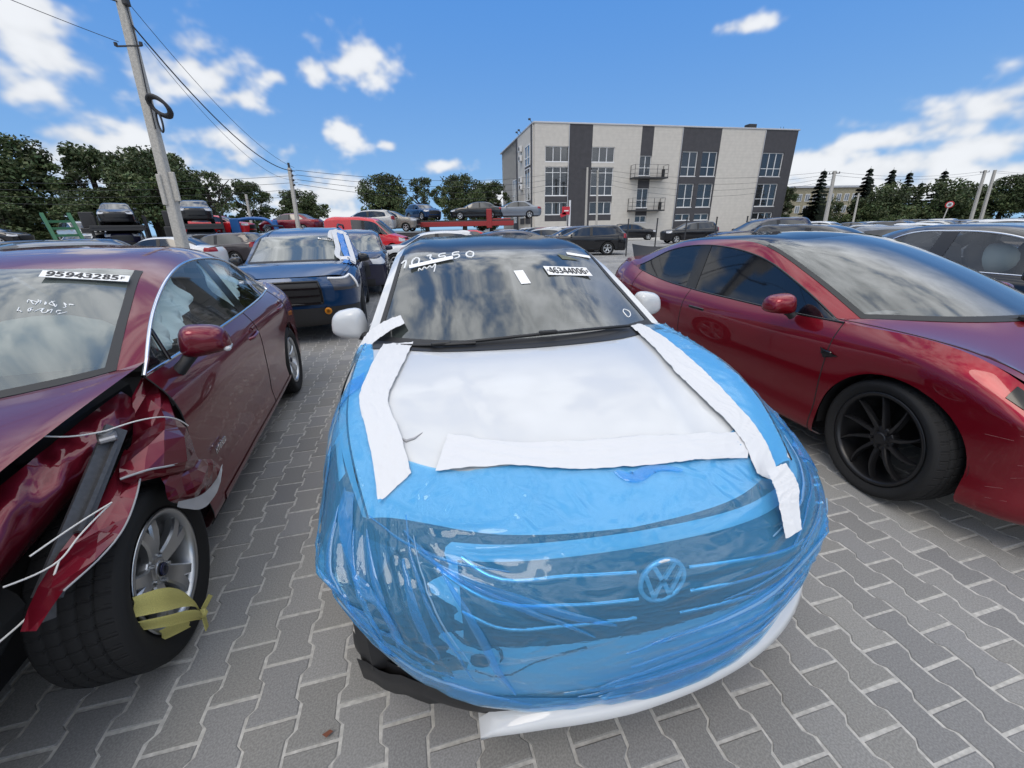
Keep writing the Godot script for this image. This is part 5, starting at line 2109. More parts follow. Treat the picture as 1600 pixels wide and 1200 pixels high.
func build_near_cars() -> void:
	# blue crossover behind the maroon sedan
	var d := shaped(SUV, 0.97)
	var g := car_grids(d, 10, 4)
	var car := thing("blue_crossover", "blue crossover with taped blue film over its front pillar and an orange tow cover", "car", Vector3(-3.32, 0, -6.45), 0.303)
	hero_panels(car, g, M.blue_paint, M.windshield_grey, M.dark_glass, M.blue_paint)
	cabin(car, d)
	var tm := tyre_mesh(0.36, 0.235, 0.225, 32).mesh()
	var rm := rim_mesh(0.235, 0.225, [5, 0.028, 0.022, 0.16, 0.0], 24).mesh()
	for a in [0.0, d.axle]:
		for s in [-1.0, 1.0]:
			add_wheel(car, Vector3(s * 0.81, 0.36, a), s < 0.0, tm, rm, M.tyre, M.dark_alloy)
	for s in [1.0, -1.0]:
		var m := MB.new()
		var q := piece(g, "L", 3.25, 4.75, 1.2, 2.5)
		m.grid(q if s > 0.0 else mirrored(q), CENTRE, null, 0.004)
		part("headlight", m, M.lamp_inside, car)
		m = MB.new()
		var edge := []
		q = piece(g, "L", 3.25, 4.75, 1.2, 2.4)
		for p in q[q.size() - 1]:
			edge.append(Vector3(p.x * s, p.y, p.z + 0.01))
		for k in range(q.size() - 2, -1, -1):
			var p: Vector3 = q[k][q[0].size() - 1]
			edge.append(Vector3((p.x + 0.01) * s, p.y, p.z + 0.006))
		m.tube(edge, 0.018, 6)
		part("daytime_lamp", m, M.paper, car)
		m = MB.new()
		q = piece(g, "L", 0, 2.25, 0.0, 2.5)
		m.grid(q if s > 0.0 else mirrored(q), CENTRE, arch_keep(d), 0.006)
		part("bumper_corner", m, M.fender_plastic, car)
		m = MB.new()
		m.lathe_x([Vector2(0.0, 0.0), Vector2(0.045, 0.0), Vector2(0.055, 0.006), Vector2(0.06, 0.0)], 16)
		var fog := part("fog_lamp", m, M.lamp_inside, car)
		fog.position = Vector3(s * 0.60, 0.40, 0.855)
		fog.rotation.y = -PI / 2
		add_mirror(car, Vector3(s * 0.99, 1.10, -0.72), s, M.black_paint, Vector3(-0.12 * s, -0.08, 0.03))
		m = MB.new()
		m.tube([Vector3(s * 0.60, 1.60, -1.3), Vector3(s * 0.60, 1.655, -1.5), Vector3(s * 0.59, 1.66, -2.9), Vector3(s * 0.59, 1.60, -3.1)], 0.018, 6)
		part("roof_rack_bar", m, M.black, car)
	var m := MB.new()
	m.grid(around(piece(g, "L", 2.5, 4.25, 0, 0.8)), CENTRE, null, 0.006)
	part("grille", m, M.black, car)
	m = MB.new()
	var rim := []
	var q := around(piece(g, "L", 2.5, 4.25, 0, 0.8))
	for p in q[0]:
		rim.append(p + Vector3(0, 0, 0.012))
	for k in q.size():
		rim.append(q[k][q[0].size() - 1] + Vector3(0, 0, 0.012))
	for k in range(q[0].size() - 1, -1, -1):
		rim.append(q[q.size() - 1][k] + Vector3(0, 0, 0.012))
	for k in range(q.size() - 1, -1, -1):
		rim.append(q[k][0] + Vector3(0, 0, 0.012))
	m.tube(rim, 0.016, 6)
	for h in [0.60, 0.70, 0.80]:
		m.bar(Vector3(-0.40, h, 0.955), Vector3(0.40, h, 0.955), 0.012, 0.022)
	part("grille_frame", m, M.gloss_black, car)
	m = MB.new()
	m.grid(around(piece(g, "L", 0.5, 2.0, 0, 1.0)), CENTRE, null, 0.008)
	part("lower_intake", m, M.fender_plastic, car)
	m = MB.new()
	m.lathe_x([Vector2(0.0, 0.012), Vector2(0.04, 0.010), Vector2(0.05, 0.0)], 16)
	var tow := part("tow_cover", m, M.orange, car)
	tow.position = Vector3(0.47, 0.475, 0.925)
	tow.rotation.y = -PI / 2
	# film and tape on its left pillar
	var rows := []
	for i in 13:
		var row := PackedVector3Array()
		for k in 9:
			var u := lerpf(1.2, 5.2, i / 12.0)
			var p := bilinear(g.T, Vector2(u / 9.0, lerpf(-0.0, 0.56, k / 8.0)))
			row.append(p + Vector3(0.012, 0.012, 0.006) * (1.0 + 0.8 * sin(i * 2.1 + k * 1.7)))
		rows.append(row)
	m = MB.new()
	m.grid(rows, CENTRE)
	part("blue_film", m, M.film_flat, car)
	m = MB.new()
	for path in [[[1.9, 0.44], [2.05, 0.60], [3.0, 0.60], [4.1, 0.60]], [[1.3, 0.0], [1.9, 0.10], [2.6, 0.18], [3.6, 0.24], [4.2, 0.28]], [[2.02, 0.62], [1.95, 0.50], [1.75, 0.30], [1.5, 0.02]], [[3.6, 0.66], [4.15, 0.60], [4.25, 0.40], [4.25, 0.26]]]:
		var mid := []
		for e in path:
			mid.append(bilinear(g.T, Vector2(e[0] / 9.0, e[1])) + Vector3(0.02, 0.028, 0.012))
		var l := spline(mid, 8)
		var strip := []
		for e in [-1.0, 0.0, 1.0]:
			var row := PackedVector3Array()
			for k in l.size():
				var t := (l[mini(k + 1, l.size() - 1)] - l[maxi(k - 1, 0)]).normalized()
				var o := t.cross(Vector3(0.5, 0.7, 0.5).normalized()).normalized()
				row.append(l[k] + o * e * 0.045 + Vector3(0, 0.004, 0) * sin(k * 1.3))
			strip.append(row)
		m.grid(strip, CENTRE)
	part("tape_strip", m, M.tape, car)
	m = MB.new()
	m.box(Vector3.ZERO, Vector3(0.27, 0.05, 0.002))
	var lab := part("lot_label", m, M.paper, car)
	lab.transform = on_glass(g, 0.42, -0.93, 0.0, 0.006)
	part("lot_number", text_mesh("78410721", 0.038), M.ink, lab).position = Vector3(0, 0, 0.002)

	# dark crossover behind it
	var dk := plain_car("dark_crossover", shaped(SUV, 0.95), M.navy_paint, 8, 4, true, M.windshield_grey)
	put_car(dk, "dark purple crossover close behind the taped blue crossover", "car", Vector3(-4.05, 0, -10.6), 0.26)
	# black sedan beyond the red car
	d = tweak(SEDAN, {})
	g = car_grids(d, 10, 4)
	car = thing("black_sedan", "black sedan with chrome window trim beyond the red car", "car", Vector3(6.02, 0, -3.15), 0.12)
	hero_panels(car, g, M.black_paint, M.windshield, M.glass, M.black_paint)
	cabin(car, d)
	tm = tyre_mesh(0.335, 0.235, 0.22, 32).mesh()
	for a in [0.0, d.axle]:
		for s in [-1.0, 1.0]:
			add_wheel(car, Vector3(s * 0.80, 0.335, a), s < 0.0, tm, rm, M.tyre, M.alloy)
	for s in [1.0, -1.0]:
		add_mirror(car, Vector3(s * 0.99, 1.02, -0.79), s, M.black_paint, Vector3(-0.10 * s, -0.085, 0.03), [0.22, 0.14, 0.15])
		m = MB.new()
		var w := func(p: PackedVector3Array) -> Array: return Array(p) if s > 0.0 else flipx(Array(p))
		m.tube(w.call(g.T[g.nv].slice(2 * g.nu, roundi(d.win_end * g.nu) + 1)), 0.012, 6, false)
		m.tube(w.call(g.T[0].slice(2 * g.nu, roundi(d.win_end * g.nu) + 1)), 0.009, 6, false)
		part("chrome_trim", m, M.chrome, car)
	m = MB.new()
	var bag := []
	for i in 9:
		var t := -PI / 2 + PI * i / 8.0
		var row := PackedVector3Array()
		for k in 17:
			var gk := TAU * k / 16.0
			row.append(Vector3(-0.40 + 0.14 * cos(t) * cos(gk), 1.10 + 0.17 * sin(t), -1.55 + 0.20 * cos(t) * sin(gk)))
		bag.append(row)
	m.grid(bag, Vector3(-0.40, 1.10, -1.55))
	part("airbag", m, M.airbag, car)


func wide_van(called: String, material: Material) -> Node3D:
	var d := tweak(SUV, {"A": [0.70, 0.35, -0.25, -0.70, -1.10, -2.0, -3.2, -4.3, -4.5, -4.6],
		"w3": [0.88, 0.97, 0.99, 1.0, 1.0, 1.0, 1.0, 1.0, 1.0, 0.98], "w4": [0.84, 0.94, 0.97, 0.98, 0.99, 0.99, 0.99, 0.99, 0.99, 0.97], "w5": [0.78, 0.88, 0.92, 0.95, 0.96, 0.97, 0.97, 0.97, 0.97, 0.96],
		"z4": [0.90, 1.0, 1.1, 1.15, 1.18, 1.2, 1.2, 1.2, 1.2, 1.2], "z5": [1.05, 1.17, 1.28, 1.32, 1.34, 1.36, 1.36, 1.36, 1.36, 1.36],
		"r6": [[0.72, 0.74, 1.06], [0.36, 0.84, 1.19], [-0.25, 0.89, 1.31], [-0.70, 0.90, 1.75], [-1.05, 0.90, 2.05], [-2.0, 0.90, 2.25], [-3.2, 0.90, 2.28], [-4.3, 0.90, 2.26], [-4.5, 0.90, 2.22], [-4.6, 0.90, 2.16]],
		"r7": [[0.73, 0.70, 1.07], [0.36, 0.78, 1.20], [-0.22, 0.84, 1.32], [-0.68, 0.82, 1.78], [-1.05, 0.78, 2.14], [-2.0, 0.76, 2.38], [-3.2, 0.76, 2.42], [-4.3, 0.76, 2.40], [-4.52, 0.78, 2.33], [-4.62, 0.80, 2.24]],
		"r9": [[0.90, 1.10], [0.42, 1.24], [0.02, 1.36], [-0.52, 1.86], [-0.98, 2.24], [-2.0, 2.47], [-3.2, 2.50], [-4.3, 2.48], [-4.54, 2.40], [-4.64, 2.28]],
		"rz": [0.32, 0.36, 0.5, 0.74, 1.2, 1.36], "ra": [-4.66, -4.68, -4.7, -4.7, -4.68, -4.66], "axle": -3.4, "roof_end": 8, "glass_end": 8.4, "win_end": 5.6})
	return plain_car(called, d, material, 5, 3)


func build_far_cars() -> void:
	var paints := {"white": M.white_paint, "black": M.black_paint, "silver": M.silver_paint, "grey": M.grey_paint, "blue": M.blue_paint, "red": M.maroon, "bright red": M.bright_red, "beige": M.beige_paint, "navy": M.navy_paint, "brown": M.brown_paint}
	var kinds := {
		"sedan": plain_car("sedan", SEDAN, M.white_paint, 5, 3, true, M.far_glass),
		"crossover": plain_car("crossover", shaped(SUV, 0.96), M.white_paint, 5, 3, true, M.far_glass),
		"suv": plain_car("suv", shaped(SUV, 1.07, 1.03), M.white_paint, 5, 3, true, M.far_glass),
		"hatchback": plain_car("hatchback", shaped(SUV, 0.90, 0.90), M.white_paint, 5, 3, true, M.far_glass)}
	var add := func(kind: String, color: String, label: String, x: float, z: float, deg: float, y := 0.0, group := "") -> Node3D:
		var c := copy_of(kinds[kind], "%s_%s" % [color.replace(" ", "_"), kind], label, "car", Vector3(x, y, z), deg_to_rad(deg), group)
		for k in c.get_children():
			if k.name == "body" or k.name == "mirror" or k.name == "mirror2" or (k is MeshInstance3D and k.material_override == M.white_paint):
				k.material_override = paints[color]
		return c
	# behind the white car, near the middle
	add.call("hatchback", "white", "white hatchback side-on, left behind the wrapped white sedan's roof", -4.6, -17.0, -75)
	add.call("sedan", "navy", "dark blue sedan whose roof shows just left behind the wrapped sedan's roof", -1.9, -13.6, -80)
	add.call("sedan", "grey", "blue-grey sedan between the maroon sedan and the blue crossover", -6.9, -9.0, 150)
	add.call("sedan", "bright red", "red sedan roof under the red flatbed truck", -4.6, -31.0, -90)
	add.call("sedan", "white", "white sedan roof in front of the red flatbed truck", -1.9, -26.5, -95)
	add.call("hatchback", "silver", "silver hatchback right of the white sedan by the flatbed truck", 0.6, -29.5, -95)
	# left, over the maroon roof
	add.call("crossover", "brown", "dark brown crossover side-on behind the leaning concrete pole", -16.6, -22.5, -95)
	add.call("sedan", "white", "white sedan with dark glass over the maroon roof, below the green ramp", -17.2, -19.0, -80)
	add.call("sedan", "blue", "blue sedan beside the white sedan, left over the maroon roof", -18.6, -16.8, -85)
	add.call("sedan", "black", "black sedan with bright window trim at the left edge, close over the maroon roof", -17.0, -13.4, -80)
	add.call("suv", "white", "white sport utility facing the camera, left of the green ramp", -26.6, -25.8, 20)
	add.call("crossover", "grey", "grey crossover between the pole's foot and the blue trailer", -15.5, -24.5, -80)
	add.call("hatchback", "white", "white hatchback by the blue trailer's right post", -17.2, -27.0, -70)
	# row in front of the office: all face left, the black one nearest
	var row := ["black", "blue", "silver", "white", "red", "grey", "silver", "white"]
	var said := ["black crossover with silver wheels at the near end of the row by the office", "dark blue crossover second in the row before the office, behind the black one", "silver crossover third in the row before the office", "white crossover fourth in the row before the office", "dark red crossover fifth in the row before the office", "grey crossover sixth in the row before the office", "silver crossover seventh in the row before the office", "white crossover at the far end of the row before the office"]
	for k in 8:
		var z := -24.9 - 3.1 * k
		add.call("crossover", row[k], said[k], 2.9 - 0.33 * k + (0.0 if k < 2 else -0.4), z, -96, 0.0, "cars in a row before the office")
	add.call("hatchback", "black", "small black car with a white plate left of the parked dark sport utilities", 11.2, -47.0, 95)
	add.call("suv", "black", "black sport utility facing away under the office's lower balcony", 15.8, -48.5, 80)
	add.call("suv", "black", "tall black sport utility standing right behind the thin fence posts", 14.6, -38.0, -85)
	add.call("suv", "navy", "dark sport utility with a roof spoiler just behind the red car's roof", 10.9, -21.0, -88)
	# the big lot on the right: rows of cars, mostly their roofs show
	var r := RandomNumberGenerator.new()
	r.seed = 77
	var cols := ["white", "silver", "grey", "black", "white", "blue", "silver", "grey", "navy", "beige"]
	var count := ["first", "second", "third", "fourth", "fifth", "sixth", "seventh", "eighth", "ninth", "tenth", "eleventh", "twelfth", "thirteenth"]
	var nth := ["nearest", "second", "third", "fourth", "fifth", "sixth"]
	for i in 6:
		var z := -11.5 - 5.4 * i
		var n := 8 + i
		for k in n:
			var x := 10.6 + 3.9 * i + 2.9 * k + r.randf_range(-0.25, 0.25)
			if i == 1 and k == 0 or i == 2 and k == 0:
				continue
			var color: String = cols[r.randi() % 10]
			var kind: String = ["sedan", "sedan", "hatchback", "crossover"][r.randi() % 4]
			add.call(kind, color, "%s %s, %s from the left in the %s row of the right-hand lot" % [color, kind, count[k], nth[i]], x, z - 0.10 * k, 28.0 + r.randf_range(-5, 5) + (180.0 if i % 2 else 0.0), -0.12 if i < 3 else 0.0, "cars in rows in the right-hand lot")
	# carriers and the cars they hold
	carriers(add)


func carriers(add: Callable) -> void:
	var post := func(m: MB, x: float, z: float, y0: float, y1: float, w := 0.14) -> void:
		m.box(Vector3(x, (y0 + y1) / 2.0, z), Vector3(w, y1 - y0, w), 0.02)
	# green two-deck carrier
	for q in [[-25.3, -28.0, 0.66, "green_carrier", "two-deck car carrier with a green ramp frame on the left", M.truck_green], [-20.3, -28.3, 0.58, "dark_carrier", "dark two-deck car carrier standing behind the leaning pole", M.deck]]:
		var t := thing(q[3], q[4], "car carrier", Vector3(q[0], 0, q[1]), q[2])
		var m := MB.new()
		m.box(Vector3(0, 2.12, -2.4), Vector3(2.6, 0.16, 5.4), 0.02)
		m.box(Vector3(0, 1.98, 0.22), Vector3(2.7, 0.22, 0.12), 0.02)
		part("upper_deck", m, M.deck, t)
		m = MB.new()
		m.box(Vector3(0, 0.55, -2.4), Vector3(2.5, 0.20, 5.4), 0.02)
		part("lower_deck", m, M.deck, t)
		for x in [-1.28, 1.28]:
			for z in [0.0, -2.5, -4.9]:
				m = MB.new()
				post.call(m, x, z, 0.3, 2.9 if z < -1.0 else 2.2)
				part("post", m, M.deck, t)
		for x in [-1.0, 1.0]:
			for z in [-0.5, -4.2]:
				m = tyre_mesh(0.42, 0.26, 0.28, 20)
				var w := part("tyre", m, M.tyre, t)
				w.position = Vector3(x, 0.42, z)
		if q[3] == "green_carrier":
			for x in [-2.9, -1.75]:
				m = MB.new()
				m.bar(Vector3(x - 0.35, 2.9, -0.4), Vector3(x + 0.15, 0.7, 1.2), 0.16, 0.20)
				part("ramp_rail", m, M.truck_green, t)
			for k in 4:
				m = MB.new()
				var f := 0.15 + 0.2 * k
				m.bar(Vector3(-3.1 + 0.35 * f, 2.75 - 2.0 * f, -0.3 + 1.5 * f), Vector3(-1.95 + 0.35 * f, 2.75 - 2.0 * f, -0.3 + 1.5 * f), 0.10, 0.14)
				part("ramp_rung", m, M.truck_green, t)
		m = MB.new()
		m.box(Vector3(-1.6, 2.6, -3.0), Vector3(0.7, 1.0, 0.8), 0.05)
		m.box(Vector3(-1.75, 1.7, -2.2), Vector3(0.5, 0.8, 0.9), 0.05)
		part("winch_housing", m, M.deck, t)
	add.call("sedan", "black", "black sedan on the upper deck of the green-ramped carrier", -25.7, -28.6, 38, 2.20)
	add.call("crossover", "black", "black crossover on the upper deck of the carrier behind the pole", -20.7, -28.9, 34, 2.20)
	add.call("suv", "navy", "dark sport utility on the lower deck of the green-ramped carrier", -25.8, -28.7, 38, 0.65)
	add.call("crossover", "grey", "grey crossover on the lower deck of the carrier behind the pole", -20.7, -28.9, 34, 0.65)
	add.call("sedan", "black", "black sedan on the low trailer at the left edge", -33.6, -29.0, 100, 1.0)
	add.call("suv", "silver", "silver van-like car half hidden left of the green ramp", -30.6, -31.5, 60, 0.9)
	# low trailers
	var trailer := func(called: String, label: String, x: float, z: float, deg: float, long: float, y: float, m: Material, beam: float) -> Node3D:
		var t := thing(called, label, "trailer", Vector3(x, 0, z), deg_to_rad(deg))
		var b := MB.new()
		b.box(Vector3(0, y - 0.12, 0), Vector3(long, 0.16, 2.4), 0.02)
		part("deck", b, M.deck, t)
		for s in [-1.0, 1.0]:
			b = MB.new()
			b.box(Vector3(0, y - 0.16 - beam / 2, s * 1.22), Vector3(long, beam, 0.10), 0.02)
			part("side_beam", b, m, t)
		for k in 3:
			for s in [-1.0, 1.0]:
				var w := part("tyre", tyre_mesh(0.42, 0.26, 0.28, 20), M.tyre, t)
				w.position = Vector3(-long * 0.1 + 1.0 * k, 0.42, s * 1.0)
				w.rotation.y = PI / 2
		return t
	var bt: Node3D = trailer.call("blue_trailer", "trailer with blue end frames carrying two red cars", -20.0, -34.5, 4, 11.0, 1.35, M.deck, 0.25)
	for q in [[-1.1, 0.9, 2.65, 0.62], [1.9, 0.9, 2.5, 0.3]]:
		var m := MB.new()
		m.box(Vector3(q[0], (q[1] + q[2]) / 2.0, 1.25), Vector3(q[3], q[2] - q[1], 0.25), 0.05)
		part("end_frame", m, M.truck_blue, bt)
	var top := MB.new()
	top.tube(Array(spline([Vector3(-1.0, 2.5, 1.2), Vector3(0.4, 2.62, 1.2), Vector3(1.4, 2.45, 1.2), Vector3(1.9, 1.9, 1.2)], 5)), 0.12, 8)
	part("top_rail", top, M.truck_blue, bt)
	add.call("crossover", "bright red", "red crossover at the left end of the blue-framed trailer", -21.2, -34.2, 95, 1.36)
	add.call("sedan", "red", "dark red sedan on the right half of the blue-framed trailer", -19.0, -34.8, -90, 1.5)
	trailer.call("grey_trailer", "low grey trailer carrying the silver and the beige cars", -12.0, -37.5, 2, 12.0, 1.40, M.deck, 0.25)
	add.call("suv", "silver", "silver sport utility on the grey trailer, left of the red van", -13.6, -36.4, -82, 1.42)
	add.call("suv", "beige", "beige sport utility above the red van's bonnet", -8.8, -38.0, 85, 1.45)
	var van := wide_van("red_van", M.bright_red)
	put_car(van, "bright red panel van behind the blue crossover, facing right", "van", Vector3(-8.1, 0, -30.5), deg_to_rad(88))
	var rt: Node3D = trailer.call("red_flatbed", "red flatbed truck bed carrying three wrecked cars", -4.4, -40.0, 3, 9.6, 2.35, M.truck_red, 0.40)
	var m := MB.new()
	m.box(Vector3(2.6, 2.4, 1.0), Vector3(0.5, 1.6, 0.6), 0.05)
	m.box(Vector3(3.6, 2.15, 1.0), Vector3(1.9, 0.5, 0.3), 0.05)
	part("headboard", m, M.truck_red, rt)
	add.call("hatchback", "blue", "blue and white hatchback at the left end of the red flatbed", -7.2, -40.0, 40, 2.36)
	add.call("sedan", "black", "black sedan in the middle of the red flatbed", -4.4, -40.0, -88, 2.36)
	add.call("sedan", "grey", "grey wrecked sedan at the right end of the red flatbed", -0.9, -40.3, -88, 2.36)


# ---------------------------------------------------------------- buildings
func glazed(parent: Node3D, called: String, x0: float, x1: float, y0: float, y1: float, z: float, cols: int, rows: Array, material: Material, curtains := false) -> void:
	# white frame with mullions and transoms, each pane a sheet of its own set back in the frame
	var f := MB.new()
	var t := 0.09
	f.box(Vector3((x0 + x1) / 2, y0 + t / 2, z), Vector3(x1 - x0, t, 0.12))
	f.box(Vector3((x0 + x1) / 2, y1 - t / 2, z), Vector3(x1 - x0, t, 0.12))
	for k in cols + 1:
		var x := lerpf(x0 + t / 2, x1 - t / 2, float(k) / cols)
		f.box(Vector3(x, (y0 + y1) / 2, z), Vector3(t, y1 - y0 - 2 * t, 0.116))
	var ys := [y0 + t]
	for q in rows:
		var y: float = lerpf(y0, y1, q)
		f.box(Vector3((x0 + x1) / 2, y, z), Vector3(x1 - x0 - 2 * t, t * 0.8, 0.108))
		ys.append(y)
	ys.append(y1 - t)
	f.box(Vector3((x0 + x1) / 2, y0 - 0.03, z + 0.10), Vector3(x1 - x0 + 0.1, 0.06, 0.22))
	var w := part(called, f, M.frame_white, parent)
	for k in cols:
		for i in ys.size() - 1:
			var a := lerpf(x0 + t / 2, x1 - t / 2, float(k) / cols)
			var b := lerpf(x0 + t / 2, x1 - t / 2, float(k + 1) / cols)
			var p := MB.new()
			p.box(Vector3((a + b) / 2, (ys[i] + ys[i + 1]) / 2, z - 0.02), Vector3(b - a - t, ys[i + 1] - ys[i] - 0.07, 0.012))
			part("pane", p, material, w)
	if not curtains and x1 - x0 > 1.0:
		var bl := MB.new()
		var pick := int(x0 * 7.0 + y0 * 3.0)
		for k in cols:
			if (pick + k * 3) % 4 == 0:
				continue
			var a := lerpf(x0 + t, x1 - t, float(k) / cols)
			var b := lerpf(x0 + t, x1 - t, float(k + 1) / cols)
			var drop = y0 + (y1 - y0) * [0.0, 0.25, 0.5, 0.0, 0.1][(pick + k) % 5]
			for n in 5:
				var c := lerpf(a, b, (n + 0.5) / 5.0)
				bl.box(Vector3(c, (drop + y1) / 2, z - 0.075), Vector3((b - a) / 5.0 * 0.86, y1 - drop - 0.1, 0.01))
		if bl.ix.size():
			part("blind", bl, M.blind, w).set_meta("kind", "stuff")
	if curtains:
		var c := MB.new()
		var rowsg := []
		for i in 2:
			var row := PackedVector3Array()
			for k in 41:
				row.append(Vector3(lerpf(x0, x1, k / 40.0), lerpf(y0, y1, i), z - 0.12 + 0.03 * sin(k * 1.9) + 0.02 * sin(k * 0.7)))
			rowsg.append(row)
		c.grid(rowsg)
		part("curtain", c, M.curtain, w)


func build_office() -> void:
	var t := thing("office_building", "three-storey cream and anthracite office building with balconies behind the parked cars", "building", Vector3(3.57, 0, -60.0), 0.2007)
	var core := MB.new()
	core.box(Vector3(20.05, 7.0, -11.9), Vector3(39.5, 14.0, 23.0))
	part("core", core, M.iron, t)
	var skin := func(x0: float, x1: float, y0: float, y1: float, dark: bool) -> void:
		var m := MB.new()
		m.box(Vector3((x0 + x1) / 2, (y0 + y1) / 2, 0.0), Vector3(x1 - x0, y1 - y0, 0.30))
		part("dark_panel" if dark else "wall_panel", m, M.anthracite if dark else M.cream, t)
	var stack := func(x0: float, x1: float, segs: Array) -> void:
		var y := 0.0
		for s in segs:
			if s[1] == "w":
				glazed(t, "window", x0, x1, y, s[0], -0.04, s[2], s[3], M.window, s.size() > 4)
			else:
				skin.call(x0, x1, y, s[0], s[1] == "d")
			y = s[0]
	skin.call(0.0, 1.45, 0, 14.1, false)
	for q in [[1.45, 4.75, true], [8.0, 11.3, false]]:
		var low := [4.80, "w", 3, []]
		if q[2]:
			low.append(true)
		stack.call(q[0], q[1], [[2.35, "c"], [3.2, "d"], low, [5.6, "d"], [9.15, "w", 3, [0.33, 0.80]], [9.72, "c"], [11.55, "w", 3, []], [14.1, "c"]])
	skin.call(4.75, 8.0, 0, 14.1, true)
	skin.call(11.3, 15.1, 0, 14.1, false)
	stack.call(15.1, 16.9, [[2.0, "c"], [2.9, "w", 2, []], [3.95, "d"], [6.5, "w", 2, [0.4]], [8.1, "d"], [10.6, "w", 2, [0.4]], [14.1, "d"]])
	skin.call(16.9, 21.3, 0, 14.1, false)
	skin.call(21.3, 21.6, 0, 14.1, true)
	for x in [21.6, 24.75]:
		stack.call(x, x + 2.45, [[2.15, "d"], [3.05, "w", 2, []], [3.95, "d"], [7.1, "w", 2, [0.38]], [8.05, "d"], [11.2, "w", 2, [0.38]], [14.1, "d"]])
	skin.call(24.05, 24.75, 0, 14.1, true)
	skin.call(27.2, 27.4, 0, 14.1, true)
	skin.call(27.4, 34.6, 0, 14.1, false)
	skin.call(34.6, 34.8, 0, 14.1, true)
	stack.call(34.8, 38.4, [[2.1, "d"], [3.1, "w", 3, []], [3.95, "d"], [7.1, "w", 3, [0.34]], [8.05, "d"], [11.2, "w", 3, [0.34]], [14.1, "d"]])
	skin.call(38.4, 40.1, 0, 14.1, true)
	# fine joints of the cladding, thin darker lines between the boards
	var j := MB.new()
	for k in range(1, 36):
		var y := 0.39 * k
		for q in [[0.0, 1.45], [11.3, 15.1], [16.9, 21.3], [27.4, 34.6]]:
			j.box(Vector3((q[0] + q[1]) / 2, y, 0.150), Vector3(q[1] - q[0] - 0.1, 0.018, 0.006))
	part("cladding_joint", j, M.joint, t)
	# side wall
	var side := func(z0: float, z1: float, y0: float, y1: float, dark: bool, out := 0.0) -> void:
		var m := MB.new()
		m.box(Vector3(-0.02 - out / 2, (y0 + y1) / 2, -(z0 + z1) / 2), Vector3(0.30 + out, y1 - y0, z1 - z0))
		part("dark_panel" if dark else "wall_panel", m, M.anthracite if dark else M.cream, t)
	side.call(0.16, 0.5, 0, 14.1, false)
	side.call(0.5, 1.3, 0, 14.1, true, 0.02)
	side.call(1.3, 4.6, 0, 14.1, false)
	side.call(4.6, 9.2, 0, 14.1, false)
	side.call(9.2, 10.3, 0, 14.1, true, 0.02)
	side.call(10.3, 23.4, 0, 14.1, false, -0.3)
	for q in [[1.5, 4.3, 9.6, 12.0], [1.5, 4.3, 5.2, 9.2], [1.5, 4.3, 3.0, 4.3], [5.0, 7.6, 3.0, 4.9], [10.8, 14.0, 5.0, 8.8], [10.8, 14.0, 2.4, 4.4]]:
		var n := Node3D.new()
		n.name = "side_bay"
		t.add_child(n, true)
		n.rotation.y = -PI / 2
		n.position = Vector3(-0.22 if q[0] < 10 else 0.08, 0, 0)
		var f := MB.new()
		for k in 3:
			var z := lerpf(q[0], q[1], k / 2.0)
			f.box(Vector3(-z, (q[2] + q[3]) / 2, 0.0), Vector3(0.12, q[3] - q[2], 0.12))
		for y in [q[2], lerpf(q[2], q[3], 0.4), q[3]]:
			f.box(Vector3(-(q[0] + q[1]) / 2, y, 0.0), Vector3(q[1] - q[0], 0.10, 0.11))
		part("frame", f, M.frame_white, n)
		for k in 2:
			var g := MB.new()
			var zc := lerpf(q[0], q[1], 0.25 + 0.5 * k)
			g.box(Vector3(-zc, (q[2] + q[3]) / 2, -0.02), Vector3((q[1] - q[0]) / 2 - 0.1, q[3] - q[2] - 0.1, 0.02))
			part("pane", g, M.window, n)
		var d := MB.new()
		d.box(Vector3(-(q[0] + q[1]) / 2, q[2] - 0.5, -0.01), Vector3(q[1] - q[0] + 0.1, 0.8, 0.06))
		part("dark_panel", d, M.anthracite, n)
	for q in [[6.6, 12.2], [6.6, 11.0], [6.6, 8.2], [6.4, 7.2], [3.0, 3.6]]:
		var m := MB.new()
		m.box(Vector3(-0.40, q[1], -q[0]), Vector3(0.36, 0.75, 1.1), 0.04)
		var ac := part("air_conditioner", m, M.frame_white, t)
		m = MB.new()
		m.lathe_x([Vector2(0.0, 0.0), Vector2(0.28, 0.0), Vector2(0.30, 0.03)], 16)
		var fan := part("fan_grille", m, M.iron, ac)
		fan.position = Vector3(-0.60, q[1], -q[0] + 0.15)
		fan.rotation.y = PI
	# parapet cap, rooftop pieces
	var cap := MB.new()
	cap.box(Vector3(20.05, 14.19, 0.02), Vector3(40.5, 0.18, 0.46), 0.02)
	cap.box(Vector3(-0.04, 14.19, -11.8), Vector3(0.44, 0.18, 23.1), 0.02)
	part("parapet_cap", cap, M.roof_cap, t)
	var m := MB.new()
	m.box(Vector3(33.6, 14.7, -2.0), Vector3(1.3, 0.9, 1.0), 0.03)
	m.box(Vector3(33.1, 14.5, -2.0), Vector3(0.6, 0.5, 0.8), 0.03)
	part("chimney", m, M.iron, t)
	for x in [34.2, 38.4, 38.9]:
		m = MB.new()
		m.tube([Vector3(x, 14.1, -1.5), Vector3(x, 15.1 if x < 38 else 14.9, -1.5)], 0.025, 5)
		part("aerial", m, M.iron, t)
	for z in [0.4, 6.6, 8.0]:
		m = MB.new()
		m.tube([Vector3(-0.2, 14.2, -z), Vector3(-0.5, 14.55, -z)], 0.04, 5)
		m.box(Vector3(-0.55, 14.6, -z), Vector3(0.3, 0.2, 0.2), 0.02)
		part("camera_mount", m, M.iron, t)
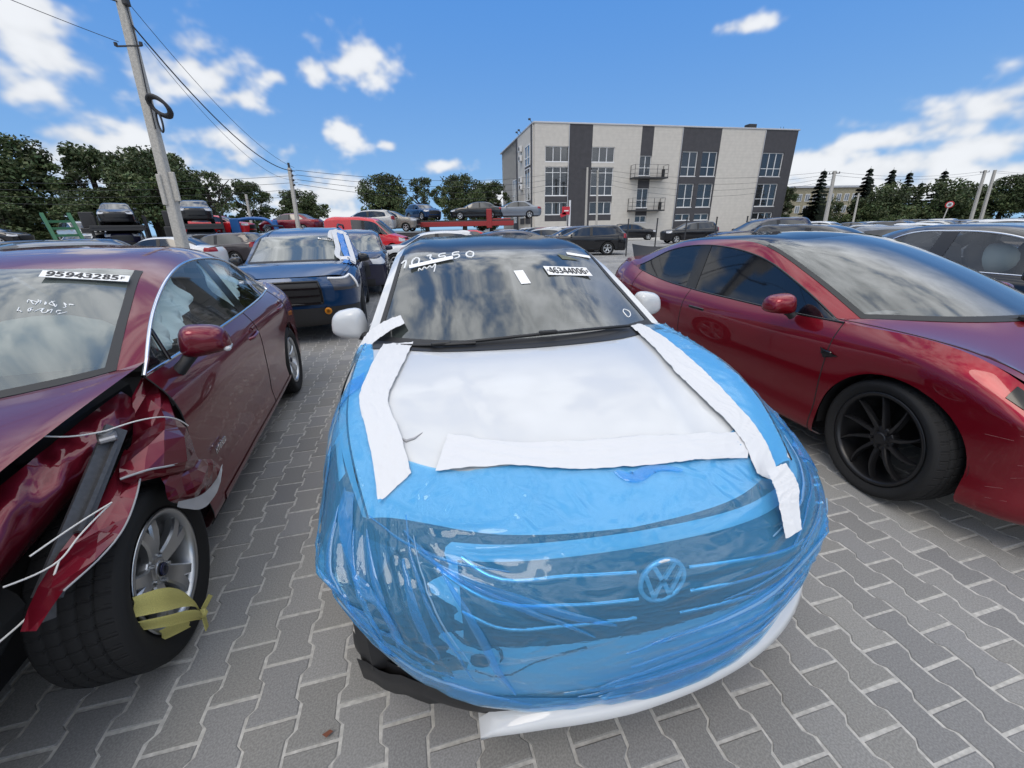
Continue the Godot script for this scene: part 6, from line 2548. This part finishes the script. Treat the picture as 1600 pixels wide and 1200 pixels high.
	for x in [4.70, 21.25, 34.55]:
		m = MB.new()
		m.tube([Vector3(x, 0.2, 0.21), Vector3(x, 14.0, 0.21)], 0.055, 8)
		part("drainpipe", m, M.roof_cap, t)
	for y in [7.72, 3.55]:
		m = MB.new()
		m.box(Vector3(16.35, y, 0.85), Vector3(5.1, 0.18, 1.4))
		part("balcony_slab", m, M.iron, t)
		m = MB.new()
		for q in [[13.85, 0.2], [13.85, 1.48], [15.5, 1.48], [17.2, 1.48], [18.85, 1.48], [18.85, 0.2]]:
			m.box(Vector3(q[0], y + 0.85, q[1]), Vector3(0.05, 1.55, 0.05))
		for h in [0.55, 1.05, 1.62]:
			m.box(Vector3(16.35, y + h, 1.48), Vector3(4.94, 0.035, 0.035))
			for x in [13.85, 18.85]:
				m.box(Vector3(x, y + h, 0.84), Vector3(0.035, 0.03, 1.25))
		part("railing", m, M.iron, t)
		m = MB.new()
		m.box(Vector3(18.45, y + 0.62, 0.9), Vector3(0.34, 1.0, 0.4), 0.05)
		part("bin", m, M.black, t)


func build_far_building() -> void:
	var t := thing("far_tan_building", "pale tan building with rows of windows far behind the spruces", "building", Vector3(73, 0, -110), 0.1)
	var m := MB.new()
	m.box(Vector3(9.0, 4.8, -5), Vector3(22, 9.6, 10))
	part("wall", m, M.tan_wall, t)
	m = MB.new()
	m.box(Vector3(9.0, 9.75, -4.9), Vector3(22.6, 0.5, 10.6), 0.05)
	part("roof", m, M.roof_cap, t)
	for i in 3:
		for k in 9:
			var w := MB.new()
			var x := 0.2 + 2.15 * k
			w.box(Vector3(x, 1.9 + 2.7 * i, 0.03), Vector3(1.25, 1.7, 0.16))
			var f := part("window", w, M.frame_white, t)
			w = MB.new()
			for e in [-0.29, 0.29]:
				w.box(Vector3(x + e, 1.9 + 2.7 * i, 0.10), Vector3(0.46, 1.5, 0.06))
			part("pane", w, M.window, f)


# ---------------------------------------------------------------- trees
func leaf_crown(sd: int, leaves: int, size: float, puffs: int, shape: Callable) -> ArrayMesh:
	# leaf clumps spread through many uneven puffs; radius 1, centred on the origin
	var r := RandomNumberGenerator.new()
	r.seed = sd
	var v := PackedVector3Array()
	var n := PackedVector3Array()
	var c := PackedColorArray()
	var centres := []
	for k in puffs:
		centres.append(shape.call(r))
	for k in leaves:
		var p: Array = centres[r.randi() % puffs]
		var d := Vector3(r.randfn(), r.randfn(), r.randfn()).normalized()
		var at: Vector3 = p[0] + d * p[1] * pow(r.randf(), 0.45) * Vector3(1, 0.8, 1)
		var q := Vector3(r.randfn(), r.randfn() + 0.6, r.randfn()).normalized()
		var x := q.cross(Vector3(r.randfn(), r.randfn(), r.randfn())).normalized() * size * r.randf_range(0.6, 1.25)
		var y := q.cross(x).normalized() * size * r.randf_range(0.5, 0.9)
		var g: float = r.randf_range(0.7, 1.3) * p[2]
		var col := Color(0.055 * g * r.randf_range(0.8, 1.25), 0.078 * g, 0.028 * g)
		var b := [at - x, at + y * 0.6 + q * size * 0.2, at + x, at - y]
		for t in [0, 1, 2, 0, 2, 3]:
			v.append(b[t]); n.append(q); c.append(col)
	var arr := []
	arr.resize(Mesh.ARRAY_MAX)
	arr[Mesh.ARRAY_VERTEX] = v; arr[Mesh.ARRAY_NORMAL] = n; arr[Mesh.ARRAY_COLOR] = c
	var m := ArrayMesh.new()
	m.add_surface_from_arrays(Mesh.PRIMITIVE_TRIANGLES, arr)
	return m


func trunk_mesh(sd: int, limbs: int) -> MB:
	var r := RandomNumberGenerator.new()
	r.seed = sd
	var m := MB.new()
	m.tube([Vector3(0, 0, 0), Vector3(0.02, 0.3, 0.01), Vector3(-0.01, 0.55, 0.02), Vector3(0.03, 0.85, 0)], [0.045, 0.035, 0.025, 0.008], 7)
	for k in limbs:
		var y := r.randf_range(0.25, 0.7)
		var g := r.randf() * TAU
		var l := r.randf_range(0.18, 0.36)
		var a := Vector3(0, y, 0)
		var e := a + Vector3(cos(g) * l, l * 0.8, sin(g) * l)
		m.tube([a, a.lerp(e, 0.5) + Vector3(0, -0.03, 0), e], [0.018, 0.012, 0.004], 5)
	return m


func build_trees() -> void:
	var leaf := mat(Color.WHITE, 0.7)
	leaf.vertex_color_use_as_albedo = true
	leaf.backlight_enabled = true
	leaf.backlight = Color(0.25, 0.30, 0.10)
	var round_puff := func(r: RandomNumberGenerator) -> Array:
		var d := Vector3(r.randfn(), r.randfn(), r.randfn()).normalized() * pow(r.randf(), 0.4)
		return [Vector3(d.x * 0.36, 0.60 + d.y * 0.34, d.z * 0.36), r.randf_range(0.05, 0.13), r.randf_range(0.6, 1.5)]
	var tall_puff := func(r: RandomNumberGenerator) -> Array:
		var y := pow(r.randf(), 0.8)
		var w := (0.10 + 0.30 * sin(PI * pow(1.0 - y, 0.75))) * sqrt(r.randf())
		var g := r.randf() * TAU
		return [Vector3(cos(g) * w, 0.20 + 0.76 * y, sin(g) * w), r.randf_range(0.04, 0.10), r.randf_range(0.6, 1.5)]
	var bushy := func(r: RandomNumberGenerator) -> Array:
		var d := Vector3(r.randfn(), absf(r.randfn()), r.randfn()).normalized() * pow(r.randf(), 0.4)
		return [Vector3(d.x * 0.75, 0.10 + d.y * 0.72, d.z * 0.5), r.randf_range(0.08, 0.20), r.randf_range(0.6, 1.45)]
	var crowns := {"round": leaf_crown(101, 13000, 0.018, 90, round_puff), "loose": leaf_crown(102, 6500, 0.017, 60, tall_puff), "full": leaf_crown(103, 13000, 0.017, 95, tall_puff), "bush": leaf_crown(104, 12000, 0.026, 80, bushy)}
	var trunks := [trunk_mesh(1, 9).mesh(), trunk_mesh(2, 8).mesh()]
	var spots := [
		["round", -49.0, -44, 11.4, 1.15, "tall dark broadleaf tree at the photo's left edge behind the carriers"],
		["full", -43.5, -47, 10.3, 1.1, "dark broadleaf tree second from the left edge, left of the gap"],
		["round", -40.5, -50, 9.6, 1.1, "dark broadleaf tree behind the black sedan on the green-ramped carrier"],
		["round", -37.0, -46, 10.2, 1.0, "dark broadleaf tree between the green-ramped carrier and the leaning pole"],
		["round", -33.0, -43, 9.3, 1.05, "dark broadleaf tree whose right side is cut by the leaning pole"],
		["loose", -29.8, -44, 7.4, 0.75, "thin tree just right of the leaning pole"],
		["loose", -46.5, -40, 6.5, 1.5, "low dark bushy tree under the left-hand row"],
		["round", -38.5, -41, 6.0, 1.4, "low dark bushy tree behind the two-deck carriers"],
		["full", -35.6, -60, 8.3, 0.95, "narrow dark tree left of the middle pole, over the blue trailer"],
		["round", -28.4, -60, 7.2, 1.3, "rounded dark tree just right of the middle pole"],
		["round", -17.0, -60, 9.0, 1.05, "full broadleaf tree behind the red van and the beige car"],
		["loose", -12.6, -66, 8.8, 1.0, "pale loose tree between the two full trees by the office"],
		["round", -6.4, -62, 9.0, 1.0, "full broadleaf tree above the red flatbed"],
		["full", -2.6, -67, 8.3, 1.0, "dark tree touching the office's left corner"],
		["full", -4.4, -70, 7.6, 1.1, "dark tree behind the flatbed's right end"],
		["full", 44.9, -72, 7.2, 0.9, "dark bushy tree at the office's right corner"],
		["bush", -46.0, -42, 5.5, 1.4, "broad low bush under the trees at the left edge"],
		["bush", 55.0, -64, 7.6, 1.0, "broad dark bush below the first spruces"],
		["bush", 63.0, -64, 8.2, 1.0, "broad dark bush below the middle spruces"],
		["bush", 70.0, -66, 7.8, 1.0, "broad dark bush under the last spruce"],
		["round", 71.0, -62, 7.4, 1.2, "rounded dark tree behind the twin poles"],
		["round", 77.5, -63, 7.6, 1.2, "rounded dark tree right of the twin poles"],
		["full", 83.0, -64, 8.4, 1.2, "tall dark tree at the photo's right edge"],
		["bush", 77.0, -58, 7.4, 1.1, "low bush under the trees at the right edge"],
		["bush", 48.5, -66, 5.6, 0.9, "low bush before the pale tan building"]]
	var k := 0
	for s in spots:
		var t := thing("bush" if s[0] == "bush" else "broadleaf_tree", s[5], "bush" if s[0] == "bush" else "tree", Vector3(s[1], -0.05, s[2]), k * 1.7)
		var tr := part("trunk", trunks[k % 2], M.bark, t)
		tr.scale = Vector3(s[3], s[3] * (0.6 if s[0] == "bush" else 1.0), s[3])
		var c := part("crown", crowns[s[0]], leaf, t)
		c.scale = Vector3(s[3] * s[4], s[3], s[3] * s[4])
		k += 1
	# spruces: tiers of drooping boughs
	var r := RandomNumberGenerator.new()
	r.seed = 31
	var v := PackedVector3Array()
	var n := PackedVector3Array()
	var c := PackedColorArray()
	var tiers := 17
	for i in tiers:
		var f := float(i) / tiers
		var y0 := 0.06 + 0.93 * f
		var reach := 0.25 * pow(1.0 - f, 1.0) + 0.006
		var boughs := 13 - int(6 * f)
		for b in boughs:
			var g := TAU * (b + r.randf()) / boughs + i
			var l := reach * r.randf_range(0.45, 1.15)
			var y := y0 + r.randf_range(-0.028, 0.028) * (1.0 - f)
			var steps := 7
			for q in steps:
				for side in 5:
					var tt := (q + r.randf()) / steps
					var p := Vector3(cos(g) * l * tt, y - 0.05 * tt + 0.035 * tt * tt + r.randf_range(-0.008, 0.008), sin(g) * l * tt)
					var o := Vector3(-sin(g), -0.35, cos(g)) * (r.randf_range(-1, 1) * 0.042 * (1.0 - 0.8 * tt))
					var e := p + o + Vector3(cos(g), -0.3, sin(g)) * 0.030
					var w := Vector3(0, 0.017, 0) + Vector3(-sin(g), 0, cos(g)) * 0.014
					var gg := r.randf_range(0.7, 1.3)
					var col := Color(0.026 * gg, 0.046 * gg, 0.026 * gg)
					for x in [p - w * 0.6, p + w, e]:
						v.append(x); n.append(Vector3(cos(g), 0.8, sin(g)).normalized()); c.append(col)
	var arr := []
	arr.resize(Mesh.ARRAY_MAX)
	arr[Mesh.ARRAY_VERTEX] = v; arr[Mesh.ARRAY_NORMAL] = n; arr[Mesh.ARRAY_COLOR] = c
	var sm := ArrayMesh.new()
	sm.add_surface_from_arrays(Mesh.PRIMITIVE_TRIANGLES, arr)
	var st := MB.new()
	st.tube([Vector3(0, 0, 0), Vector3(0, 0.5, 0), Vector3(0, 0.99, 0)], [0.022, 0.013, 0.002], 7)
	var stem := st.mesh()
	for q in [[44.3, -62.5, 8.6, "dark spruce before the pale tan building, nearest to the office"], [56.0, -69, 9.5, "tall spruce first in the group right of the tan building"], [59.0, -72, 8.4, "thin spruce second in the group right of the tan building"], [62.2, -72, 9.6, "tall spruce third in the group right of the tan building"], [64.0, -74, 8.9, "slim spruce fourth in the group, close behind the tall one"], [66.0, -73, 9.2, "spruce fifth in the group, right of the slim one"], [68.4, -73, 7.6, "short spruce sixth in the group, before the lone one"], [70.2, -71.5, 9.2, "lone spruce standing right of the group"]]:
		var t := thing("spruce_tree", q[3], "spruce", Vector3(q[0], 0, q[1]), q[0])
		part("trunk", stem, M.bark, t).scale = Vector3.ONE * q[2]
		part("crown", sm, leaf, t).scale = Vector3(q[2] * 1.05, q[2], q[2] * 1.05)


# ---------------------------------------------------------------- poles, wires, fence
func pole(label: String, foot: Vector3, top: Vector3, w0: float, w1: float, arms := 0) -> Node3D:
	var t := thing("utility_pole", label, "utility pole", foot)
	var m := MB.new()
	var d := top - foot
	var up := d.normalized()
	var x := Vector3.RIGHT.slide(up).normalized()
	var z := x.cross(up)
	var rows := []
	for k in 3:
		var f := k / 2.0
		var w := lerpf(w0, w1, f) / 2.0
		var q := []
		for e in [[-1.0, -0.8], [-0.8, -1.0], [0.8, -1.0], [1.0, -0.8], [1.0, 0.8], [0.8, 1.0], [-0.8, 1.0], [-1.0, 0.8]]:
			q.append(d * f + x * e[0] * w + z * e[1] * w * 0.85)
		rows.append(q)
	for k in 2:
		for e in 8:
			m.quad(rows[k][e], rows[k + 1][e], rows[k + 1][(e + 1) % 8], rows[k][(e + 1) % 8])
	for e in range(1, 7):
		m.tri(rows[2][0], rows[2][e + 1], rows[2][e])
	part("post", m, M.concrete, t)
	for a in arms:
		var b := MB.new()
		var y := d.length() - 0.25 - 0.45 * a
		b.bar(up * y - x * 0.55, up * y + x * 0.55, 0.06, 0.06)
		for e in [-0.5, -0.2, 0.2, 0.5]:
			b.tube([up * y + x * e, up * (y + 0.16) + x * e], 0.035, 6)
		part("crossarm", b, M.iron, t)
	return t


func wire(label: String, a: Vector3, b: Vector3, sag: float, r: float, group := "overhead wires") -> void:
	var pts := []
	for k in 21:
		var f := k / 20.0
		pts.append(a.lerp(b, f) - Vector3(0, sag * 4.0 * f * (1.0 - f), 0))
	var m := MB.new()
	m.tube(pts, r, 5)
	var o := part("overhead_wire", m, M.wire, self)
	tag(o, label, "wire", group)


func build_poles() -> void:
	var p := pole("tall leaning concrete pole at the left with two black cable coils", Vector3(-12.36, 0, -16.0), Vector3(-11.86, 9.2, -16.0), 0.36, 0.24)
	var up := Vector3(0.5, 9.2, 0).normalized()
	var m := MB.new()
	for k in 3:
		var ring := []
		for i in 25:
			var g := TAU * i / 24
			ring.append(up * 5.95 + Vector3(0.56 + 0.30 * cos(g), -0.45 + 0.24 * sin(g) - 0.10 * cos(g) + 0.02 * k, 0.22 + 0.10 * sin(g) + 0.04 * k))
		m.tube(ring, 0.06, 6, false)
	part("cable_coil", m, M.wire, p)
	m = MB.new()
	var ring := []
	for i in 25:
		var g := TAU * i / 24
		ring.append(up * 5.25 + Vector3(0.42 + 0.12 * cos(g), -0.15 + 0.30 * sin(g), 0.20 + 0.06 * cos(g)))
	m.tube(ring, 0.03, 6, false)
	part("cable_coil", m, M.wire, p)
	m = MB.new()
	m.box(up * 3.05 + Vector3(-0.12, 0, 0.05), Vector3(0.16, 1.0, 0.30), 0.02, Basis(Vector3.BACK, -0.054))
	m.box(up * 3.15 + Vector3(0.24, 0, 0.02), Vector3(0.24, 0.95, 0.08), 0.02, Basis(Vector3.BACK, -0.054))
	part("splice_sleeve", m, M.concrete, p)
	m = MB.new()
	m.bar(up * 7.2 + Vector3(-0.45, 0, 0.1), up * 7.2 + Vector3(0.35, 0, 0.1), 0.04, 0.04)
	for e in [-0.45, 0.35]:
		m.tube([up * 7.2 + Vector3(e, 0, 0.1), up * 7.3 + Vector3(e, 0, 0.1)], 0.05, 6)
	m.box(up * 8.35 + Vector3(0.20, 0, 0.1), Vector3(0.16, 0.30, 0.2), 0.03)
	part("crossarm", m, M.iron, p)
	m = MB.new()
	m.tube([up * 8.2 + Vector3(0.19, 0, 0.1), up * 7.3 + Vector3(0.24, 0, 0.12), up * 6.0 + Vector3(0.20, 0, 0.15), up * 4.9 + Vector3(0.19, 0, 0.15)], 0.018, 5)
	part("down_cable", m, M.wire, p)
	var b := pole("concrete pole with dark insulators behind the blue trailer", Vector3(-14.75, 0, -30), Vector3(-14.48, 5.55, -30), 0.26, 0.20)
	m = MB.new()
	for k in 4:
		m.tube([Vector3(0.36, 5.35 - 0.28 * k, 0.05), Vector3(0.46, 5.40 - 0.28 * k, 0.05)], 0.06, 6)
		m.bar(Vector3(0.2, 5.3 - 0.28 * k, 0.05), Vector3(0.46, 5.33 - 0.28 * k, 0.05), 0.03, 0.03)
	m.tube([Vector3(0.27, 5.5, 0), Vector3(0.27, 5.85, 0)], 0.07, 6)
	part("insulator_rack", m, M.iron, b)
	pole("thin concrete pole before the narrow dark tree at left", Vector3(-22.75, 0, -38), Vector3(-22.49, 4.7, -38), 0.22, 0.16)
	pole("concrete pole right of the office before the nearest spruce", Vector3(33.3, 0, -45), Vector3(32.95, 6.3, -45), 0.34, 0.24, 1)
	pole("left one of the twin leaning poles at the far right", Vector3(59.45, 0, -55), Vector3(58.9, 7.1, -55), 0.34, 0.26, 1)
	pole("right one of the twin leaning poles at the far right", Vector3(60.75, 0, -55), Vector3(60.1, 7.1, -55), 0.34, 0.26)
	pole("pole with a crossarm left of the office's second windows", Vector3(9.87, 0, -55), Vector3(9.77, 8.3, -55), 0.28, 0.22, 1)
	pole("bare thin pole before the office's second windows", Vector3(11.30, 0, -55), Vector3(11.05, 8.0, -55), 0.26, 0.20, 1)
	pole("thin pole in the bushes right of the tan building", Vector3(40.3, 0, -50), Vector3(40.0, 4.5, -50), 0.18, 0.14)
	m = MB.new()
	m.tube([Vector3(75.7, 0, -120), Vector3(75.7, 23.5, -120)], 0.16, 6)
	tag(part("radio_mast", m, M.roof_cap, self), "thin mast far behind the tan building", "mast")
	# wires
	var t1 := Vector3(-11.7, 8.35, -15.9)
	var b1 := Vector3(-14.1, 5.35, -29.9)
	wire("thick black cable from the leaning pole's head to the middle pole", Vector3(-11.75, 7.75, -15.9), b1, 1.0, 0.024)
	wire("thin wire above the thick cable between leaning and middle pole", t1, b1 + Vector3(0, 0.2, 0), 0.75, 0.010)
	wire("second thin wire between leaning and middle pole, hanging lowest", Vector3(-11.5, 7.25, -15.9), b1 - Vector3(0, 0.5, 0), 1.1, 0.008)
	wire("cable running from the leaning pole's head up and left out of the photo", Vector3(-11.9, 8.3, -16), Vector3(-16.0, 9.3, -10), 0.25, 0.020)
	wire("thin wire leaving the leaning pole's crossarm to the upper left", Vector3(-12.3, 7.3, -15.9), Vector3(-18.5, 9.8, -10), 0.2, 0.010)
	for k in 4:
		wire(["top wire from the middle pole to the office pole", "second wire from the middle pole to the office pole", "third wire from the middle pole to the office pole", "lowest wire from the middle pole to the office pole"][k], Vector3(-14.05, 5.4 - 0.28 * k, -29.9), Vector3(9.6, 8.3 - 0.45 * k, -55), 1.0 + 0.15 * k, 0.014)
		wire(["top wire running left from the middle pole behind the leaning pole", "second wire running left from the middle pole", "third wire running left from the middle pole", "lowest wire running left from the middle pole"][k], Vector3(-14.1, 5.1 - 0.42 * k, -30), Vector3(-52, 6.6 - 0.55 * k, -38), 0.5, 0.012)
		wire(["top wire crossing the office front to the right-hand pole", "second wire crossing the office front", "third wire crossing the office front", "lowest wire crossing the office front"][k], Vector3(9.9, 8.3 - 0.4 * k, -55), Vector3(33.0, 6.3 - 0.25 * k, -45), 0.9 + 0.3 * k, 0.013)
	for k in 2:
		wire(["upper wire from the right-hand pole to the twin poles", "lower wire from the right-hand pole to the twin poles"][k], Vector3(33.0, 6.2 - 0.3 * k, -45), Vector3(58.9, 7.0 - 0.3 * k, -55), 0.5, 0.013)
		wire(["upper wire leaving the twin poles to the right", "lower wire leaving the twin poles to the right"][k], Vector3(60.1, 7.0 - 0.2 * k, -55), Vector3(92, 7.2, -62), 0.5, 0.013)


func build_details() -> void:
	# black fence posts between the lot and the office
	var spots := [[6.30, -22.6], [7.75, -22.4], [9.20, -22.2], [10.65, -22.0], [12.1, -21.8], [4.85, -22.8 - 6.0]]
	var said := ["black fence post left of the row of dark sport utilities, its foot in the open", "black fence post second from the left, before the black sport utility", "black fence post third from the left, before the tall sport utility", "black fence post fourth from the left", "black fence post at the right end by the roof spoiler", "black fence post at the left end, behind the nearest black crossover"]
	for k in 6:
		var m := MB.new()
		m.box(Vector3(0, 0.92, 0), Vector3(0.055, 1.84, 0.055), 0.006)
		m.box(Vector3(0, 1.86, 0), Vector3(0.075, 0.04, 0.075), 0.01)
		var o := part("fence_post", m, M.iron, self)
		o.position = Vector3(spots[k][0], 0, spots[k][1])
		tag(o, said[k], "fence post", "fence posts at the lot's edge")
	# red arrow sign before the office, round sign far right
	var s := thing("arrow_sign", "small red sign on a white post before the office's curtained window", "sign", Vector3(7.05, 0, -50))
	var m := MB.new()
	m.tube([Vector3.ZERO, Vector3(0, 4.4, 0)], 0.12, 8)
	part("post", m, M.frame_white, s)
	m = MB.new()
	m.box(Vector3(-0.45, 3.3, 0.1), Vector3(0.9, 0.85, 0.08), 0.02)
	m.box(Vector3(-0.75, 2.9, 0.1), Vector3(0.7, 0.4, 0.08), 0.02, Basis(Vector3.BACK, 0.4))
	part("board", m, M.bright_red, s)
	m = MB.new()
	m.box(Vector3(-0.4, 3.3, 0.145), Vector3(0.5, 0.12, 0.02))
	part("arrow", m, M.paper, s)
	s = thing("round_sign", "round red-rimmed road sign before the dark trees left of the twin poles", "sign", Vector3(56.6, 0, -56))
	m = MB.new()
	m.tube([Vector3.ZERO, Vector3(0.3, 3.2, 0)], 0.07, 6)
	part("post", m, M.concrete, s)
	m = MB.new()
	m.lathe_x([Vector2(0.0, 0.0), Vector2(0.42, 0.0), Vector2(0.42, -0.05)], 20)
	var disc := part("disc", m, M.bright_red, s)
	disc.position = Vector3(0.28, 3.3, 0.08)
	disc.rotation.y = -PI / 2 - 0.8
	m = MB.new()
	m.lathe_x([Vector2(0.0, 0.006), Vector2(0.30, 0.006), Vector2(0.30, -0.01)], 20)
	var face := part("face", m, M.paper, disc)
	face.position.x = 0.004
	# one dry leaf on the paving
	m = MB.new()
	m.quad(Vector3(-0.016, 0.008, 0.006), Vector3(0.0, 0.004, 0.012), Vector3(0.018, 0.010, -0.002), Vector3(0.002, 0.003, -0.011))
	var lf := part("dry_leaf", m, mat(lin(0.16, 0.055, 0.03), 0.8), self)
	lf.position = Vector3(-0.62, 0.004, -0.80)
	tag(lf, "small dry brown leaf on the paving left of the wrapped car", "leaf")
